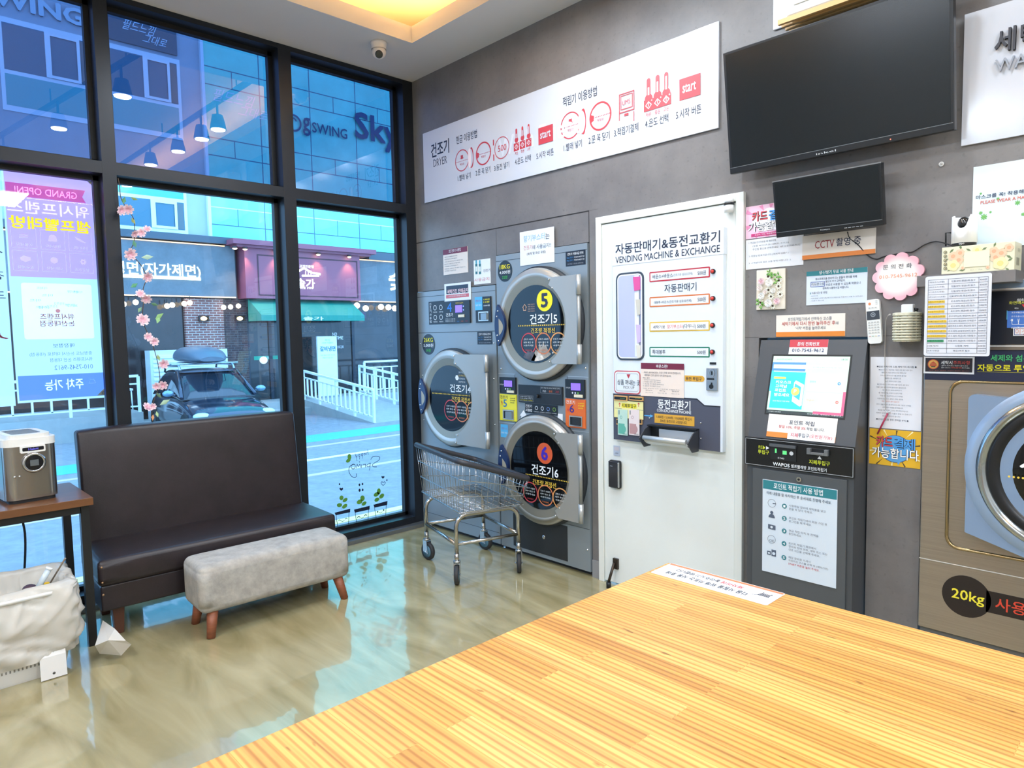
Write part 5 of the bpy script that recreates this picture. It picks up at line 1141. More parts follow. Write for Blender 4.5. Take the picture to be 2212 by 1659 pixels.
b = MB(); b.cyl((C1.x - .002, -.05, zt_ - .02), (C1.x + .012, -.05, zt_ - .024), .006, BLACK, 10); b.build('cable_end', ch)
o = thing('pen_strap', 'grey strap with a maroon pen hanging from the woven pot', 'pen', onY(*zb(330, 900), -.01))
pts = [onY(*zb(405, 748), -.03), onY(*zb(370, 760), -.02), onY(*zb(338, 830), -.012), onY(*zb(330, 1000), -.008), onY(*zb(325, 1300), -.008), onY(*zc(326, 500), -.008), onY(*zc(334, 790), -.009)]
sp2 = smooth_path(pts, 5); b = MB()
for a, c_ in zip(sp2, sp2[1:]): b.bar(a, c_, .0055, .0016, M('a7a39d', .6), up=(1, 0, 0) if abs((c_ - a).normalized().x) < .8 else (0, 1, 0))
b.build('strap', o)
b = MB(); p0 = onY(*zc(362, 835), -.010); p1 = onY(*zc(225, 1110), -.012); b.cyl(p0, p1, .0036, M('a83050', .35), 10); b.cyl(p1, p1 + (p1 - p0) * .04, .0036, M('5a4a44', .4), 10, r2=.0012); b.build('pen', o)
b = MB(); b.tube(smooth_path([onY(*zc(334, 790), -.009), onY(*zc(350, 825), -.012), onY(*zc(400, 810), -.011), onY(*zc(370, 850), -.011)], 5), .0016, M('cfd2d4', .3, .6), 6); b.build('clip', o)
o, P, B = board('drum_notice', 'long white typed notice between the kiosk and the washer', 'notice', (zc(125, 72), zc(832, 72), zc(812, 1075), zc(118, 1025)), .0015, 0, M('dfe0e6', .4))
Z = Zm(P, 1860, 760, 6.284); b = MB()
for k, (t, y, x0, x1, m) in enumerate((('●일반 세탁기와 드럼 세탁기의 차이점 ●', 195, 215, 755, TX), ('●일반 세탁기 : 봉심축을 이용한 강한 회전 세탁 방식', 240, 240, 695, GR), ('빨랫감이 서로 엉켜서 옷감 마찰 손상', 280, 280, 615, GR), ('강력 세탁 방식으로 이불 세탁에 좋지만', 318, 262, 615, GR), ('빨래나 물 사용량이 큼', 358, 330, 540, GR), ('높은 세탁력 장점이 있음', 398, 330, 540, GR), ('● 드럼 세탁기 : 낙차 세탁 차를 이용한 세탁 방식', 440, 222, 645, GR), ('이불이 많은 물에 서서히 떨어지면서 불려지므로', 478, 208, 610, GR), ('물 적게 쓰고 때에 세척력 우수', 518, 292, 555, GR), ('물 사용량 적음, 옷감의 손상이 적음', 556, 240, 558, GR), ('이불 세탁 꼼꼼하게 누이기 어려움', 596, 260, 565, GR), ('이용에 맞는 코스 세탁기 전용 세제로', 635, 222, 572, GR), ('자동 투입기가 들어 있습니다', 672, 280, 520, M('c87a78', .5)), ('세탁기 문을 사용이 끝나면 닫아두세요 가볍게 시작해요', 714, 208, 680, GR), ('문의 세제가 용품을 준비했습니다', 754, 292, 572, GR), ('헹굼을 하실 고객이 디로도 먼저 확인하십시오', 792, 228, 640, GR), ('세제의 양에 따라서 거품이 생길 수 있습니다', 832, 205, 690, GR), ('항상 깨끗하게 씁니다!', 872, 290, 535, GR), ('●문의가 있을 경우 연락을 부탁 ●', 918, 205, 645, M('565c68', .5)))):
    Z.t(b, t, (x0, y), (x1, y + (x1 - x0) * .03), 26 if k in (0, 18) else 20, m)
lettering(o, b)
card_poster('card_sticker', 'yellow card payment sticker below the typed notice', (zc(118, 1035), zc(812, 1092), zc(805, 1590), zc(108, 1515)), 'dfae2e', ('f4e6b0', False), 'bubble', None, None, None, False)
# mask poster, cut by the frame
o, P, B = board('mask_poster', 'pale blue mask reminder poster behind the small camera', 'poster', ((2103, 370), (2420, 300), (2420, 520), (2098, 531)), .004, 0, M('d8e6ea', .3))
Z = Zm(P, 1860, 400, 6.284); b = MB(); u0, v = Z.uv(1560, 170); hh = abs(Z.uv(1560, 140)[1] - Z.uv(1560, 195)[1]); b.text(P, '마스크를 꼭! 착용해 주세요', u0, v - hh / 2, u0 + hh * 13.4, v + hh / 2, M('1f2f55', .5), 0, .014)
u0, v = Z.uv(1622, 240); hh = abs(Z.uv(1622, 218)[1] - Z.uv(1622, 262)[1]); b.text(P, 'PLEASE WEAR A MASK', u0, v - hh / 2, u0 + hh * 12.6, v + hh / 2, M('cf6a5c', .5), 0, .016); lettering(o, b)
b = MB()
for x, y, r in ((1625, 115, .004), (2125, 240, .008), (1625, 378, .006), (1668, 432, .010), (1858, 185, .005), (1757, 365, .004), (2200, 395, .006)):
    u, v = Z.uv(x, y); b.cut()
    for k in range(4): b.rect(P, u - r, v - r * .22, u + r, v + r * .22, M('6cae5c', .5)) if k == 0 else b.line(P, [(u - r * cos(k * pi / 4), v - r * sin(k * pi / 4)), (u + r * cos(k * pi / 4), v + r * sin(k * pi / 4))], r * .4, M('6cae5c', .5))
b.build_each('germ_print', o)
# little hook
c = onY(2033, 354, -.01); b = MB(); b.cyl((c.x, -.001, c.z), (c.x, -.008, c.z), .009, M('d6d4d0', .3), 16); b.cyl((c.x, -.008, c.z), (c.x, -.014, c.z), .004, M('b0aeaa', .3), 10); tag(b.build('wall_hook'), 'tiny round white hook on the grey wall below the television corner', 'hook')
# ledge over the washer with the carton and the camera
b = MB(); b.box(3.43, 3.737, -.155, -.001, 1.605, 1.646, WALLM); struct(b.build('trim_3'), 'grey ledge over the washer')
bx = thing('drying_sheet_box', 'flowered cream carton of dryer sheets on the ledge over the washer', 'box', (3.618, -.11, 1.646))
BP = wallY(-.145); u0, v0, u1, v1 = box_uv(BP, zd(1100, 842), zd(2085, 768), zd(2085, 1145), zd(1088, 1205)); v0 = 1.6462
b = MB(); b.box(u0, u1, -.1445, -.03, v0, v1, M('e4dfc0', .45)); b.build('carton', bx, bevel=.001)
Z = Zm(BP.lift(.0002), 1860, 400, 6.284); b = MB(); CEN = M('ece6c6', .45); PCH = M('ecc4a4', .5); LF = M('6d8058', .5); CRM = M('efe3ac', .5)
def blossom(x, y, r, m):
    u, v = Z.uv(x, y)
    for k in range(5): a = 2 * pi * k / 5; b.disc(Z.P, u + r * .5 * cos(a), v + r * .5 * sin(a), r * .55, m, 0, 12)
    b.disc(Z.P, u, v, r * .45, M('e2aa86', .5) if m is PCH else M('e8d488', .5), .0002, 12)
def leaf(x, y, a, l):
    u, v = Z.uv(x, y); e = Vector((cos(a), sin(a))); t = Vector((-sin(a), cos(a))); p = Vector((u, v)); b.poly(Z.P, [tuple(p), tuple(p + e * l * .5 + t * l * .2), tuple(p + e * l), tuple(p + e * l * .5 - t * l * .2)], LF)
for x, y, a, l in ((1200, 920, .8, .02), (1360, 880, 1.8, .02), (1490, 890, 2.6, .018), (1640, 880, .5, .018), (1800, 840, 1.2, .018), (1930, 860, .2, .02), (1970, 950, -.6, .02), (1770, 960, 3.6, .02), (1190, 1000, 3.4, .018), (1390, 985, .2, .018), (1330, 1160, .1, .02), (1800, 1130, .3, .02), (1960, 1120, -.8, .018), (1170, 1170, .6, .014), (1990, 1030, .6, .018), (1180, 1080, 1.2, .014)): leaf(x, y, a, l)
for x, y, r, m in ((1250, 965, .016, PCH), (1345, 920, .015, PCH), (1325, 1015, .015, PCH), (1575, 880, .015, CRM), (1805, 895, .015, PCH), (1905, 920, .016, PCH), (1825, 980, .016, PCH), (2010, 845, .014, PCH), (1250, 1090, .020, CRM), (1890, 1060, .022, CRM), (1380, 1125, .006, PCH), (1720, 1115, .006, PCH)): blossom(x, y, r, m)
for y in (910, 965, 1020, 1075, 1130): u, v = Z.uv(1145, y); b.disc(Z.P, u, v, .0058, M('5e5a4e', .5), 0, 16); b.ring(Z.P, u, v, .003, .0012, CRM, .0003, 12)
Z.quad(b, (1398, 905), (1745, 890), (1745, 1098), (1398, 1110), CEN); b.build('flower_print', bx)
Z = Z.on(Z.P.lift(.0006)); b = MB(); Z.t(b, 'AURA', (1420, 985), (1585, 972), 62, M('4a4a44', .5), -.0); Z.t(b, 'DRY', (1598, 978), (1725, 970), 62, M('4a4a44', .5)); Z.t(b, 'mild', (1545, 945), (1598, 942), 18, M('6a6a60', .5)); Z.t(b, 'FABRIC SOFTENER SHEETS', (1465, 1025), (1670, 1018), 12, M('6a6a60', .5)); Z.t(b, '섬유유연제 시트', (1515, 1055), (1618, 1050), 18, M('c98a4e', .5)); Z.t(b, '25cm  x  17cm', (1478, 1150), (1645, 1143), 14, M('8a8a7c', .5)); lettering(bx, b)
b = MB(); XP = Plane((u1, 0, 0), (0, 1, 0), (0, 0, 1), (1, 0, 0)); b.text(XP, '아우라', -.10, v1 - .035, -.06, v1 - .02, M('8a8a7c', .5), .0008)
for k in range(12): b.rect(XP, -.115 + .004 * k, v0 + .018, -.115 + .004 * k + (.001 if k % 3 else .0022), v0 + .045, M('3a3a36', .5), .0008)
b.build('side_print', bx)
wc = thing('web_camera', 'white pan camera with a black dome head on top of the flowered carton', 'camera', (3.56, -.075, v1))
x0 = onY(*zd(1210, 600), -.11).x; x1 = onY(*zd(1552, 600), -.11).x; cx = (x0 + x1) / 2; r_ = (x1 - x0) / 2; zt_ = onY(*zd(1380, 410), -.11).z; zbk = v1 + .0005; cy = -.085
b = MB(); b.lathe([(0, 0), (r_ * .98, 0), (r_ * .98, .016)], (cx, cy, zbk), (0, 0, 1), BLACK, 28); b.build('base', wc)
b = MB(); b.text(Plane((0, cy - r_ * .99, 0), (1, 0, 0), (0, 0, 1)), 'tapo', cx - r_ * .2, zbk + .006, cx + r_ * .25, zbk + .013, INKW, 0); lettering(wc, b)
WB = M('f0efee', .3); b = MB(); n = 36; H_ = zt_ - zbk - .016; vs_ = []; fs = []
for k in range(n):
    a = 2 * pi * k / n; x = sin(a); y = -cos(a); notch = 0.0
    # the front is cut away in a round notch for the dome
    if y < .3 and abs(x) < .60: notch = .48 * H_ * (1 - (abs(x) / .60) ** 3)
    for h_, rr in ((0, 1.0), (H_ - notch, .97)): vs_.append((cx + r_ * rr * x, cy + r_ * rr * y, zbk + .016 + h_))
for k in range(n): fs.append((2 * k, 2 * ((k + 1) % n), 2 * ((k + 1) % n) + 1, 2 * k + 1))
b.add(vs_, fs, WB, True); b.add([vs_[2 * k] for k in range(n)], [tuple(range(n))[::-1]], WB); b.build('shell', wc, solid=.003)
b = MB(); b.lathe([(r_ * 1.0, 0), (r_ * 1.0, .0018)], (cx, cy, zbk + .016), (0, 0, 1), M('c05058', .4), 28); b.build('red_ring', wc)
b = MB(); b.ball((cx, cy - .002, zbk + .016 + H_ * .72), r_ * .56, M('15171b', .12, coat=1.0), 20, sz=1.15); b.build('dome_head', wc)
b = MB(); b.cyl((cx, cy - r_ * .50, zbk + .016 + H_ * .68), (cx, cy - r_ * .57, zbk + .016 + H_ * .68), r_ * .2, M('0a0b10', .1), 16); b.disc(Plane((0, cy - r_ * .58, 0), (1, 0, 0), (0, 0, 1)), cx, zbk + .016 + H_ * .70, r_ * .06, M('4a7af0', .3, emit=2.5), 0, 10); b.build('lens', wc)
b = MB(); b.tube(smooth_path([onY(*za(1275, 445), -.008), onY(*za(1305, 525), -.006), onY(*za(1400, 600), -.009), onY(*za(1520, 730), -.004), onY(*za(1620, 772), -.004), onY(*za(1720, 740), -.004), onY(*zd(590, 915), -.005), onY(*zd(700, 905), -.005), onY(*zd(860, 810), -.005), onY(*zd(980, 768), -.006), onY(*zd(1100, 778), -.03), (cx - r_ * .9, cy + .01, zbk + .008)], 6), .0022, M('1c1c1e', .5), 6); tag(b.build('power_cable'), 'thin black cable looping from the small monitor to the white camera', 'cable')
b = MB(); b.tube([onY(*zd(1150, 830), -.02), onY(*zd(1150, 648), -.02), onY(*zd(1230, 645), -.02)], .0028, M('1a1a1c', .5), 6); tag(b.build('wire_bracket'), 'bent black wire bracket beside the white camera', 'bracket')
# papers over the dryers
zq_ = ZV(880, 440, 5.267)
o, P, B = board('dryer_notice', 'cream notice with a maroon header above dryer 4', 'notice', (zq_(405, 528), zq_(683, 485), zq_(688, 780), zq_(412, 815)), .003, 0, BEIGE)
Z = Zm(P, 880, 440, 5.267); b = MB(); b.rect(P, B[0], B[3] - (B[3] - B[1]) * .2, B[2], B[3], MAROON); b.build('header_band', o)
b = MB(); Z.t(b, '2단 건조기 사용법', (472, 540), (607, 522), 36, INKW, .006, .0005)
for k, (t, x1) in enumerate((('● 투입 전 세탁물을 확인하세요.', 570), ('● 동전투입하신 경우에 환불 불가', 565), ('   (건조기 5를 동전투입하고, 6을 돌린 경우)', 632), ('● 건조기 사용시간은 추가를 하세요', 600), ('   시작버튼을 누르면 작동됩니다.', 580), ('   (2층에서는 2대를 동시에 사용이 가능합니다)', 660), ('   시작 버튼은 꼭 눌러주세요', 555))): Z.t(b, t, (425, 606 + 27 * k), (x1, 592 + 27 * k - (x1 - 570) * .06), 15, GR)
lettering(o, b)
o, P, B = board('scent_notice', 'torn-corner white paper with two green bottles above dryer 4', 'notice', (zq_(752, 645), zq_(945, 622), zq_(945, 905), zq_(760, 920)), .0015, 0, M('eceef0', .4))
Z = Zm(P, 880, 440, 5.267); b = MB()
for x in (785, 825):
    u, v = Z.uv(x, 735); b.rect(P, u - .011, v - .04, u + .011, v + .03, M('2f6f74', .4)); b.rect(P, u - .008, v + .03, u + .008, v + .055, M('4fa0b4', .4)); b.rect(P, u - .008, v - .022, u + .008, v + .012, M('dfe9e6', .4), .0004)
b.build('bottle_print', o)
b = MB(); Z.t(b, '건조기', (865, 765), (945, 752), 32, TX); Z.t(b, '사용금지', (762, 872), (932, 852), 40, M('d88a86', .5)); lettering(o, b)
o, P, B = board('booster_notice', 'white handwritten paper hung over the top edge of dryer 5', 'notice', (zq_(1272, 325), zq_(1668, 262), zq_(1672, 662), zq_(1290, 708)), .0015, -.0145, M('e9ecf1', .4))
Z = Zm(P, 880, 440, 5.267); b = MB(); Z.t(b, '향기부스터', (1322, 398), (1562, 372), 74, M('8fc0de', .5), .0); Z.t(b, '는', (1570, 370), (1618, 364), 66, TX); Z.t(b, '건조기', (1325, 505), (1420, 495), 50, M('d87a78', .5)); Z.t(b, '에 사용금지!!', (1424, 494), (1635, 470), 52, M('5a6478', .5)); Z.t(b, '(화재 및 화상 유발)', (1360, 570), (1575, 552), 36, TX); lettering(o, b)
o, P, B = board('no_touch_sign', 'white card with red lettering standing on the top edge of dryer 4', 'sign', (zq_(422, 912), zq_(718, 890), zq_(722, 1092), zq_(422, 1112)), .003, -.0145, M('eceef2', .35))
Z = Zm(P, 880, 440, 5.267); b = MB(); q = Z.box((440, 935), (692, 918), (692, 1010), (444, 1028)); b.rect(P, *q, M('2a3344', .4)); q = Z.box((440, 1040), (700, 1020), (700, 1060), (440, 1078)); b.rect(P, *q, M('d0686e', .4)); b.build('print', o)
b = MB(); Z.t(b, '세탁건조 판매금지', (455, 1000), (690, 985), 50, M('e08a90', .4), .03, .0004); Z.t(b, '세탁건조 판매금지', (455, 1000), (690, 985), 46, M('f4eef0', .4), .0, .0008); Z.t(b, '건조기용 섬유유연제를 사용하세요', (470, 1055), (670, 1040), 18, INKW, 0, .0004); lettering(o, b)

# ---- washer
WS = M('aea498', .30, .85, name='brown_tinted_steel', noise=(3.0, .10, (1, 1, 60))); WLX0, WLX1 = 3.424, 4.398; WCX = 3.911; WY = -.02  # stainless steel; brown of the reflected table put into its colour
wm = thing('washing_machine', 'large bronze steel washer with a blue-grey door panel cut by the frame', 'washing machine', (WCX, WY, 0))
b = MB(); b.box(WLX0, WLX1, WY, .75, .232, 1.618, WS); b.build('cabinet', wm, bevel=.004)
b = MB(); b.box(WLX0 + .004, WLX1 - .004, .0, .7, 0, .225, M('6f7072', .4, .4)); b.build('plinth', wm)
P = wallY(WY); LINE = M('e6e4e0', .25, .5)
b = MB()
b.slab(P, WLX0 + .002, 1.586, WLX1 - .002, 1.616, 0, .008, M('7c93ad', .3, .3)); b.rect(P, WLX0, 1.6155, WLX1, 1.6185, LINE, .009); b.rect(P, WLX0, 1.582, WLX1, 1.588, LINE, .009)
b.slab(P, WLX0 + .002, 1.362, WLX1 - .002, 1.378, 0, .008, M('8d8378', .3, .8)); b.rect(P, WLX0, 1.374, WLX1, 1.379, LINE, .009)
b.rect(P, WLX0, .515, WLX1, .519, LINE, .001)
b.build('trim_strip', wm)
b = MB(); b.slab(P, WLX0 + .11, 1.382, WLX1 - .04, 1.578, 0, .006, M('1b1e28', .3)); cp = b.build('control_panel', wm); Q = P.lift(.0066); Z = Zm(Q, 2050, 580, 5.926)
b = MB(); q = Z.box((745, 535), (1400, 535), (1400, 755), (745, 752)); b.rect(Q, *q, M('3a64a8', .3, emit=.35, ecol='3a6ac0')); b.rect(Q, q[0] - .002, q[1] + .03, q[0], q[3] + .002, M('4a9ab0', .3, emit=.4)); tsn = b.build('touch_screen', cp)
Q2 = Q.lift(.0006); b = MB()
for k in range(5):
    u, v = Z.uv(848 + 85 * k, 680); b.line(Q2, [(u - .012, v + .010), (u - .009, v - .010), (u + .009, v - .010), (u + .012, v + .010)], .0016, INKW); b.text(Q2, '4500원', u - .012, v - .026, u + .012, v - .018, INKW); b.text(Q2, '표준세탁', u - .012, v + .030, u + .012, v + .036, INKW); b.text(Q2, '온수코스', u - .012, v + .016, u + .012, v + .022, INKW)
u, v = Z.uv(785, 662); b.poly(Q2, [(u, v), (u + .008, v + .005), (u + .008, v - .005)], INKW); b.text(Q2, '메뉴', u + .012, v + .04, u + .024, v + .046, INKW); b.build('key_print', tsn)
b = MB(); u, v = Z.uv(870, 408); b.text(Q2, '원하시는 코스를', u, v - .005, u + .09, v + .006, INKW, 0, .006); u, v = Z.uv(768, 442); b.text(Q2, '화면에서 터치해 주세요', u, v - .006, u + .13, v + .006, M('dfe04a', .5), 0, .006); u, v = Z.uv(955, 480); b.poly(Q2, [(u - .006, v + .006), (u + .01, v + .006), (u + .002, v - .006)], RED); lettering(cp, b)
b = MB(); q = Z.box((822, 752), (1500, 752), (1500, 858), (825, 860)); b.slab(Q, *q, .002, .004, M('eceff2', .35)); b.frame(Q, q[0] + .003, q[1] + .003, q[2] - .003, q[3] - .003, .002, M('3a4a8a', .4), .0044); sk = b.build('handwritten_strip', cp)
b = MB(); u, v = Z.uv(855, 808); b.text(Q, '이것만 눌러 주세요', u, v - .012, u + .16, v + .012, M('e09a90', .5), .0046); lettering(sk, b)
# detergent banner
b = MB(); b.slab(P, WLX0 + .004, 1.243, WLX1 - .004, 1.362, 0, .003, M('1c2440', .4)); ab = b.build('detergent_banner', wm); Qb = P.lift(.0038); Zb = Zm(Qb, 1860, 560, 6.284)
b = MB(); u, v = Zb.uv(1760, 1340); hh = abs(Zb.uv(1760, 1295)[1] - Zb.uv(1760, 1385)[1]); b.text(Qb, '세제와 섬유유연제가', u, v - hh / 2, u + hh * 8.6, v + hh / 2, M('3fae6a', .5), 0, .02); u, v = Zb.uv(1580, 1470); hh = abs(Zb.uv(1580, 1425)[1] - Zb.uv(1580, 1518)[1]); b.text(Qb, '자동으로 투입됩니다!', u, v - hh / 2, u + hh * 9.6, v + hh / 2, M('e6dc22', .5), 0, .024); b.rect(Qb, u, v - hh * .62, WLX1 - .02, v - hh * .59, M('e6dc22', .5)); lettering(ab, b)
# caution sticker on the machine
b = MB(); q = Zb.box((855, 1322), (1542, 1325), (1535, 1565), (850, 1545)); b.slab(P, *q, .004, .0055, M('e6e8ec', .35)); b.rect(P, q[0] + .006, q[1] + .007, q[2] - .006, q[3] - .005, M('26242f', .4), .006); cs = b.build('caution_sticker', wm)
Qc = P.lift(.0066); Zc = Zb.on(Qc); b = MB(); Zc.t(b, '세탁시', (1087, 1402), (1240, 1404), 50, INKW, .014); Zc.t(b, '주의사항', (1250, 1404), (1482, 1406), 50, M('c8504a', .5), .008); Zc.t(b, '세탁이 버겨지나 이상이 없이 완성', (1090, 1442), (1448, 1450), 18, INKW); Zc.t(b, '필수 코스니', (1090, 1470), (1210, 1472), 18, INKW); Zc.t(b, '주머니를 비워', (1225, 1472), (1365, 1474), 22, M('e05a50', .5), .01); Zc.t(b, '해 주세요', (1370, 1476), (1474, 1478), 18, INKW); Zc.t(b, '동전, 열쇠, 볼펜은 고장의 원인이 됩니다', (925, 1505), (1460, 1520), 9, M('b86a60', .5)); lettering(cs, b)
b = MB(); u, v = Zc.uv(980, 1425); r_ = abs(Zc.uv(980, 1358)[1] - v); b.disc(Qc, u, v, r_, M('c8553c', .5), 0, 28); b.disc(Qc, u, v, r_ * .86, M('e0b05a', .5), .0003, 28); b.poly(Qc, [(u - r_ * .6, v + r_ * .1), (u, v + r_ * .6), (u + r_ * .6, v + r_ * .1)], M('c8553c', .5), .0006); b.rect(Qc, u - r_ * .6, v - r_ * .35, u + r_ * .6, v + r_ * .02, M('c8553c', .5), .0006); b.rect(Qc, u - r_ * .35, v - r_ * .6, u + r_ * .4, v - r_ * .4, M('3a3a30', .5), .0006); b.build('badge_print', cs)
# price list
pl = thing('price_list', 'laminated white price list table hanging from the ledge over the washer', 'notice', (3.53, -.158, 1.37))
PL = wallY(-.146); Zb2 = Zm(PL.lift(.012), 1860, 560, 6.284); q = Zb2.box((868, 235), (1768, 185), (1755, 1318), (855, 1310)); b = MB(); b.prism(PL, rrect(q[0], q[1], q[2], q[3], .008), .0105, .012, M('dadce4', .25)); b.build('sheet', pl)
LP = PL.lift(.0126); w = q[2] - q[0]; h = q[3] - q[1]; a0, a1, c0, c1 = q[0] + w * .05, q[0] + w * .95, q[1] + h * .035, q[1] + h * .955
b = MB(); xs = (a0, a0 + (a1 - a0) * .345, a0 + (a1 - a0) * .85, a1); LN = M('3c4250', .5)
for k in range(16): v = c1 - (c1 - c0) * k / 15; b.rect(LP, a0, v - .0005, a1, v + .0005, LN)
for x in xs: b.rect(LP, x - .0005, c0, x + .0005, c1, LN)
rws = [('1쾌속코스(찬물)', '찬물세탁-헹굼2회-탈수', '4000원', 0), ('2표준코스(찬물)', '찬물세탁-헹굼3회-탈수', '4500원', 0), ('3고급코스(찬물)', '찬물세탁-헹굼4회-탈수', '5000원', 0), ('4최고급코스(찬물)', '찬물세탁2회-헹굼4회-탈수', '5500원', 0), ('5쾌속코스(온수)', '온수세탁-헹굼2회-탈수', '4500원', 1), ('6표준코스(온수)', '온수세탁-헹굼3회-탈수', '5000원', 1), ('7고급코스(온수)', '온수세탁-헹굼4회-탈수', '5500원', 1), ('8최고급코스(온수)', '온수세탁2회-헹굼4회-탈수', '6000원', 1), ('9이불/커튼코스(온수)', '온수세탁-헹굼4회-강력탈수', '6500원', 1), ('10울림/속옷세탁(온수)', '물먼저온수세탁-헹굼4회-탈수', '6500원', 1), ('11아토피코스(온수)', '온수세탁-삶음헹굼4회-탈수', '6500원', 1), ('12아웃도어/패딩(온수)', '온수세탁-헹굼4회-약한탈수', '6500원', 1), ('13울코스(찬물)', '찬물세탁-헹굼4회-약한탈수', '6500원', 2), ('14통세척', '드럼통 세척', '500원', 0), ('15추가헹굼', '헹굼1회후 탈수', '1000원', 0)]
for k, (t, u_, p_, hl) in enumerate(rws):
    v = c1 - (c1 - c0) * (k + .5) / 15; e = (c1 - c0) / 15 * .17; tw = (xs[1] - xs[0]) * (.28 + .06 * len(t)); tw = min(tw, (xs[1] - xs[0]) * .93)
    if hl: b.rect(LP, xs[0] + .001, v - e * 1.5, xs[0] + tw + .002, v + e * 1.5, M('e8c23a' if hl == 1 else '3f9a6a', .5), .0002)
    b.text(LP, t, xs[0] + .002, v - e, xs[0] + tw, v + e, M('4a4c50', .5) if not hl else M('5a4a1c' if hl == 1 else '1f4a34', .5), .0005)
    tw = (xs[2] - xs[1]) * min(.92, .09 + .058 * len(u_)); m_ = (xs[1] + xs[2]) / 2; b.text(LP, u_, m_ - tw / 2, v - e, m_ + tw / 2, v + e, TX, .0005, .004); b.text(LP, p_, xs[2] + .003, v - e, xs[3] - .003, v + e, TX, .0005, .004)
b.build('table_print', pl)
# door
DX0, DX1, DZ0, DZ1 = 3.512, 4.310, .578, 1.246
b = MB(); o_ = rrect(DX0, DZ0, DX1, DZ1, .05, 8); i_ = rrect(DX0 + .012, DZ0 + .012, DX1 - .012, DZ1 - .012, .042, 8); n = len(o_)
b.add([P.p(*p, .002) for p in o_] + [P.p(*p, .012) for p in [( (a[0] + c[0]) / 2, (a[1] + c[1]) / 2) for a, c in zip(o_, i_)]] + [P.p(*p, .001) for p in i_], [(k, (k + 1) % n, n + (k + 1) % n, n + k) for k in range(n)] + [(n + k, n + (k + 1) % n, 2 * n + (k + 1) % n, 2 * n + k) for k in range(n)], M('a8926a', .22, .9, name='gold_door_trim'), True)
b.build('door_trim', wm)
CZ = .925; BL = M('8298b4', .35, .15, name='blue_grey_door_plastic')
xr_ = 2 * WCX - 3.588
pts = [(3.588, .665)] + [(3.588 + .02 - .02 * cos(pi / 2 * k / 4), 1.175 + .02 * sin(pi / 2 * k / 4)) for k in range(5)] + [(WCX, 1.172), (xr_ - .02, 1.195), (xr_, 1.175), (xr_, .665)] + [(WCX + .13, .605), (WCX, .578), (WCX - .13, .605)]
pts = pts[::-1]
b = MB(); b.prism(P, pts, 0, .045, BL, M('7388a2', .35)); b.build('door_panel', wm, bevel=.006, seg=3)
b = MB()
b.lathe([(.330, .045), (.312, .056), (.292, .058), (.272, .050)], (WCX, WY, CZ), (0, -1, 0), M('93a8c2', .3, .2), 64)
b.lathe([(.291, .0582), (.280, .070), (.268, .067), (.256, .052)], (WCX, WY, CZ), (0, -1, 0), M('b4bcc0', .16, .95, name='chrome_door_ring'), 72)
b.build('door_ring', wm)
b = MB(); b.lathe([(.262, .050), (.250, .060), (.222, .050), (.205, .030)], (WCX, WY, CZ), (0, -1, 0), M('1a1b1e', .3), 64); b.build('rubber_ring', wm)
b = MB(); b.lathe([(.215, .034), (.17, .048), (.10, .060), (0, .064)], (WCX, WY, CZ), (0, -1, 0), M('0e0e10', .04, name='washer_bowl_glass', spec=.6), 48); bg_ = b.build('door_glass', wm)
b = MB(); Gp = P.lift(.067); b.text(Gp, '세탁기1', WCX - .155, CZ + .0, WCX + .16, CZ + .07, INKW, 0, .018); dotted(b, Gp, WCX - .185, WCX + .185, CZ - .022, INKY); b.text(Gp, '세탁량 적정선', WCX - .135, CZ - .085, WCX + .135, CZ - .045, INKY, 0, .008); lettering(bg_, b)
# capacity badge
Zf = Zm(P.lift(.0016), 1860, 1000, 3.949); u, v = Zf.uv(895, 1140); r_ = .082; u_ = Zf.uv(1050, 1100)[0]
b = MB(); BK = M('241b18', .4); b.prism(P, [(u + r_ * cos(2 * pi * k / 40), v + r_ * sin(2 * pi * k / 40)) for k in range(40)], 0, .0012, BK); b.slab(P, u + r_ * .80, v - .042, WLX1 - .06, v + .042, 0, .0012, BK); cb = b.build('capacity_sticker', wm)
b = MB(); Zf.t(b, '20kg', (772, 1125), (1052, 1172), 112, M('e8d83a', .5), .012); q_ = Zf.uv(1145, 1225); hh = abs(Zf.uv(1145, 1175)[1] - Zf.uv(1145, 1285)[1]); b.text(Zf.P, '사용요금', q_[0], v - hh / 2, q_[0] + hh * 3.9, v + hh / 2, M('d0442e', .5), 0, .01); lettering(cb, b)

# ================================================================== FURNITURE
# ---- leather bench with a high back, standing along the window
TH = radians(2.2)
LEA = M('241b1e', .40, name='dark_brown_leather', noise=(9, .30), bump=(160, .12, .004))
bn = thing('sofa_bench', 'dark brown leather bench with a high back along the window', 'sofa', (.33, -1.70, 0), -TH)
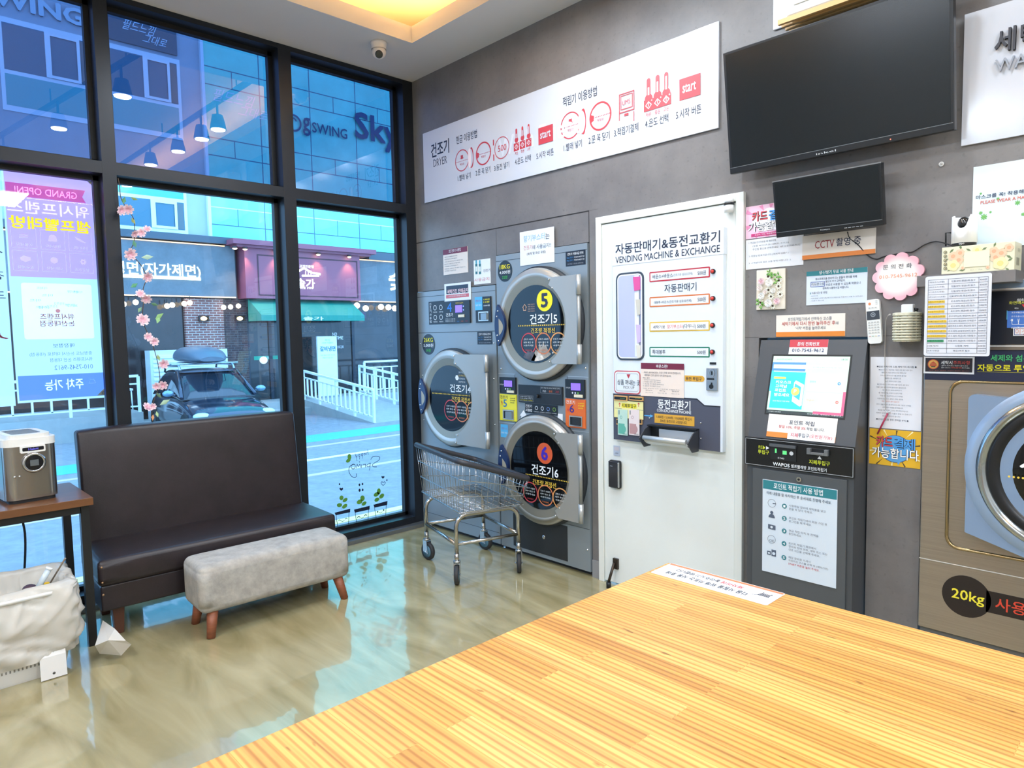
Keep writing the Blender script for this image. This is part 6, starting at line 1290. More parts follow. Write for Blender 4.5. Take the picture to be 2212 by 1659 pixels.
# local: x towards the room, y along the window
def soft(name, root, x0, x1, y0, y1, z0, z1, m, r, lean=0.0, seg=4, bulge=0.0):
    nx, ny, nz = 5, 13, 6; vs = []; idx = {}; fs = []
    def pt(i, j, k):
        x = x0 + (x1 - x0) * i / nx; y = y0 + (y1 - y0) * j / ny; z = z0 + (z1 - z0) * k / nz
        fx = 1 - (2 * i / nx - 1) ** 2; fy = 1 - (2 * j / ny - 1) ** 6; fz = 1 - (2 * k / nz - 1) ** 2
        if i in (0, nx): x += (1 if i else -1) * bulge * fy * fz
        if k in (0, nz): z += (1 if k else -1) * bulge * fy * fx * (1 if k else 0)
        return (x + lean * (z - z0) / (z1 - z0), y, z)
    def g(i, j, k):
        if (i, j, k) not in idx: idx[(i, j, k)] = len(vs); vs.append(pt(i, j, k))
        return idx[(i, j, k)]
    for j in range(ny):
        for k in range(nz): fs.append((g(0, j, k), g(0, j, k + 1), g(0, j + 1, k + 1), g(0, j + 1, k))); fs.append((g(nx, j, k), g(nx, j + 1, k), g(nx, j + 1, k + 1), g(nx, j, k + 1)))
    for i in range(nx):
        for j in range(ny): fs.append((g(i, j, 0), g(i, j + 1, 0), g(i + 1, j + 1, 0), g(i + 1, j, 0))); fs.append((g(i, j, nz), g(i + 1, j, nz), g(i + 1, j + 1, nz), g(i, j + 1, nz)))
        for k in range(nz): fs.append((g(i, 0, k), g(i + 1, 0, k), g(i + 1, 0, k + 1), g(i, 0, k + 1))); fs.append((g(i, ny, k), g(i, ny, k + 1), g(i + 1, ny, k + 1), g(i + 1, ny, k)))
    b = MB(); b.add(vs, fs, m, True); return b.build(name, root, bevel=r, seg=seg, local=True)
soft('backrest', bn, -.215, -.125, -.600, .600, .16, .985, LEA, .030, -.105, bulge=.012)
soft('seat_cushion', bn, -.20, .262, -.620, .620, .275, .405, LEA, .022, bulge=.010)
soft('seat_base', bn, -.20, .250, -.612, .612, .150, .278, LEA, .010)
LEGW = M('5a3220', .45, name='dark_red_wood')
for x, y in ((.16, -.53), (.16, .53), (-.16, -.53), (-.16, .53)):
    b = MB(); b.hexa([(x - .020, y - .020, 0), (x + .020, y - .020, 0), (x + .020, y + .020, 0), (x - .020, y + .020, 0), (x - .028, y - .028, .152), (x + .028, y - .028, .152), (x + .028, y + .028, .152), (x - .028, y + .028, .152)], LEGW); b.build('leg', bn, local=True, bevel=.003)
b = MB()
for z in (.375, .30, .24): b.ball((.262, -.605, z), .006, M('9a7a5a', .4, .5), 8)
b.build('nail', bn, local=True)
# ---- grey velvet foot stool
VEL = M('a7a39c', .85, name='pale_grey_velvet', noise=(17, .22), bump=(60, .25, .006))
st = thing('upholstered_stool', 'long pale grey velvet stool with brown legs before the leather bench', 'stool', (.772, -1.575, 0), -radians(1.9))
b = MB(); n = 6
soft('cushion', st, -.140, .140, -.400, .400, .122, .362, VEL, .042, bulge=.006, seg=5)
LEGB = M('8a4f34', .45, name='reddish_wood', noise=(12, .2, (1, 1, 8)))
for x, y, sx, sy in ((.100, -.335, .02, -.02), (.100, .335, .02, .03), (-.100, -.335, -.02, -.02), (-.100, .335, -.02, .03)):
    b = MB(); b.tube([(x, y, .126), (x + sx, y + sy, 0.0)], .027, LEGB, 16, r2=.020); b.build('leg', st, local=True)

# ---- side table with the ice maker
WALN = M('6e4526', .35, name='walnut_board', noise=(6, .35, (1, .18, 1)), coat=.3)
sd = thing('side_table', 'walnut topped side table with a black steel frame at the bench end', 'table', (.32, -2.95, 0))
b = MB(); b.box(.075, .575, -3.58, -2.332, .686, .722, WALN); b.build('tabletop', sd, bevel=.002)
BLM = M('17181a', .4, name='black_steel')
for x, y in ((.535, -2.365), (.115, -2.365), (.535, -3.545), (.115, -3.545)):
    b = MB(); b.box(x - .018, x + .018, y - .018, y + .018, 0, .686, BLM); b.build('leg', sd)
b = MB(); b.box(.533, .553, -3.53, -2.38, .650, .686, BLM); b.box(.097, .117, -3.53, -2.38, .650, .686, BLM); b.box(.13, .52, -2.383, -2.347, .650, .686, BLM); b.box(.13, .52, -3.563, -3.527, .650, .686, BLM); b.build('apron_frame', sd)
im = thing('ice_maker', 'silver ice maker with a white lid on the walnut side table', 'ice maker', (.29, -2.62, .722), radians(57 - 90))
# local: front faces -y, width along x
f0 = onZ(14, 1090, .725); f1 = onZ(133, 1074, .725); f1.x = f0.x = (f0.x + f1.x) / 2; d_ = Vector((-.02, f1.y - f0.y, 0)); WI = d_.length; d_.normalize(); mid = (f0 + f1) / 2; back = Vector((-d_.y, d_.x, 0))
im.location = (mid.x, mid.y, .722); rz = atan2(d_.y, d_.x); im.rotation_euler = (0, 0, rz); im.matrix_basis = Matrix.Translation(im.location) @ Matrix.Rotation(rz, 4, 'Z')
DI = .30; hw = WI / 2; HI = .330
IMS = M('a8a39d', .20, .95, name='polished_ice_maker_steel')
ol = rrect(-hw, 0, hw, DI, .045, 6); XY = Plane((0, 0, 0), (1, 0, 0), (0, 1, 0))
b = MB(); n = len(ol); b.add([(x, y, z) for z in (.016, HI * .80) for x, y in ol], [(k, (k + 1) % n, n + (k + 1) % n, n + k) for k in range(n)], IMS, True); b.poly(XY, ol, IMS, .016); b.build('steel_body', im, local=True)
b = MB(); b.prism(XY, rrect(-hw - .002, -.004, hw + .002, DI + .002, .047, 6), HI * .795, HI * .90, M('e9e7e2', .3)); b.prism(XY, rrect(-hw + .02, .0, hw - .02, DI - .02, .04, 6), HI * .90, HI * .955, M('e9e7e2', .3)); li = b.build('lid', im, local=True, bevel=.008, seg=3)
b = MB(); b.prism(XY, rrect(-hw + .045, .04, hw - .05, DI - .06, .02, 5), HI * .955, HI * .958, M('7f8a92', .08, name='lid_window', spec=.7)); b.build('lid_window', li, local=True)
FP = Plane((0, -.004, 0), (1, 0, 0), (0, 0, 1))
b = MB(); b.prism(FP, rrect(-hw * .42, HI * .70, hw * .52, HI * .80, .006), -.004, .006, M('e9e7e2', .3)); b.prism(FP, rrect(-hw * .34, HI * .725, hw * .46, HI * .775, .004), .006, .007, M('15161c', .25)); bd = b.build('name_plate', im, local=True)
b = MB(); b.text(FP, 'Haiatt', -hw * .12, HI * .735, hw * .26, HI * .765, M('6a64d8', .4, emit=.4), .0072, .01); b.build('lettering', bd, local=True)
b = MB(); b.lathe([(.044, .0), (.047, .010), (.040, .014), (.036, .012)], (hw * .06, -.002, HI * .555), (0, -1, 0), CHROME, 36); dl = b.build('dial_ring', im, local=True)
b = MB(); b.lathe([(.038, .009), (0, .0125)], (hw * .06, -.002, HI * .555), (0, -1, 0), M('16171a', .15), 32); b.rect(FP, hw * .06 - .017, HI * .555 - .014, hw * .06 + .017, HI * .555 + .014, M('5d6365', .3), .0125); b.build('dial_face', dl, local=True)
for x in (-hw * .66, -hw * .48):
    b = MB(); b.ball((x, -.001, HI * .38), .006, CHROME, 10, sy=.5); b.build('screw', im, local=True)
b = MB(); b.prism(XY, rrect(-hw + .012, .006, hw - .012, DI - .01, .03, 5), 0, .016, M('1a1a1c', .6)); b.build('base', im, local=True)
b = MB(); b.tube(smooth_path([(.30, -2.585, .66), (.32, -2.572, .55), (.30, -2.58, .38), (.27, -2.60, .2), (.28, -2.57, .008), (.2, -2.48, .006)], 6), .005, M('15171c', .5), 8); b.build('power_cord', im)

# ---- laundry basket lined with a white plastic bag
BK0, BK1, BY0, BY1, BH = .405, .775, -3.06, -2.465, .385
bs = thing('laundry_basket', 'white perforated laundry basket on the floor under a plastic bag', 'basket', (.575, -2.75, 0))
BKW = M('e4e2de', .45, name='white_basket_plastic')
def ring_pts(x0, x1, y0, y1, r, z, n=6): return [(u, v, z) for u, v in rrect(x0, y0, x1, y1, r, n)]
b = MB()
lv = [(.035, 0), (.030, .012), (.012, .12), (.0, .30), (-.012, BH), (-.022, BH), (-.022, BH - .015), (-.004, BH - .02), (.006, .30), (.018, .12), (.034, .014)]
rows = [ring_pts(BK0 + i, BK1 - i, BY0 + i, BY1 - i, .09, z) for i, z in lv]; n = len(rows[0])
b.add([p for r_ in rows for p in r_], [(q * n + k, q * n + (k + 1) % n, (q + 1) * n + (k + 1) % n, (q + 1) * n + k) for q in range(len(rows) - 1) for k in range(n)], BKW, True)
b.add(rows[0], [tuple(range(n))[::-1]], BKW); b.add(rows[-1], [tuple(range(n))], BKW)
HOLE = M('8f8c86', .7)
for r_ in range(3):
    for k in range(34):
        y = BY0 + .06 + (BY1 - BY0 - .12) * k / 33; z = .045 + r_ * .022; x = BK1 - .035 + .022 * z / .12 + .0012
        b.add([(x, y - .003, z - .006), (x, y + .003, z - .006), (x + .002, y + .003, z + .006), (x + .002, y - .003, z + .006)], [(0, 1, 2, 3)], HOLE)
b.build('basket_body', bs)
for y in (-2.565, -2.90):
    b = MB(); pr = [(BK1 - .012, .13), (BK1 + .006, .125), (BK1 + .016, .10), (BK1 + .022, .004), (BK1 + .016, .004), (BK1 + .010, .095), (BK1 - .012, .115)]; yy = (y - .048, y + .048); m_ = len(pr)
    b.add([(x, q, z) for q in yy for x, z in pr], [tuple(range(m_))[::-1], tuple(range(m_, 2 * m_))] + [(k, (k + 1) % m_, m_ + (k + 1) % m_, m_ + k) for k in range(m_)], M('e6e3df', .4)); b.ball((BK1 + .021, y, .025), .006, M('4a4844', .5), 8, sx=.3); b.build('foot_tab', bs, bevel=.002)
bag = thing('plastic_bag', 'crumpled white plastic bag folded over the rim of the laundry basket', 'bag', (.575, -2.75, .05))
def mat_bag():
    m = bpy.data.materials.new('thin_white_plastic'); m.use_nodes = True; nt = m.node_tree; p = nt.nodes['Principled BSDF']
    p.inputs['Base Color'].default_value = (*rgb('e6e1d8'), 1); p.inputs['Roughness'].default_value = .28
    tr = nt.nodes.new('ShaderNodeBsdfTranslucent'); tr.inputs[0].default_value = (*rgb('e2ddd2'), 1); mx = nt.nodes.new('ShaderNodeMixShader'); mx.inputs[0].default_value = .28
    nt.links.new(p.outputs[0], mx.inputs[1]); nt.links.new(tr.outputs[0], mx.inputs[2]); nt.links.new(mx.outputs[0], nt.nodes['Material Output'].inputs[0])
    return m
BAGM = mat_bag()
from mathutils import noise as mnoise
def crumple(p, amp, sc=9.0): 
    q = Vector(p) * sc; return amp * (mnoise.turbulence(q, 4, True) - .55)
def bag_sheet(rowsp, amp, closed=True):
    """rowsp: list of (inset, z); builds a crumpled skin following the basket outline"""
    vs = []; n = 0
    for q, (i, z) in enumerate(rowsp):
        r_ = ring_pts(BK0 + i, BK1 - i, BY0 + i, BY1 - i, .10, z, 12); pts = []
        # subdivide straight runs
        if q == 0: cnt = [max(1, int((Vector(c_) - Vector(a)).length / .010)) for a, c_ in zip(r_, r_[1:] + r_[:1])]
        for (a, c_), m_ in zip(zip(r_, r_[1:] + r_[:1]), cnt): a = Vector(a); c_ = Vector(c_); pts += [a.lerp(c_, t / m_) for t in range(m_)]
        n = len(pts); ce = Vector(((BK0 + BK1) / 2, (BY0 + BY1) / 2, 0))
        for p in pts:
            o_ = (p - ce); o_.z = 0; o_.normalize(); k_ = crumple(Vector((p.x, p.y + p.z * .5, p.z * .8)), amp * .8, 4.5) - amp * .75 * (1 - abs(mnoise.noise(Vector((p.x * 7, p.y * 6 + p.z * 5, p.z * 9))))) ** 5 + amp * .5 * (1 - abs(mnoise.noise(Vector((p.x * 9 + 4, p.y * 11 - p.z * 7, p.z * 6))))) ** 8
            vs.append(p + o_ * k_ + Vector((0, 0, (.022 if q < 3 else .012) * mnoise.noise(Vector((p.x * 6, p.y * 7, 1.5))))))
    fs = [(q * n + k, q * n + (k + 1) % n, (q + 1) * n + (k + 1) % n, (q + 1) * n + k) for q in range(len(rowsp) - 1) for k in range(n)]
    return vs, fs
outer = [(-.014, .085), (-.026, .12), (-.032, .16), (-.036, .20), (-.037, .24), (-.036, .28), (-.034, .32), (-.031, .355), (-.026, .385), (-.016, .402), (.0, .408), (.014, .398), (.022, .37), (.03, .32), (.042, .27), (.06, .23)]
# finer rows
rows_f = []
for (a, z), (c_, z2) in zip(outer, outer[1:]): rows_f += [(a + (c_ - a) * t / 3, z + (z2 - z) * t / 3) for t in range(3)]
rows_f.append(outer[-1])
vs, fs = bag_sheet(rows_f, .030); b = MB(); b.add(vs, fs, BAGM, True); b.build('bag_skin', bag)
# loose tail at the basket end
b = MB(); random.seed(11); tl = []
P_ = [onZ(205, 1395, .10), onZ(222, 1340, .14), onZ(248, 1358, .14), onZ(272, 1384, .10), onZ(284, 1392, .07), onZ(262, 1416, .02), onZ(215, 1412, .03)]
cc = sum(P_, Vector()) / len(P_); fr_ = [p + Vector((.03, -.02, random.uniform(.0, .03))) for p in P_]
b.add([cc + Vector((.05, -.03, .03))] + P_ + [cc + Vector((-.03, .02, .0))], [(0, 1 + k, 1 + (k + 1) % len(P_)) for k in range(len(P_))] + [(1 + len(P_), 1 + (k + 1) % len(P_), 1 + k) for k in range(len(P_))], BAGM); b.build('bag_tail', bag)
# things thrown into the basket
b = MB(); p0 = onZ(82, 1270, .40); p1 = onZ(105, 1230, .47); b.cyl(p0, p1, .012, M('c8d4dc', .2), 14); b.cyl(p1, p1 + (p1 - p0) * .12, .014, M('eef0f2', .3), 14); tag(b.build('clear_tube'), 'pale clear plastic tube sticking out of the lined basket', 'tube')
b = MB(); p0 = onZ(108, 1260, .38); p1 = onZ(141, 1206, .52); b.cyl(p0, p1, .0035, M('8a7a6a', .5), 8); tag(b.build('wooden_stick'), 'thin brown stick leaning out of the lined basket', 'stick')
b = MB(); c = onZ(100, 1262, .39); b.box(c.x - .012, c.x + .012, c.y - .012, c.y + .012, c.z - .008, c.z + .008, M('e2b81c', .5)); tag(b.build('yellow_wrapper', bevel=.004), 'small yellow wrapper lying in the lined basket', 'wrapper')
b = MB(); c = onZ(64, 1272, .38); b.ball(c, .028, M('4a3a4a', .5), 14, sz=.7); tag(b.build('dark_bottle_cap'), 'dark purple cap lying in the lined basket', 'cap')
b = MB(); z_ = .30; vs = [(BK0 + .06, BY0 + .06, z_), (BK1 - .06, BY0 + .06, z_), (BK1 - .06, BY1 - .06, z_), (BK0 + .06, BY1 - .06, z_)]; nx = 14
vs = [(BK0 + .055 + (BK1 - BK0 - .11) * i / nx, BY0 + .055 + (BY1 - BY0 - .11) * j / nx, .27 + .05 * (mnoise.noise(Vector((i * .5, j * .6, 3))) + .4)) for j in range(nx + 1) for i in range(nx + 1)]
b.add(vs, [(j * (nx + 1) + i, j * (nx + 1) + i + 1, (j + 1) * (nx + 1) + i + 1, (j + 1) * (nx + 1) + i) for j in range(nx) for i in range(nx)], M('d6d3cc', .7), True); tag(b.build('wadded_paper'), 'pale wadded rubbish filling the lined basket', 'rubbish')

# ---- wire laundry cart
ct = thing('laundry_cart', 'wire laundry cart with a dark padded rim before the dryers', 'cart', (1.0, -.366, 0), -.285)
WIRE = M('c4c7ca', .22, 1.0, name='bright_wire'); TUBE = M('b7b4ae', .20, 1.0, name='polished_tube'); PAD = M('34343a', .45, name='grey_vinyl_bumper')
A_, B_ = .255, .205; ZL = .405
R2, RB = .380, .225; BA, BB_, BZ = .325, .205, .437
RZ_ = lambda v: .670 - v * .075 / RB      # the rim falls towards the wall side
def L3(t, z): return None
b = MB()
def rect_ring(a, bb, z, r=.03, n=5): return [(u, v, z) for u, v in rrect(-a, -bb, a, bb, r, n)]
for f_, w_ in ((.34, .003), (.67, .003)):
    a = R2 + (BA - R2) * f_; bb = RB + (BB_ - RB) * f_; b.tube([(x, y, RZ_(y) + (BZ - RZ_(y)) * f_) for x, y, _ in rect_ring(a, bb, 0)], w_, WIRE, 6, closed=True)
b.tube(rect_ring(BA, BB_, BZ), .0032, WIRE, 6, closed=True); b.tube(rect_ring(BA - .01, BB_ - .01, BZ - .012), .003, WIRE, 6, closed=True)
b.build('hoop_wire', ct, local=True)
b = MB()
for k in range(17):
    t = -1 + k / 8
    for sg in (-1, 1): b.tube([(t * (R2 - .02), sg * RB, RZ_(sg * RB)), (t * (BA - .02), sg * BB_, BZ)], .0016, WIRE, 5)
for k in range(11):
    t = -1 + k / 5
    for sg in (-1, 1): b.tube([(sg * R2, t * (RB - .02), RZ_(t * RB)), (sg * BA, t * (BB_ - .02), BZ)], .0016, WIRE, 5)
b.build('basket_mesh', ct, local=True)
b = MB()
for k in range(21): x = -BA + 2 * BA * k / 20; b.tube([(x, -BB_, BZ), (x, BB_, BZ)], .0018, WIRE, 5)
for k in range(9): y = -BB_ + 2 * BB_ * k / 8; b.tube([(-BA, y, BZ - .004), (BA, y, BZ - .004)], .0022, WIRE, 5)
b.build('floor_mesh', ct, local=True)
b = MB(); b.tube([(x, y, RZ_(y)) for x, y, _ in rect_ring(R2, RB, 0, .045, 6)], .0165, PAD, 12, closed=True); b.build('bumper_rim', ct, local=True)
for sx in (-1, 1):
    b = MB(); r_ = .07; x = sx * A_; pts = [(x, -B_, .175)] + [(x, -B_, ZL - r_)] + [(x, -B_ + r_ - r_ * cos(pi / 2 * k / 5), ZL - r_ + r_ * sin(pi / 2 * k / 5)) for k in range(1, 6)] + [(x, B_ - r_ + r_ * sin(pi / 2 * k / 5), ZL - r_ + r_ * cos(pi / 2 * k / 5)) for k in range(0, 5)] + [(x, B_, ZL - r_), (x, B_, .175)]
    b.tube(pts, .0125, TUBE, 12); b.build('leg_frame', ct, local=True)
    b = MB(); b.cyl((x, -B_, .235), (x, B_, .235), .0105, TUBE, 10); b.build('cross_rail', ct, local=True)
for sy in (-1, 1):
    b = MB(); b.cyl((-A_, sy * B_, .235), (A_, sy * B_, .235), .0115, TUBE, 10); b.build('side_rail', ct, local=True)
RUB = M('2c2d30', .6); HUB = M('4f7a92', .35)
for i, (sx, sy, ang) in enumerate(((-1, -1, .05), (1, -1, -.78), (1, 1, -.74), (-1, 1, .12))):
    cx, cy = sx * A_, sy * B_; b = MB(); b.cyl((cx, cy, .128), (cx, cy, .182), .014, TUBE, 12); b.cyl((cx, cy, .126), (cx, cy, .140), .021, M('b9bcbe', .25, .9), 16)
    T = Matrix.Translation((cx, cy, 0)) @ Matrix.Rotation(ang - pi / 2 * 0 + .285, 4, 'Z'); o3 = .018
    for sg in (-1, 1):
        b.hexa([T @ Vector(p) for p in ((-.016, sg * .018 - .0015, .055), (.030, sg * .018 - .0015, .045), (.030, sg * .018 + .0015, .045), (-.016, sg * .018 + .0015, .055), (-.016, sg * .018 - .0015, .130), (.018, sg * .018 - .0015, .130), (.018, sg * .018 + .0015, .130), (-.016, sg * .018 + .0015, .130))], M('b9bcbe', .25, .9))
    b.cyl(T @ Vector((.012, -.024, .058)), T @ Vector((.012, .024, .058)), .005, CHROME, 10); fk = b.build('caster_fork', ct, local=True)
    b = MB(); ax = (T.to_3x3() @ Vector((0, 1, 0))); b.lathe([(.040, -.013), (.054, -.013), (.058, -.008), (.058, .008), (.054, .013), (.040, .013)], T @ Vector((.012, 0, .058)), ax, RUB, 32); b.lathe([(0, -.0125), (.041, -.0125), (.041, .0125), (0, .0125)], T @ Vector((.012, 0, .058)), ax, HUB, 24); b.build('wheel', fk, local=True)

# ---- wooden folding table in front
def mat_wood():
    m = bpy.data.materials.new('oiled_pine_staves'); m.use_nodes = True; nt = m.node_tree; p = nt.nodes['Principled BSDF']; L = nt.links.new
    tc = nt.nodes.new('ShaderNodeTexCoord')
    br = nt.nodes.new('ShaderNodeTexBrick'); br.offset = .37; br.inputs['Scale'].default_value = 1.0; br.inputs['Brick Width'].default_value = .62; br.inputs['Row Height'].default_value = .052
    br.inputs['Mortar Size'].default_value = .0006; br.inputs['Mortar Smooth'].default_value = .4; br.inputs['Bias'].default_value = .0
    br.inputs['Color1'].default_value = (0, 0, 0, 1); br.inputs['Color2'].default_value = (1, 1, 1, 1); br.inputs['Mortar'].default_value = (.25, .25, .25, 1)
    mp = nt.nodes.new('ShaderNodeMapping'); mp.inputs['Scale'].default_value = (1.3, 26, 1)
    n1 = nt.nodes.new('ShaderNodeTexNoise'); n1.inputs['Scale'].default_value = 1.6; n1.inputs['Detail'].default_value = 6; n1.inputs['Distortion'].default_value = .35; n1.noise_dimensions = '4D'
    wv = nt.nodes.new('ShaderNodeTexWave'); wv.bands_direction = 'Y'; wv.inputs['Scale'].default_value = 1.1; wv.inputs['Distortion'].default_value = 3.5; wv.inputs['Detail'].default_value = 3; wv.inputs['Detail Scale'].default_value = .6
    mp3 = nt.nodes.new('ShaderNodeMapping'); mp3.inputs['Scale'].default_value = (.8, 22, 1)
    L(tc.outputs['Object'], br.inputs['Vector']); L(tc.outputs['Object'], mp.inputs[0]); L(mp.outputs[0], n1.inputs['Vector']); L(br.outputs['Color'], n1.inputs['W'])
    ad = nt.nodes.new('ShaderNodeVectorMath'); ad.operation = 'ADD'; cm = nt.nodes.new('ShaderNodeVectorMath'); cm.operation = 'SCALE'; cm.inputs['Scale'].default_value = 9.0
    L(br.outputs['Color'], cm.inputs[0]); L(tc.outputs['Object'], mp3.inputs[0]); L(mp3.outputs[0], ad.inputs[0]); L(cm.outputs[0], ad.inputs[1]); L(ad.outputs[0], wv.inputs['Vector'])
    r0 = nt.nodes.new('ShaderNodeValToRGB'); e = r0.color_ramp.elements; e[0].position = 0; e[0].color = (*rgb('d09847'), 1); e[1].position = 1; e[1].color = (*rgb('ecbd6b'), 1); e.new(.5).color = (*rgb('e0ab58'), 1)
    r1 = nt.nodes.new('ShaderNodeValToRGB'); r1.color_ramp.elements[0].position = .30; r1.color_ramp.elements[1].position = .62; r1.color_ramp.elements[0].color = (.50, .38, .26, 1); r1.color_ramp.elements[1].color = (1, 1, 1, 1)
    r2 = nt.nodes.new('ShaderNodeValToRGB'); r2.color_ramp.elements[0].position = .02; r2.color_ramp.elements[1].position = .55; r2.color_ramp.elements[0].color = (.62, .48, .34, 1); r2.color_ramp.elements[1].color = (1, 1, 1, 1)
    m1 = nt.nodes.new('ShaderNodeMix'); m1.data_type = 'RGBA'; m1.blend_type = 'MULTIPLY'; m1.inputs[0].default_value = .65
    m2 = nt.nodes.new('ShaderNodeMix'); m2.data_type = 'RGBA'; m2.blend_type = 'MULTIPLY'; m2.inputs[0].default_value = .8
    L(br.outputs['Color'], r0.inputs[0]); L(n1.outputs[0], r1.inputs[0]); L(wv.outputs['Fac'], r2.inputs[0])
    L(r0.outputs[0], m1.inputs[6]); L(r1.outputs[0], m1.inputs[7]); L(m1.outputs[2], m2.inputs[6]); L(r2.outputs[0], m2.inputs[7])
    # dark nicks and stains
    n4 = nt.nodes.new('ShaderNodeTexNoise'); n4.inputs['Scale'].default_value = 34; n4.inputs['Detail'].default_value = 2; mp4 = nt.nodes.new('ShaderNodeMapping'); mp4.inputs['Scale'].default_value = (.5, 1.7, 1)
    r4 = nt.nodes.new('ShaderNodeValToRGB'); r4.color_ramp.elements[0].position = .70; r4.color_ramp.elements[1].position = .76; r4.color_ramp.elements[0].color = (1, 1, 1, 1); r4.color_ramp.elements[1].color = (.45, .36, .26, 1)
    m3 = nt.nodes.new('ShaderNodeMix'); m3.data_type = 'RGBA'; m3.blend_type = 'MULTIPLY'; m3.inputs[0].default_value = .8
    L(tc.outputs['Object'], mp4.inputs[0]); L(mp4.outputs[0], n4.inputs['Vector']); L(n4.outputs[0], r4.inputs[0]); L(m2.outputs[2], m3.inputs[6]); L(r4.outputs[0], m3.inputs[7])
    L(m3.outputs[2], p.inputs['Base Color']); p.inputs['Roughness'].default_value = .38; p.inputs['Coat Weight'].default_value = .15; p.inputs['Coat Roughness'].default_value = .2
    return m
WOODM = mat_wood()
TZ = .85; TX0, TX1, TY0, TY1 = 3.268, 5.35, -2.93, -1.588
tb = thing('folding_table', 'large yellow pine work table with worn stave top', 'table', (4.3, -2.26, 0))
b = MB(); b.box(TX0, TX1, TY0, TY1, TZ - .035, TZ, WOODM); b.build('tabletop', tb, bevel=.003)
TLEG = M('c9924a', .45, name='pine_leg', noise=(5, .2, (1, 1, .1)))
for x in (TX0 + .10, TX1 - .10):
    for y in (TY0 + .10, TY1 - .10): b = MB(); b.box(x - .035, x + .035, y - .035, y + .035, 0, TZ - .035, TLEG); b.build('leg', tb)
b = MB(); b.box(TX0 + .10, TX1 - .10, TY1 - .115, TY1 - .085, TZ - .12, TZ - .035, TLEG); b.box(TX0 + .10, TX1 - .10, TY0 + .085, TY0 + .115, TZ - .12, TZ - .035, TLEG); b.box(TX0 + .085, TX0 + .115, TY0 + .10, TY1 - .10, TZ - .12, TZ - .035, TLEG); b.box(TX1 - .115, TX1 - .085, TY0 + .10, TY1 - .10, TZ - .12, TZ - .035, TLEG); b.build('apron', tb)
# notice stuck on the table, read from the far side
TP = Plane((0, 0, TZ + .0004), (-1, 0, 0), (0, -1, 0), (0, 0, 1))
zt = ZV(1400, 1200, 6.9125); cs_ = [TP.uv(*zt(*p)) for p in ((352, 108), (2045, 580), (1750, 762), (60, 245))]
u1 = (cs_[0][0] + cs_[3][0]) / 2; u0 = (cs_[1][0] + cs_[2][0]) / 2; v0 = (cs_[0][1] + cs_[1][1]) / 2; v1 = (cs_[2][1] + cs_[3][1]) / 2
o = tag(bpy.data.objects.new('tmp', None)) if False else None
b = MB(); b.prism(TP, rrect(u0, v0, u1, v1, .006), 0, .0006, M('efeeee', .4)); TQ = TP.lift(.0008); w = u1 - u0; h = v1 - v0
tn = tag(b.build('table_notice'), 'white sticker with an orange stripe and cart drawing on the pine table', 'sticker')
b = MB(); b.rect(TQ, u0 + .002, v0 + .002, u1 - .002, v0 + h * .13, M('e07a50', .4)); b.build('orange_band', tn)
b = MB(); b.text(TQ, '다음 사람을 위해 카트는 사용 후에', u0 + w * .20, v0 + h * .58, u0 + w * .90, v0 + h * .80, TX, 0, .006); b.text(TQ, '제자리에', u0 + w * .28, v0 + h * .27, u0 + w * .46, v0 + h * .47, M('c8434a', .5), 0, .006); b.text(TQ, '놓아주시기 바랍니다.', u0 + w * .48, v0 + h * .27, u0 + w * .88, v0 + h * .47, TX, 0, .006); lettering(tn, b)
b = MB(); cx, cy = u0 + w * .10, v0 + h * .45; s_ = w * .05
b.line(TQ, [(cx + s_ * 1.5, cy + s_ * .9), (cx + s_ * .9, cy + s_ * .7), (cx + s_ * .5, cy - s_ * .5), (cx - s_ * 1.0, cy - s_ * .5)], .002, INK)
for k in range(7): b.line(TQ, [(cx + s_ * (.75 - .25 * k), cy + s_ * .5), (cx + s_ * (.62 - .23 * k), cy - s_ * .3)], .0025, INK)
b.line(TQ, [(cx + s_ * .8, cy + s_ * .5), (cx - s_ * .9, cy + s_ * .5)], .002, INK); b.disc(TQ, cx + s_ * .5, cy - s_ * .75, s_ * .12, INK, 0, 12); b.disc(TQ, cx - s_ * .8, cy - s_ * .75, s_ * .12, INK, 0, 12); b.build('cart_print', tn)

# ================================================================== WINDOW DRESSING
# ---- printed banners hanging outside the lower pane
def banner(name, label, q, draw):
    P = Plane((-.215, 0, 0), (0, 1, 0), (0, 0, 1)); u0, v0, u1, v1 = q
    b = MB(); n = 10
    vs = [(-.215 + .006 * sin(j * 1.3 + i), u0 + (u1 - u0) * i / n, v0 + (v1 - v0) * j / n) for j in range(n + 1) for i in range(n + 1)]
    w_, h_ = u1 - u0, v1 - v0
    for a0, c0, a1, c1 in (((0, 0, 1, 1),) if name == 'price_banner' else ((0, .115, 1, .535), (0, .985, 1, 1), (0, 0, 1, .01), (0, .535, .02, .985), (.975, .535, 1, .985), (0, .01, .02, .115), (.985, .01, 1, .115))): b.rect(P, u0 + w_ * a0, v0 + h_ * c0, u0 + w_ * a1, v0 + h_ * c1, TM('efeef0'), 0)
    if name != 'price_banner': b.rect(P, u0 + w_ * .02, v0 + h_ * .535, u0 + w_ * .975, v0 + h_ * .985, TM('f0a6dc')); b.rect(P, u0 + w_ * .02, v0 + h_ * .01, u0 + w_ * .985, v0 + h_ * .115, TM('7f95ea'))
    o = tag(b.build(name), label, 'banner')
    draw(P.lift(.0006), u0, v0, u1, v1, o); return o
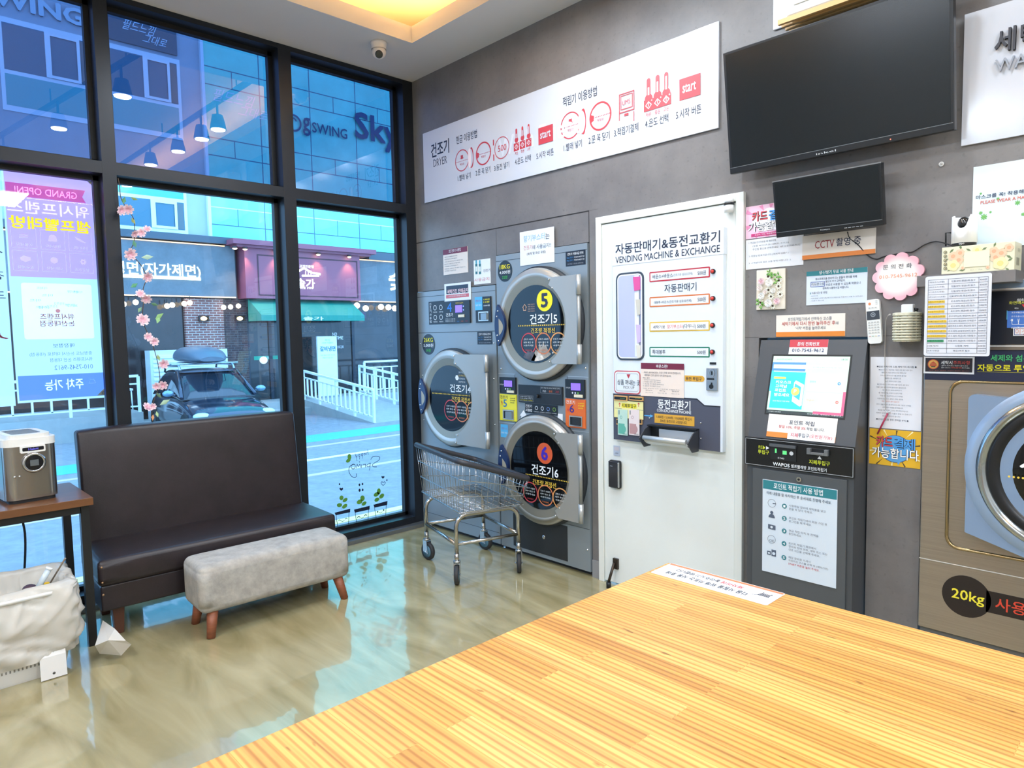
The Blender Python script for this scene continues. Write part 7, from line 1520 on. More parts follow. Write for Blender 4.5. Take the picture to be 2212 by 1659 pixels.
def TM(col, name='translucent_print', gain=1.0):  # gain brightens the print's colour in place of daylight lost between layers
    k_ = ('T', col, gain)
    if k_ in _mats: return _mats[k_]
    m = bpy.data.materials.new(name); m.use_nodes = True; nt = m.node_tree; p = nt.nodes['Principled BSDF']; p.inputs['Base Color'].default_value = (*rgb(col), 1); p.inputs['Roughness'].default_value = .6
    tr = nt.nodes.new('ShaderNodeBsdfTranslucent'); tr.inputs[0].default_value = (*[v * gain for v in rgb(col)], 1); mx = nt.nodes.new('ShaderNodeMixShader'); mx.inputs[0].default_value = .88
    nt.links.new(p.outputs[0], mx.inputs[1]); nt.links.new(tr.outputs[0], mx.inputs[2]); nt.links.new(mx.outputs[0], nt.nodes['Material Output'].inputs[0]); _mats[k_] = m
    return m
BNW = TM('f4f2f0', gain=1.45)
def draw1(P, u0, v0, u1, v1, o):
    w = u1 - u0; h = v1 - v0; U = lambda a: u0 + w * a; V = lambda c: v0 + h * c
    b = MB()
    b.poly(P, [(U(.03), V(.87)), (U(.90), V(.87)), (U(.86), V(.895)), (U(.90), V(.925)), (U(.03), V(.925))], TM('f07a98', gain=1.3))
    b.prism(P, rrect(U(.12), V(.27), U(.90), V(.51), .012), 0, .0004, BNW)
    for r_ in range(2):
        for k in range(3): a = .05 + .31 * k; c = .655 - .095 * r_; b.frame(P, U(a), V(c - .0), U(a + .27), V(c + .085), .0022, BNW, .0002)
    b.build('print', o)
    T = lambda bb, t, a0, c0, a1, c1, m, of=0: bb.text(P, t, U(a0), V(c0), U(a1), V(c1), m, .0006, of, mirror=True)
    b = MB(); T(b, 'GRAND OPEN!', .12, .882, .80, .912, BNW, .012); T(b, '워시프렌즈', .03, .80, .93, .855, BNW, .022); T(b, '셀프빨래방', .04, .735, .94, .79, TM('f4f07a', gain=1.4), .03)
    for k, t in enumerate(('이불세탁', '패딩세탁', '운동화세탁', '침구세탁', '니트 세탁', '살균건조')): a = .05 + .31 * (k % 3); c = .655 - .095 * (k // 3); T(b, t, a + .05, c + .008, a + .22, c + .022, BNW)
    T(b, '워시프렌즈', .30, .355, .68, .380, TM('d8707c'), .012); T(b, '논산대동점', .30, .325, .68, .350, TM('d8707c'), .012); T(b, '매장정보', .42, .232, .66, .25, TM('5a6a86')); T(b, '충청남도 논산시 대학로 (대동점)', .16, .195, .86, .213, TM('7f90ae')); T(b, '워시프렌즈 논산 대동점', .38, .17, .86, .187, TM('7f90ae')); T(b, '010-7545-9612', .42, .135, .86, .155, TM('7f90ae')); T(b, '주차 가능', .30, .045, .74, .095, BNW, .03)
    random.seed(4)
    for k in range(11): a = random.uniform(.16, .72); c = random.uniform(.39, .49); T(b, ('은행', '초등학교', '마트', '아파트')[k % 4], a, c, a + .12, c + .012, TM('aab4c6'))
    lettering(o, b)
    b = MB()
    for k in range(6):
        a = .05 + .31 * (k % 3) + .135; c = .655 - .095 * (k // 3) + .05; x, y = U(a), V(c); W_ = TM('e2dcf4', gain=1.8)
        if k == 0: [b.line(P, [(x - .02, y - .008 + .008 * q), (x + .018, y - .004 + .008 * q)], .003, W_) for q in range(3)]
        elif k == 1: b.poly(P, [(x - .022, y - .018), (x + .022, y - .018), (x + .016, y + .012), (x + .006, y + .018), (x - .006, y + .018), (x - .016, y + .012)], W_)
        elif k == 2: b.poly(P, [(x - .028, y + .018), (x - .01, y + .012), (x + .026, y - .010), (x + .024, y - .016), (x + .006, y - .012), (x - .016, y + .0)], W_)
        elif k == 3: b.poly(P, [(x - .026, y + .004), (x - .008, y + .018), (x + .026, y + .010), (x + .024, y - .006), (x + .0, y - .018), (x - .020, y - .008)], W_)
        elif k == 4: b.disc(P, x, y, .018, W_, 0, 22)
        else:
            for q in range(6): b.disc(P, x + .010 * cos(q * pi / 3) + .008, y + .010 * sin(q * pi / 3), .006, W_, 0, 12)
    b.disc(P, U(.5), V(.392), .011, TM('dd8078'), .0006, 18)
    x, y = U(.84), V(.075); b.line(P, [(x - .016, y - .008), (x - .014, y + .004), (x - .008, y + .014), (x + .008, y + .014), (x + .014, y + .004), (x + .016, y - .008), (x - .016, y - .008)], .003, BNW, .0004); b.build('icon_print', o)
    for a, c, s1 in ((.955, .975, 1), (.965, .022, -1)):
        b = MB(); b.prism(P, [(U(a) + .014, V(c) + .014 * s1), (U(a) - .034, V(c) + .014 * s1), (U(a) + .014, V(c) - .034 * s1)][::s1], 0, .003, M('b9ab8e', .5)); g_ = b.build('corner_patch', o)
        b = MB(); b.ring(P, U(a) + .0, V(c) + .0, .007, .004, M('8d9498', .3, .8), .0036, 16); b.build('eyelet', g_)
PB = Plane((-.215, 0, 0), (0, 1, 0), (0, 0, 1)); q1 = PB.uv(238, 858); q2 = PB.uv(192, 376); q3 = PB.uv(36, 874)
banner('shop_banner', 'lilac and pale blue grand opening banner hanging outside the glass, seen from behind', (q3[0] + .005, q1[1], (q1[0] + q2[0]) / 2, q2[1]), draw1)
def draw2(P, u0, v0, u1, v1, o):
    b = MB(); w = u1 - u0; h = v1 - v0
    for k, (t, c, m) in enumerate((('세탁요금', .62, TM('5a6a86')), ('건조요금', .52, TM('8f9ab2')), ('포인트', .44, TM('5a6a86')), ('세제', .27, TM('d8506a')))): b.text(P, t, u1 - w * .5, v0 + h * c, u1 - .01, v0 + h * (c + .035), m, .0004, .01, mirror=True)
    lettering(o, b)
banner('price_banner', 'white printed banner beside the lilac one, outside the glass', (q3[0] - .62, q1[1] - .012, q3[0] - .004, q2[1] + .01), draw2)

# ---- pink blossom garland
gd = thing('flower_garland', 'string of pink blossoms and leaves hanging inside the window', 'garland', (.05, -1.93, 2.33))
XG = .045; vine = [(255, 385), (258, 400), (262, 430), (278, 455), (290, 478), (290, 520), (283, 545), (306, 575), (316, 600), (309, 625), (310, 650), (308, 690), (318, 718), (330, 745), (342, 790), (345, 830), (334, 860), (328, 885), (330, 915)]
b = MB(); b.tube(smooth_path([onX(*p, XG) for p in vine], 4), .0022, M('5a4636', .6), 6); b.build('vine', gd)
def blossom3(c, r, seed):
    rd = random.Random(seed); b = MB(); tilt = Matrix.Rotation(rd.uniform(-.5, .5), 3, 'Z') @ Matrix.Rotation(rd.uniform(-.6, .6), 3, 'Y')
    for ly, (nn, rr) in enumerate(((7, 1.0), (6, .72), (5, .45))):
        for k in range(nn):
            a = 2 * pi * k / nn + ly * .6 + rd.uniform(-.1, .1); e = Vector((.25 + .2 * ly, cos(a), sin(a))); t = Vector((0, -sin(a), cos(a)))
            q = [Vector((0, 0, 0)), e * r * rr * .55 + t * r * .30 * rr, e * r * rr + t * r * .22 * rr + Vector((rd.uniform(-.1, .1) * r, 0, 0)), e * r * rr * .93, e * r * rr - t * r * .22 * rr, e * r * rr * .55 - t * r * .30 * rr]
            b.add([c + tilt @ v for v in q], [(0, 1, 2, 3), (0, 3, 4, 5)], M(('f7dbe2', 'f4cad6', 'eeb0c2')[ly], .6, name='petal_pink'), True)
    b.build('blossom', gd)
for i, (x, y, r) in enumerate(((262, 454, .030), (277, 452, .030), (290, 505, .024), (305, 503, .026), (318, 495, .022), (281, 549, .036), (318, 598, .032), (303, 635, .026), (316, 645, .030), (308, 691, .036), (320, 728, .026), (333, 738, .026), (353, 786, .030), (338, 834, .024), (352, 832, .028), (318, 880, .030), (330, 878, .020))): blossom3(onX(x, y, XG + .012), r, i)
for i, (x, y, a, l, c) in enumerate(((270, 425, -1.9, .045, '4f8a5a'), (282, 426, -.4, .035, '8aa05a'), (284, 470, -1.2, .04, '8f9a5a'), (288, 518, -1.4, .045, '4f8a6a'), (305, 556, .1, .06, 'b8d8c4'), (298, 612, 3.7, .05, '4f9a70'), (325, 655, -.3, .04, '4f7a5a'), (306, 663, -2.2, .04, '7aa07a'), (335, 690, .7, .055, 'a0d08a'), (345, 682, -2.0, .05, '8fbf80'), (340, 765, -1.4, .04, '8fa56a'), (338, 848, -1.0, .04, '4a6a4a'), (345, 875, .5, .06, 'bfe0c0'), (331, 895, -1.8, .035, 'c98a5a'), (338, 888, -1.5, .035, '9fc08a'))):
    c0 = onX(x, y, XG + .01); e = Vector((.1, cos(a), sin(a))); t = Vector((.15, -sin(a), cos(a))); b = MB(); b.add([c0, c0 + e * l * .5 + t * l * .24, c0 + e * l + Vector((.01, 0, 0)), c0 + e * l * .5 - t * l * .24, c0 + e * l * .5 + Vector((.006, 0, 0))], [(0, 4, 1), (1, 4, 2), (2, 4, 3), (3, 4, 0)], M(c, .5), True); b.build('leaf', gd)

# ---- drawings stuck on the glass
SPx = Plane((-.1115, 0, 0), (0, 1, 0), (0, 0, 1)); zs = Zm(SPx, 700, 900, 6.382); DK = M('151f38', .5); LG = M('5f9a3e', .5)
def ell(b, x, y, rx, ry, a, m):
    u, v = zs.uv(x, y); r1 = abs(zs.uv(x + rx, y)[0] - u); r2 = abs(zs.uv(x, y - ry)[1] - v); b.poly(SPx, [(u + r1 * cos(t) * cos(a) - r2 * sin(t) * sin(a), v + r1 * cos(t) * sin(a) + r2 * sin(t) * cos(a)) for t in [2 * pi * k / 18 for k in range(18)]], m)
o = thing('spring_lettering', 'dark handwritten spring greeting stuck on the glass, seen from behind', 'window sticker', SPx.p(*zs.uv(550, 650)))
b = MB()
def stroke(pts, w): zs.path(b, [tuple(p.xy) for p in smooth_path([(x, y, 0) for x, y in pts], 6)], w, DK)
stroke([(645, 590), (670, 555), (720, 545), (768, 560), (755, 600), (700, 635), (665, 665), (680, 690), (725, 692)], .004)
stroke([(640, 640), (615, 650), (590, 670), (600, 690), (630, 680), (637, 645), (632, 700), (622, 740)], .0035); stroke([(568, 650), (572, 700)], .0035); stroke([(570, 668), (548, 655), (535, 668)], .0035); stroke([(512, 660), (512, 705)], .0035); stroke([(500, 700), (492, 655), (470, 690), (455, 655), (440, 710)], .0035)
stroke([(425, 660), (395, 655), (370, 690), (395, 722), (425, 700), (420, 660), (385, 665), (350, 690), (340, 750), (370, 815), (420, 840), (445, 815), (440, 785)], .004)
stroke([(480, 622), (490, 625)], .005)
stroke([(598, 455), (606, 525)], .003); stroke([(602, 500), (585, 495), (580, 525)], .003); stroke([(560, 505), (545, 510), (550, 530), (565, 520), (562, 500)], .003); stroke([(530, 505), (525, 575)], .003); stroke([(528, 510), (510, 515), (515, 540), (528, 530)], .003); stroke([(490, 515), (485, 585)], .003); stroke([(488, 520), (470, 525), (478, 548), (488, 538)], .003); stroke([(450, 525), (448, 550), (430, 540)], .003); stroke([(425, 510), (440, 560), (450, 612)], .003)
b.build('lettering', o)
b = MB(); ell(b, 350, 555, 26, 42, .1, LG); ell(b, 335, 605, 34, 26, .4, LG); b.build('leaf_print', o)
POTS = [('wink', 250, ((145, 1325), (362, 1268), (360, 1318), (160, 1360)), ((165, 1355), (345, 1312), (335, 1500), (190, 1530)), ((240, 1120, 28, 34, .3), (290, 1150, 36, 26, .4), (212, 1220, 36, 28, -.2), (285, 1235, 38, 28, .4)), (245, 1285, 245, 1170)),
        ('laughing', 520, ((412, 1282), (630, 1228), (628, 1280), (425, 1325)), ((430, 1322), (615, 1278), (605, 1440), (450, 1475)), ((530, 1125, 30, 40, .3), (490, 1175, 40, 32, .1), (552, 1198, 34, 26, .4)), (515, 1250, 525, 1150)),
        ('smiling', 780, ((680, 1215), (875, 1162), (870, 1218), (695, 1255)), ((695, 1250), (858, 1215), (850, 1370), (720, 1405)), ((755, 1030, 26, 42, .0), (722, 1072, 38, 30, .2), (795, 1095, 36, 30, .5), (728, 1145, 34, 28, .2)), (765, 1185, 758, 1040))]
for face, cx, rim, body, lv, stem_ in POTS:
    o = thing('pot_sticker', {'wink': 'potted sprout drawing with a winking face on the glass beside the bench', 'laughing': 'potted sprout drawing with a laughing face, middle of three on the glass', 'smiling': 'potted sprout drawing with open smiling eyes on the glass by the wall corner'}[face], 'window sticker', SPx.p(*zs.uv(cx, 1400)))
    b = MB(); b.poly(SPx, [zs.uv(*p) for p in rim][::-1], DK); b.build('pot_rim', o)
    b = MB(); zs.path(b, [body[0], body[3], body[2], body[1]], .004, DK)
    x0 = (body[0][0] + body[3][0]) / 2; x1 = (body[1][0] + body[2][0]) / 2; y_ = (body[0][1] + body[2][1]) / 2 - 10; mx_ = (x0 + x1) / 2; e = (x1 - x0)
    for sx in (-1, 1):
        ex_ = mx_ + sx * e * .28; ey_ = y_ - sx * 12
        if face == 'smiling': ell(b, ex_, ey_, 9, 11, 0, DK)
        else: zs.path(b, [(ex_ - 16, ey_ + 8), (ex_, ey_ - 8), (ex_ + 16, ey_ + 2)], .004 if face == 'wink' else .006, DK)
    zs.path(b, [(mx_ - 22, y_ + 18), (mx_ - 5, y_ + 30), (mx_ + 22, y_ + 12)], .003, DK); b.build('pot_outline', o)
    b = MB(); zs.path(b, [stem_[:2], stem_[2:]], .002, M('8aa0a8', .5)); b.build('stem_line', o)
    for l in lv: b = MB(); ell(b, *l, LG); b.build('leaf_print', o)
    marks = {'wink': (('h', 238, 998, 26), ('d', 213, 932, 12)), 'laughing': (('d', 488, 940, 15), ('d', 530, 930, 14), ('d', 490, 1015, 18), ('d', 532, 1010, 15)), 'smiling': (('h', 812, 835, 22), ('o', 815, 920, 30), ('d', 866, 876, 10))}[face]
    for kd, x, y, r in marks:
        b = MB()
        hp = [zs.uv(x + r * q[0], y + r * q[1]) for q in ((0, 1), (-.9, .1), (-.95, -.5), (-.5, -.8), (0, -.35), (.5, -.8), (.95, -.5), (.9, .1))]
        if kd == 'h': b.poly(SPx, hp, DK)
        elif kd == 'o': b.line(SPx, hp + hp[:1], .004, DK)
        else: ell(b, x, y, r * .8, r * 1.2, .1, DK)
        b.build('heart_print' if kd != 'd' else 'drop_print', o)

# ---- small camera under the ceiling
cc = onZ(818, 92, 3.34); cz = 3.34
dc = thing('dome_camera', 'small white dome security camera under the ceiling edge', 'camera', (cc.x, cc.y, cz))
b = MB(); b.lathe([(0.0, 0), (.052, 0), (.052, -.012), (.047, -.030), (.047, -.045)], (cc.x, cc.y, cz), (0, 0, 1), M('efe6de', .4), 24); b.build('mount', dc)
dv = (EYE - Vector((cc.x, cc.y, cz))).normalized(); b = MB(); b.ball((cc.x, cc.y, cz - .058), .045, M('efe6de', .35), 20); b.build('camera_ball', dc)
fc = Vector((cc.x, cc.y, cz - .058)) + Vector((dv.x, dv.y, -.75)).normalized() * .040
b = MB(); b.lathe([(.024, 0), (.024, .010), (.019, .012), (0, .010)], fc, Vector((dv.x, dv.y, -.75)), M('2a2f31', .15), 20); b.build('lens', dc)

# ================================================================== ACROSS THE STREET
GZ = -.45; FX = -13.0
ASPH = M('8b9096', .8, name='asphalt', noise=(8, .16)); CONC = M('a6a8a8', .8, name='street_concrete', noise=(5, .10))
b = MB(); b.box(-16, -.16, -12, 16, GZ - .1, GZ, ASPH); struct(b.build('road'))
b = MB(); b.box(-1.35, -.16, -12, 16, GZ, GZ + .14, CONC); struct(b.build('pavement'))
def stripe(x0, x1, m, name='trim_4', y0=-12, y1=16):
    b = MB(); b.box(x0, x1, y0, y1, GZ, GZ + .004, m); return struct(b.build(name), 'painted road line')
LY = M('e8d98c', .7); LW = M('f0f4f4', .7); LP = M('c9b7a8', .7)
stripe(-1.72, -1.58, LY); stripe(-2.12, -1.98, LY); stripe(-4.58, -4.44, LP); stripe(-5.70, -5.56, LW); stripe(-6.92, -6.78, LP); stripe(-8.20, -7.35, M('4fb8a8', .7, name='green_road_paint'))
b = MB(); b.box(-7.0, -4.2, -3.2, -2.85, GZ, GZ + .004, LW); struct(b.build('trim_5'), 'painted road mark')
XW = wallX(FX)
# --- the building
bd = thing('restaurant_building', 'blue-lit building across the street with a glass upper wall', 'building', (FX - 1, 3, GZ))
CW_ = M('a9b8c0', .55, name='grey_cladding', noise=(2, .05)); DKG = M('31383e', .25, name='dark_shop_glass', spec=.5)
b = MB(); b.box(FX - .5, FX, -8, 14, GZ, 11.5, M('6a7278', .7)); b.build('core_wall', bd)
b = MB(); b.slab(XW, -8, 3.95, 3.20, 11, 0, .06, CW_); b.build('cladding', bd)
CYG = M('79e6cf', .12, name='teal_curtain_glass', bump=(2.2, .15, .05), noise=(1.3, .12))  # mottling in the colour stands in for foliage reflected in the glass
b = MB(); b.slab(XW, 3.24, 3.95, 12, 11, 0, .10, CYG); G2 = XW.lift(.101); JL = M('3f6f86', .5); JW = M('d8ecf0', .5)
for z, m in ((4.29, JL), (4.71, JW), (5.95, JL), (6.37, JL), (7.62, JL), (8.04, JL), (9.3, JL)): b.rect(G2, 3.24, z - .012, 12, z + .012, m)
for k, y in enumerate((4.60, 5.97, 7.36, 8.77, 10.15)):
    b.rect(G2, y - .012, 3.95, y + .012, 11, JL)
    for z0, z1 in ((4.29, 4.71), (5.95, 6.37), (7.62, 8.04)): b.rect(G2, y - .70, z0, y - .68, z1, JL)
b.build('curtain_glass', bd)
b = MB(); b.slab(XW, 3.17, 3.9, 3.24, 11, 0, .16, JW); b.build('edge_trim', bd)
WF = M('e4f0f2', .4, name='white_window_frame'); WG = M('2f6f86', .08, name='window_blue_glass', spec=.7); WGT = M('4fb4b8', .1, name='teal_spandrel_glass')
def win_unit(y0, y1, zs_, mid):
    """stack of panes: zs_ = sill heights; mid = index of the row that holds the sliding window"""
    b = MB(); P = XW.lift(.06); b.slab(P, y0 - .07, zs_[0] - .07, y1 + .07, zs_[-1] + .07, 0, .02, WF); wn = b.build('window', bd)
    for k, (a, c) in enumerate(zip(zs_, zs_[1:])):
        b = MB()
        if k == mid:
            b.slab(P, y0, a + .04, y1, c - .04, .02, .024, WG); b.slab(P, (y0 + y1) / 2 - .04, a + .04, (y0 + y1) / 2 + .04, c - .04, .02, .05, WF); b.frame(P, (y0 + y1) / 2, a + .04, y1 - .16, c - .04, .06, WF, .045); b.rect(P, y1 - .15, a + .06, y1 - .02, c - .06, M('5a7078', .5), .03)
        else: b.slab(P, y0, a + .04, y1, c - .04, .02, .024, WGT)
        b.build('pane', wn)
for y0, y1 in ((1.26, 2.64), (-.66, .84), (-2.5, -1.0), (-4.4, -2.9)):
    win_unit(y0, y1, (3.92, 4.04, 4.76, 5.35), 1); win_unit(y0, y1, (6.25, 6.95, 7.95), 1)
b = MB(); b.slab(XW, 1.24, 8.10, 2.66, 9.05, .06, .12, M('52626e', .4)); pn = b.build('sign_panel', bd)
def hand_sign(P, b, u0, v0, u1, v1):
    b.text(P, '필드느낌', u0, v0 + (v1 - v0) * .45, u0 + (u1 - u0) * .72, v1, M('c8e0ea', .4, emit=.15), .002, .0, slant=.4); b.text(P, '그대로', u0 + (u1 - u0) * .45, v0, u1, v0 + (v1 - v0) * .48, M('c8e0ea', .4, emit=.15), .002, 0, slant=.4)
b = MB(); hand_sign(XW.lift(.121), b, 1.50, 8.20, 2.40, 8.62); lettering(pn, b)
def raised(name, label, P, items, cat='sign'):
    b = MB(); o = None
    for t, u0, v0, u1, v1, m, of in items: b.text(P, t, u0, v0, u1, v1, m, .05, of, depth=.05 if of == 0 else 0)
    return tag(b.build(name), label, cat)
GS = M('27486e', .4); GSL = M('5f8fb4', .5)
z2 = ZV(560, 0, 3.456); XG2 = XW.lift(.105)
def uvb(P, z, x0, y0, x1, y1, hpx, k):
    a = P.uv(*z(x0, y0)); c = P.uv(*z(x1, y1)); mx, my = z((x0 + x1) / 2, (y0 + y1) / 2); hh = P.uv(mx, my - hpx / 2 / k)[1] - P.uv(mx, my + hpx / 2 / k)[1]; v = (a[1] + c[1]) / 2
    return a[0], v - hh / 2, c[0], v + hh / 2
it = []
for t, q, hp in (('g', (318, 945, 375, 955), 135), ('SWING', (388, 958, 650, 1000), 75), ('Sky', (708, 985, 1032, 1010), 255)):
    u = uvb(XG2, z2, *q, hp, 3.456); it.append((t, *u, GS, .012 if t != 'Sky' else .02))
raised('golf_sign', 'dark raised golf lettering on the teal glass wall across the street', XG2, it)
u = XG2.uv(*z2(250, 920)); b = MB(); b.ring(XG2, u[0], u[1], .20, .05, GS, .05, 30, 1, -2.4, 2.0); b.ring(XG2, u[0] - .02, u[1] + .02, .10, .04, GS, .052, 24, 1, .3, 3.4); tag(b.build('golf_emblem'), 'round swirl emblem beside the dark golf lettering', 'sign')
b = MB(); u0, v0 = XG2.uv(445, 222); hand_sign(XG2, b, 3.40, 7.02, 4.75, 7.56); tag(b.build('script_sign'), 'brush-script lettering on the teal glass over the street', 'sign')
z1_ = ZV(0, 0, 3.456); u = uvb(XW.lift(.06), z1_, 20, 40, 625, 130, 130, 3.456)
raised('swing_sign', 'big outlined white-edged lettering high on the grey cladding wall', XW.lift(.06), [('SWING', u[1 - 1] - .42, u[1] + .05, u[2], u[3] + .05, M('b7d2dc', .4), .035), ('SWING', u[0] - .42, u[1] + .05, u[2], u[3] + .05, M('3f5a6a', .4), .0)])
# --- shop front
b = MB(); b.slab(XW, -8, 3.80, 3.7, 3.96, 0, .34, M('4a5a66', .5)); b.slab(XW, 7.5, 3.68, 12, 3.90, 0, .34, M('4a5a66', .5)); b.build('fascia', bd)
CSG = M('69757c', .7, name='dark_concrete_sign', noise=(3, .16))
WARM = glow('ffc890', 1.6, 'warm_strip'); LIT = glow('e8fbff', 3.0, 'lit_white_letters')
sl = thing('noodle_sign', 'long grey concrete sign with lit white lettering beside the red sign box', 'sign', (FX, 1, 2.5))
b = MB(); b.slab(XW, -8, 2.50, 3.72, 3.77, 0, .24, CSG); b.build('board', sl)
PS = XW.lift(.245); b = MB(); q0 = PS.uv(432, 585); zk3 = ZV(0, 360, 4.6083); u = uvb(PS, zk3, 1255, 1030, 1985, 1040, 145, 4.6083)
b.text(PS, '냉면(자가제면)', u[0] - (u[2] - u[0]) * .17, u[1], u[2] + .02, u[3], LIT, .02, .012); lettering(sl, b)
b = MB(); uu = uvb(PS, zk3, 1190, 1085, 1995, 1120, 30, 4.6083); b.slab(PS, u[0] - .5, uu[1], uu[2], uu[3], 0, .03, LIT); b.build('lit_underline', sl)
b = MB(); b.slab(PS, -8, 3.745, 3.48, 3.77, 0, .02, WARM); b.slab(PS, -8, 2.50, 3.70, 2.525, 0, .02, WARM); b.build('warm_strip_light', sl)
RW_ = M('965567', .5, name='wine_red_wood')
rb = thing('red_sign_box', 'wine red framed sign box with a lit white logo over the awning', 'sign', (FX, 5.5, 2.5))
b = MB(); b.slab(XW, 3.84, 2.49, 7.06, 3.72, 0, .55, RW_); b.build('box', rb)
b = MB(); P55 = XW.lift(.55); b.slab(P55, 3.62, 3.72, 7.36, 3.78, -.55, .10, RW_); b.slab(P55, 3.50, 3.78, 7.48, 3.90, -.55, .20, RW_); b.build('cornice', rb)
b = MB(); b.frame(P55, 4.15, 2.56, 6.98, 3.58, .03, M('4a2430', .5), .01); b.build('moulding', rb)
zl = ZV(400, 400, 4.254); b = MB(); u = uvb(P55, zl, 1020, 900, 1190, 905, 85, 4.254); b.text(P55, '솔가', u[0], u[1], u[2], u[3], LIT, .01, .02); u = uvb(P55, zl, 1020, 742, 1178, 752, 26, 4.254); b.text(P55, '생고기전문점', u[0], u[1], u[2], u[3], LIT, .01); u = uvb(P55, zl, 1020, 942, 1175, 946, 20, 4.254); b.text(P55, 'SINCE 1999', u[0], u[1], u[2], u[3], LIT, .01); lettering(rb, b)
b = MB(); rf = [P55.uv(*zl(*p)) for p in ((1020, 800), (1090, 755), (1235, 815), (1235, 832), (1180, 835), (1070, 835), (1090, 790), (1045, 805))]; b.line(P55, [P55.uv(*zl(*p)) for p in ((1018, 803), (1090, 762), (1160, 805), (1238, 818))], .05, LIT, .01); b.line(P55, [P55.uv(*zl(*p)) for p in ((1075, 832), (1225, 834))], .04, LIT, .01)
for x in (1105, 1130, 1155): b.line(P55, [P55.uv(*zl(x, 790)), P55.uv(*zl(x, 832))], .02, LIT, .01)
b.build('roof_emblem', rb)
lab = 'small warm spotlight under the cornice of the red sign box'; proto = None
for x, y in ((506, 541), (528, 541), (597, 548), (686, 549), (753, 556)):
    u, v = XW.lift(.62).uv(x, y); 
    if proto is None:
        proto = t = thing('sign_spotlight', lab, 'light', (FX + .66, u, 3.70), 0, 'warm spotlights of the red sign box'); b = MB(); b.cyl((0, 0, .02), (0, 0, -.03), .06, M('3a2a2a', .4), 12); b.build('can', t, local=True); b = MB(); b.ball((0, 0, -.035), .055, glow('ffd8a8', 10, 'warm_bulb'), 10, sz=.5); b.build('bulb', t, local=True)
    else: t = copy_tree(proto); t.location = (FX + .66, u, 3.70)
    d = bpy.data.lights.new('sign_spot', 'SPOT'); d.energy = 45; d.color = (1, .62, .34); d.spot_size = 1.4; d.spot_blend = .8; d.shadow_soft_size = .04
    lo = bpy.data.objects.new('sign_spot', d); COL.objects.link(lo); lo.location = (FX + .70, u, 3.64); lo.rotation_euler = Vector((-.18, 0, -1)).to_track_quat('-Z', 'Y').to_euler()
rs = thing('charcoal_sign', 'grey concrete sign with one lit charcoal character at the far corner', 'sign', (FX, 8.5, 2.5))
b = MB(); b.slab(XW, 7.16, 2.48, 12, 3.68, 0, .24, CSG); b.build('board', rs)
b = MB(); u = uvb(PS, zl, 1868, 878, 2015, 885, 175, 4.254); b.text(PS, '숯', u[0], u[1], u[2], u[3], LIT, .02, .02); b.text(PS, '불구이', u[2] + .12, u[1], u[2] + 1.7, u[3], LIT, .02, .02); lettering(rs, b)
b = MB(); b.slab(PS, 7.18, 3.655, 12, 3.68, 0, .02, WARM); b.slab(PS, 7.18, 2.48, 12, 2.505, 0, .02, WARM); b.build('warm_strip_light', rs)
aw = thing('shop_awning', 'sloping dark green awning under the red sign box', 'awning', (FX, 5.5, 2.0))
AG = M('1f8a78', .6, name='green_awning_canvas'); xa, xb = FX + .30, FX + 1.05; y0, y1, zt_, zb_ = 3.98, 6.86, 2.48, 2.06
b = MB(); b.add([(xa, y0, zt_), (xa, y1, zt_), (xb, y1 - .02, zb_), (xb, y0 - .0, zb_), (xb, y0, zb_ - .14), (xb, y1 - .02, zb_ - .14), (xa, y0, zb_ - .14), (xa, y1, zb_ - .14)], [(0, 3, 2, 1), (3, 4, 5, 2), (0, 6, 4, 3), (1, 2, 5, 7)], AG); b.build('canvas', aw, solid=.02)
b = MB(); AP = wallX(xb + .012); u = AP.uv(*zl(1180, 1225)); b.text(AP, '솔가', u[0] - .28, u[1] - .05, u[0] + .28, u[1] + .05, INKW, .002, .02); lettering(aw, b)
# street-level front
def mat_brick(name, a, c_, mo):
    m = bpy.data.materials.new(name); m.use_nodes = True; nt = m.node_tree; p = nt.nodes['Principled BSDF']; tc = nt.nodes.new('ShaderNodeTexCoord'); sp = nt.nodes.new('ShaderNodeSeparateXYZ'); cb = nt.nodes.new('ShaderNodeCombineXYZ'); br = nt.nodes.new('ShaderNodeTexBrick')
    br.inputs['Scale'].default_value = 1; br.inputs['Brick Width'].default_value = .17; br.inputs['Row Height'].default_value = .058; br.inputs['Mortar Size'].default_value = .007; br.inputs['Color1'].default_value = (*rgb(a), 1); br.inputs['Color2'].default_value = (*rgb(c_), 1); br.inputs['Mortar'].default_value = (*rgb(mo), 1)
    nt.links.new(tc.outputs['Object'], sp.inputs[0]); nt.links.new(sp.outputs['Y'], cb.inputs['X']); nt.links.new(sp.outputs['Z'], cb.inputs['Y']); nt.links.new(cb.outputs[0], br.inputs['Vector']); nt.links.new(br.outputs['Color'], p.inputs['Base Color']); p.inputs['Roughness'].default_value = .8
    return m
b = MB(); b.slab(XW, 2.52, GZ, 3.42, 2.48, 0, .14, mat_brick('red_brick', '8a5f58', '7a4f4c', 'b9b4ae')); b.build('brick_pillar', bd)
b = MB(); b.slab(XW, 3.42, GZ, 4.02, 2.48, 0, .08, mat_brick('dark_brick', '4f3f40', '43363a', '5f5c5e')); b.build('dark_brick_pier', bd)
b = MB(); b.slab(XW, -8, GZ, 2.52, 2.48, 0, .03, M('2b2729', .12, name='shop_glazing', noise=(.9, .5), spec=.6)); b.build('shop_window', bd)
b = MB(); b.slab(XW, 4.02, -.1, 7.06, 2.3, 0, .03, M('283036', .10, name='entrance_glass', noise=(.8, .5), spec=.6)); dg = b.build('glass_door', bd)
b = MB(); b.slab(XW, 7.06, -.1, 12, 2.48, 0, .03, M('2b353e', .10, name='corner_glass', noise=(.7, .5), spec=.6)); b.build('shop_window', bd)
b = MB()
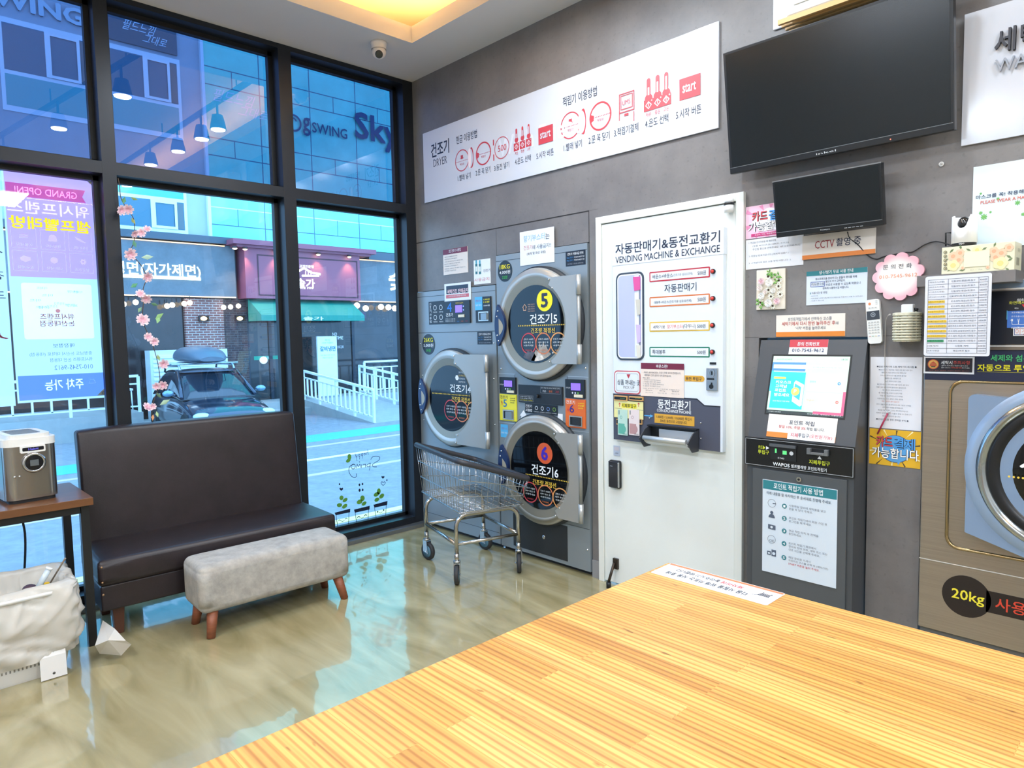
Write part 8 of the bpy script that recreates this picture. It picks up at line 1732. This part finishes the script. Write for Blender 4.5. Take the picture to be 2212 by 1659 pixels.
for y in (4.02, 4.62, 5.32, 7.06): b.slab(XW, y - .04, -.1, y + .04, 2.3, .03, .07, M('22303e', .4)); b.build('door_frame', dg); b = MB()
PD = XW.lift(.032); u0, v0, u1, v1 = box_uv(PD, *[zl(*p) for p in ((632, 1568), (890, 1568), (890, 1600), (632, 1605))]); b.rect(PD, u0, v0, u1, v1, M('2fa588', .5)); b.text(PD, '자동문', (u0 + u1) / 2 - .12, v0 + .02, (u0 + u1) / 2 + .12, v1 - .02, INKW); b.build('green_band', dg)
b = MB(); u = uvb(PD, zl, 1352, 1368, 1395, 1370, 30, 4.254); b.text(PD, 'NO', *u, INKW, .002, .02); u = uvb(PD, zl, 1352, 1402, 1452, 1404, 30, 4.254); b.text(PD, 'BREAK TIME', u[0] - .3, u[1], u[2], u[3], INKW, .002, .02); u = uvb(PD, zl, 1395, 1485, 1455, 1487, 26, 4.254); b.text(PD, '11:00-22:00', *u, INKW, .002); b.build('lettering', dg)
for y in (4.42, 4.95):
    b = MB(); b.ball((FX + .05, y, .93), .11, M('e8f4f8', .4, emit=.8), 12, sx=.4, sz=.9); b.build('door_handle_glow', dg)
PB2 = XW.lift(.25)
grp = (('string_bulb', 'round lit bulb strung under the noodle sign', 'bulbs under the noodle sign', ((267, 657), (293, 653), (361, 661), (372, 659), (398, 656), (410, 654)), .062), ('pendant_lamp', 'round pale lamp in the dark brick entry', 'lamps in the brick entry', ((483, 664), (498, 663), (515, 661)), .06), ('ceiling_globe', 'white globe lamp behind the far corner glass', 'globe lamps at the far corner', ((771, 660), (790, 666), (823, 663), (839, 664), (853, 666)), .085))
for nm, lab, g, pts, r in grp:
    proto = None
    for x, y in pts:
        c = hit(x, y, (1, 0, 0), FX + .30); 
        if proto is None:
            b = MB(); b.ball((0, 0, 0), r, glow('ffe9c8', 5.0, 'warm_globe'), 12); b.cyl((0, 0, r), (0, 0, 2.46 - c.z if 2.46 - c.z > r + .02 else r + .03), .010, DARK, 6); proto = o = b.build(nm); o.location = c
        else: o = proto.copy(); COL.objects.link(o); o.location = c
        tag(o, lab, 'lamp', g)
for i, (x, y, xx) in enumerate(((440, 688, FX + .20), (518, 688, FX + .16))):
    c = hit(x, y, (1, 0, 0), xx); wl = thing('wall_sconce', 'small wall lantern glowing on the ' + ('red brick pillar' if i == 0 else 'dark brick pier'), 'lamp', c)
    b = MB(); b.box(c.x - .06, c.x - .02, c.y - .10, c.y + .10, c.z - .07, c.z + .07, DARK)
    for q in (-.11, .11): b.box(c.x - .02, c.x + .05, c.y + q - .008, c.y + q + .008, c.z - .06, c.z + .06, DARK)
    b.box(c.x - .02, c.x + .05, c.y - .11, c.y + .11, c.z + .055, c.z + .07, DARK); b.box(c.x - .02, c.x + .05, c.y - .11, c.y + .11, c.z - .07, c.z - .055, DARK); b.build('cage', wl)
    b = MB(); b.ball((c.x + .01, c.y, c.z), .05, glow('ffdca0', 7.0, 'warm_bulb2'), 10, sy=1.5); b.build('bulb', wl)
# terrace, steps, ramp
TER = M('a3a8a6', .75, name='terrace_stone', noise=(4, .08))
b = MB(); b.box(FX, FX + 2.0, -8, 1.0, GZ, .03, TER); struct(b.build('terrace_slab'))
b = MB(); b.box(FX, FX + 1.0, 3.5, 12, GZ, -.10, TER); b.box(FX + 1.0, FX + 1.35, 3.5, 5.05, GZ, -.27, TER); b.box(FX, FX + 2.6, 1.0, 3.5, GZ, GZ + .12, TER); struct(b.build('entrance_slab'))
b = MB(); b.hexa([(FX + 1.0, 5.05, GZ), (-8.75, 5.05, GZ), (-8.75, 6.75, GZ), (FX + 1.0, 6.75, GZ), (FX + 1.0, 5.05, -.10), (-8.75, 5.05, GZ + .01), (-8.75, 6.75, GZ + .01), (FX + 1.0, 6.75, -.10)], TER); struct(b.build('ramp_slab'))
RWH = M('eef6f6', .5, name='white_painted_rail')
def railing(name, label, a, c_, h, n, low=.12, post=None):
    a = Vector(a); c_ = Vector(c_); rt = thing(name, label, 'railing', a); up = Vector((0, 0, 1))
    b = MB(); b.bar(a + up * h, c_ + up * h, .07, .05, RWH); b.build('top_rail', rt)
    b = MB(); b.bar(a + up * (h - .16), c_ + up * (h - .16), .035, .03, RWH); b.bar(a + up * low, c_ + up * low, .035, .03, RWH); b.build('lower_rail', rt)
    for k in range(n + 1):
        p = a.lerp(c_, k / n); big = k % 4 == 0 or k == n; b = MB(); w = .05 if big else .035
        b.box(p.x - w / 2, p.x + w / 2, p.y - w / 2, p.y + w / 2, p.z - (.0 if big else -low), p.z + (h - .01 if big else h - .16), RWH); b.build('post' if big else 'baluster', rt)
    return rt
railing('ramp_railing', 'white ramp railing beside the steps across the street', (FX + .9, 5.08, -.10), (-8.80, 5.08, GZ + .01), .74, 16)
railing('ramp_railing', 'white ramp railing beyond the sloping ramp', (FX + .9, 6.72, -.10), (-8.80, 6.72, GZ + .01), .80, 16)
railing('landing_railing', 'white railing along the landing before the corner glass', (FX + .95, 6.85, -.10), (FX + .95, 11.5, -.10), .90, 16)
railing('terrace_railing', 'white railing along the terrace edge seen under the banner', (FX + 1.95, -7.5, .03), (FX + 1.95, .95, .03), .74, 28)
sdb = thing('standing_sign', 'tall pale standing menu board before the restaurant door', 'sign', (FX + .75, 5.85, -.10))
SDP = wallX(FX + .76); u0, v0, u1, v1 = box_uv(SDP, *[zl(*p) for p in ((1210, 1392), (1392, 1385), (1400, 1659), (1225, 1659))]); b = MB(); b.slab(SDP, u0, -.06, u1, v1, -.06, 0, M('dcf0f2', .4, emit=.12, ecol='cfeef4')); b.build('panel', sdb)
b = MB(); b.box(FX + .62, FX + .92, u0 - .02, u1 + .02, -.10, -.06, M('8f989c', .5)); b.build('foot', sdb)
b = MB(); w = u1 - u0; SQ = SDP.lift(.002); b.text(SQ, '갈비냉면', u0 + w * .12, v1 - .40, u1 - w * .08, v1 - .26, M('3f7a9a', .5), 0, .03); b.text(SQ, '시원한 여름별미', u0 + w * .22, v1 - .20, u1 - w * .2, v1 - .15, M('7fa8b8', .5)); b.text(SQ, '해드림', u0 + w * .38, v1 - .13, u1 - w * .36, v1 - .07, M('7fa8b8', .5)); b.text(SQ, '직접 뽑은 면과 육수로', u0 + w * .14, v1 - .52, u1 - w * .12, v1 - .48, M('8fb4c2', .5)); b.text(SQ, '만들어 드립니다', u0 + w * .24, v1 - .59, u1 - w * .24, v1 - .55, M('8fb4c2', .5)); lettering(sdb, b)
# louvred outdoor unit behind the car
lu = thing('louvred_unit', 'white louvred outdoor unit standing behind the parked car', 'air conditioner', (FX + .5, 2.4, GZ + .12))
b = MB(); b.box(FX + .2, FX + .58, 1.58, 3.30, GZ + .12, 1.26, M('d6e2e6', .5)); b.build('housing', lu)
b = MB()
for k in range(11): b.box(FX + .58, FX + .62, 1.64, 2.75, .08 + .10 * k, .14 + .10 * k, M('eef4f6', .5))
b.build('louvre_slat', lu)
b = MB(); b.disc(wallX(FX + .585), 3.05, 1.05, .06, M('a8485a', .5), 0, 18); b.build('round_badge', lu)
chr_ = thing('terrace_chair', 'white metal chair on the terrace across the street', 'chair', (FX + 1.3, .75, .03))
b = MB(); b.box(-.21, .21, -.21, .21, .42, .46, RWH); b.build('seat', chr_, local=True)
b = MB(); b.box(-.21, -.17, -.21, .21, .62, .88, RWH); b.build('backrest', chr_, local=True)
for sx in (-1, 1):
    for sy in (-1, 1): b = MB(); b.cyl((sx * .19, sy * .19, .0), (sx * .18, sy * .18, .43 if sx > 0 else .86), .014, RWH, 8); b.build('leg', chr_, local=True)

# --- parked car, nose towards the shop
CM_ = (onZ(374, 850, .5) + onZ(566, 838, .5)) / 2
hd_ = onZ(566, 838, .5) - onZ(374, 850, .5); yaw = atan2(-hd_.x, hd_.y)
car = thing('car', 'dark blue hatchback parked facing the street with a box on its roof', 'car', (CM_.x - .62, CM_.y, GZ), yaw)
CP_ = M('22384e', .16, .45, name='dark_blue_car_paint', coat=1.0); CGL = M('1c2b38', .05, name='car_glass', spec=.8); TYR = M('1b1c1e', .7)
def loft(name, root, st, m, ends=True, mats=None):
    """st: [(x, [(y, z) half section from centre-bottom round to centre-top])]; mirrored"""
    rows = []
    for x, h in st: full = h + [(-y, z) for y, z in h[::-1] if abs(y) > 1e-6]; rows.append([(x, y, z) for y, z in full])
    n = len(rows[0]); b = MB(); b.add([p for r in rows for p in r], [(q * n + k, (q + 1) * n + k, (q + 1) * n + (k + 1) % n, q * n + (k + 1) % n) for q in range(len(rows) - 1) for k in range(n)], m, True)
    if ends: b.add(rows[0], [tuple(range(n))], m); b.add(rows[-1], [tuple(range(n))[::-1]], m)
    return b.build(name, root, local=True, sub=1)
def sec(w, zb, zt, crown): return [(0, zb), (w * .9, zb), (w, zb + .12), (w * 1.0, (zb + zt) / 2), (w * .97, zt - .05), (w * .80, zt + crown * .4), (0, zt + crown)]
loft('body', car, [(-1.86, sec(.60, .32, .74, .0)), (-1.78, sec(.70, .24, .82, .01)), (-1.2, sec(.745, .20, .84, .01)), (0, sec(.75, .20, .84, .01)), (.72, sec(.75, .20, .83, .03)), (1.3, sec(.735, .20, .76, .05)), (1.75, sec(.70, .20, .66, .05)), (1.92, sec(.62, .24, .56, .03)), (1.97, sec(.52, .28, .48, .0))], CP_)
def gsec(w0, w1, zb, zt, cr=.02): return [(0, zb), (w0, zb), (w0 * .97, zb + (zt - zb) * .15), ((w0 + w1) / 2, (zb + zt) / 2), (w1, zt - .02), (w1 * .85, zt + cr * .5), (0, zt + cr)]
loft('greenhouse', car, [(-1.70, gsec(.66, .64, .80, .84, .0)), (-1.35, gsec(.68, .56, .82, 1.24)), (-.9, gsec(.69, .55, .82, 1.33)), (-.2, gsec(.69, .55, .82, 1.34)), (.12, gsec(.69, .54, .82, 1.30)), (.80, gsec(.69, .66, .82, .85, .01))], CGL)
loft('roof', car, [(-1.30, [(0, 1.25), (.50, 1.25), (.50, 1.27), (.3, 1.285), (0, 1.29)]), (-.9, [(0, 1.33), (.54, 1.32), (.53, 1.345), (.3, 1.362), (0, 1.37)]), (-.2, [(0, 1.34), (.54, 1.33), (.53, 1.355), (.3, 1.372), (0, 1.38)]), (.10, [(0, 1.30), (.52, 1.295), (.51, 1.32), (.3, 1.335), (0, 1.34)])], CP_)
for sy in (-1, 1):
    b = MB(); b.tube([(.10, sy * .545, 1.31), (.45, sy * .60, 1.09), (.80, sy * .665, .86)], .030, CP_, 8); b.build('windscreen_pillar', car, local=True)
    b = MB(); b.ball((.60, sy * .84, .95), .10, M('7fa4bc', .2, .4), 14, sx=.6, sy=1.0, sz=.62); b.cyl((.62, sy * .70, .90), (.60, sy * .80, .93), .02, CP_, 8); b.build('wing_mirror', car, local=True)
    b = MB(); b.ball((1.72, sy * .56, .60), .15, M('cfe6f0', .08, spec=.9), 16, sx=.9, sy=1.0, sz=.40); b.build('headlight', car, local=True)
    b = MB(); b.tube([(-1.2, sy * .50, 1.28), (-1.1, sy * .50, 1.42), (0, sy * .50, 1.43), (.10, sy * .50, 1.34)], .022, M('a9bcc8', .25, .8), 8); b.build('roof_rail', car, local=True)
    for x in (-1.22, 1.22):
        b = MB(); b.lathe([(.15, -.09), (.29, -.09), (.31, -.06), (.31, .06), (.29, .09), (.15, .09)], (x, sy * .66, .31), (0, 1, 0), TYR, 28); b.lathe([(0, .06), (.16, .08), (.20, .07)], (x, sy * .66, .31), (0, sy, 0), M('9aa4ac', .25, .8), 20); b.build('wheel', car, local=True)
b = MB(); b.tube([(-.85, -.62, 1.46), (-.85, .62, 1.46)], .02, M('b4c8d4', .25, .8), 8); b.build('cross_bar', car, local=True)
b = MB(); b.tube([(-.05, -.62, 1.46), (-.05, .62, 1.46)], .02, M('b4c8d4', .25, .8), 8); b.build('cross_bar', car, local=True)
b = MB(); b.tube([(1.90, -.55, .50), (1.99, -.25, .46), (2.0, 0, .45), (1.99, .25, .46), (1.90, .55, .50)], .025, M('bcd6e4', .15, .9), 8); b.build('chrome_strip', car, local=True)
rbx = thing('roof_box', 'dark grey streamlined luggage box on the roof of the parked car', 'roof box', (car.location.x - .45 * cos(yaw), car.location.y - .45 * sin(yaw), GZ + 1.48), yaw)
def bsec(w, zb, zt): return [(0, zb), (w * .85, zb), (w, zb + (zt - zb) * .3), (w * .92, zb + (zt - zb) * .7), (w * .7, zt - .02), (w * .3, zt), (0, zt)]
loft('shell', rbx, [(-.85, bsec(.22, .05, .14)), (-.80, bsec(.36, .0, .26)), (-.4, bsec(.42, 0, .33)), (.2, bsec(.42, 0, .32)), (.7, bsec(.36, .0, .24)), (.88, bsec(.22, .03, .12))], M('5a6a78', .35, name='roof_box_grey'))
b = MB(); b.tube([(.80, .0, .10), (.6, .40, .09), (0, .44, .09), (-.7, .40, .09)], .008, DARK, 6); b.build('seam_line', rbx, local=True)

bpy.data.objects.remove(TO); bpy.data.curves.remove(TC); bpy.data.scenes.remove(TS)
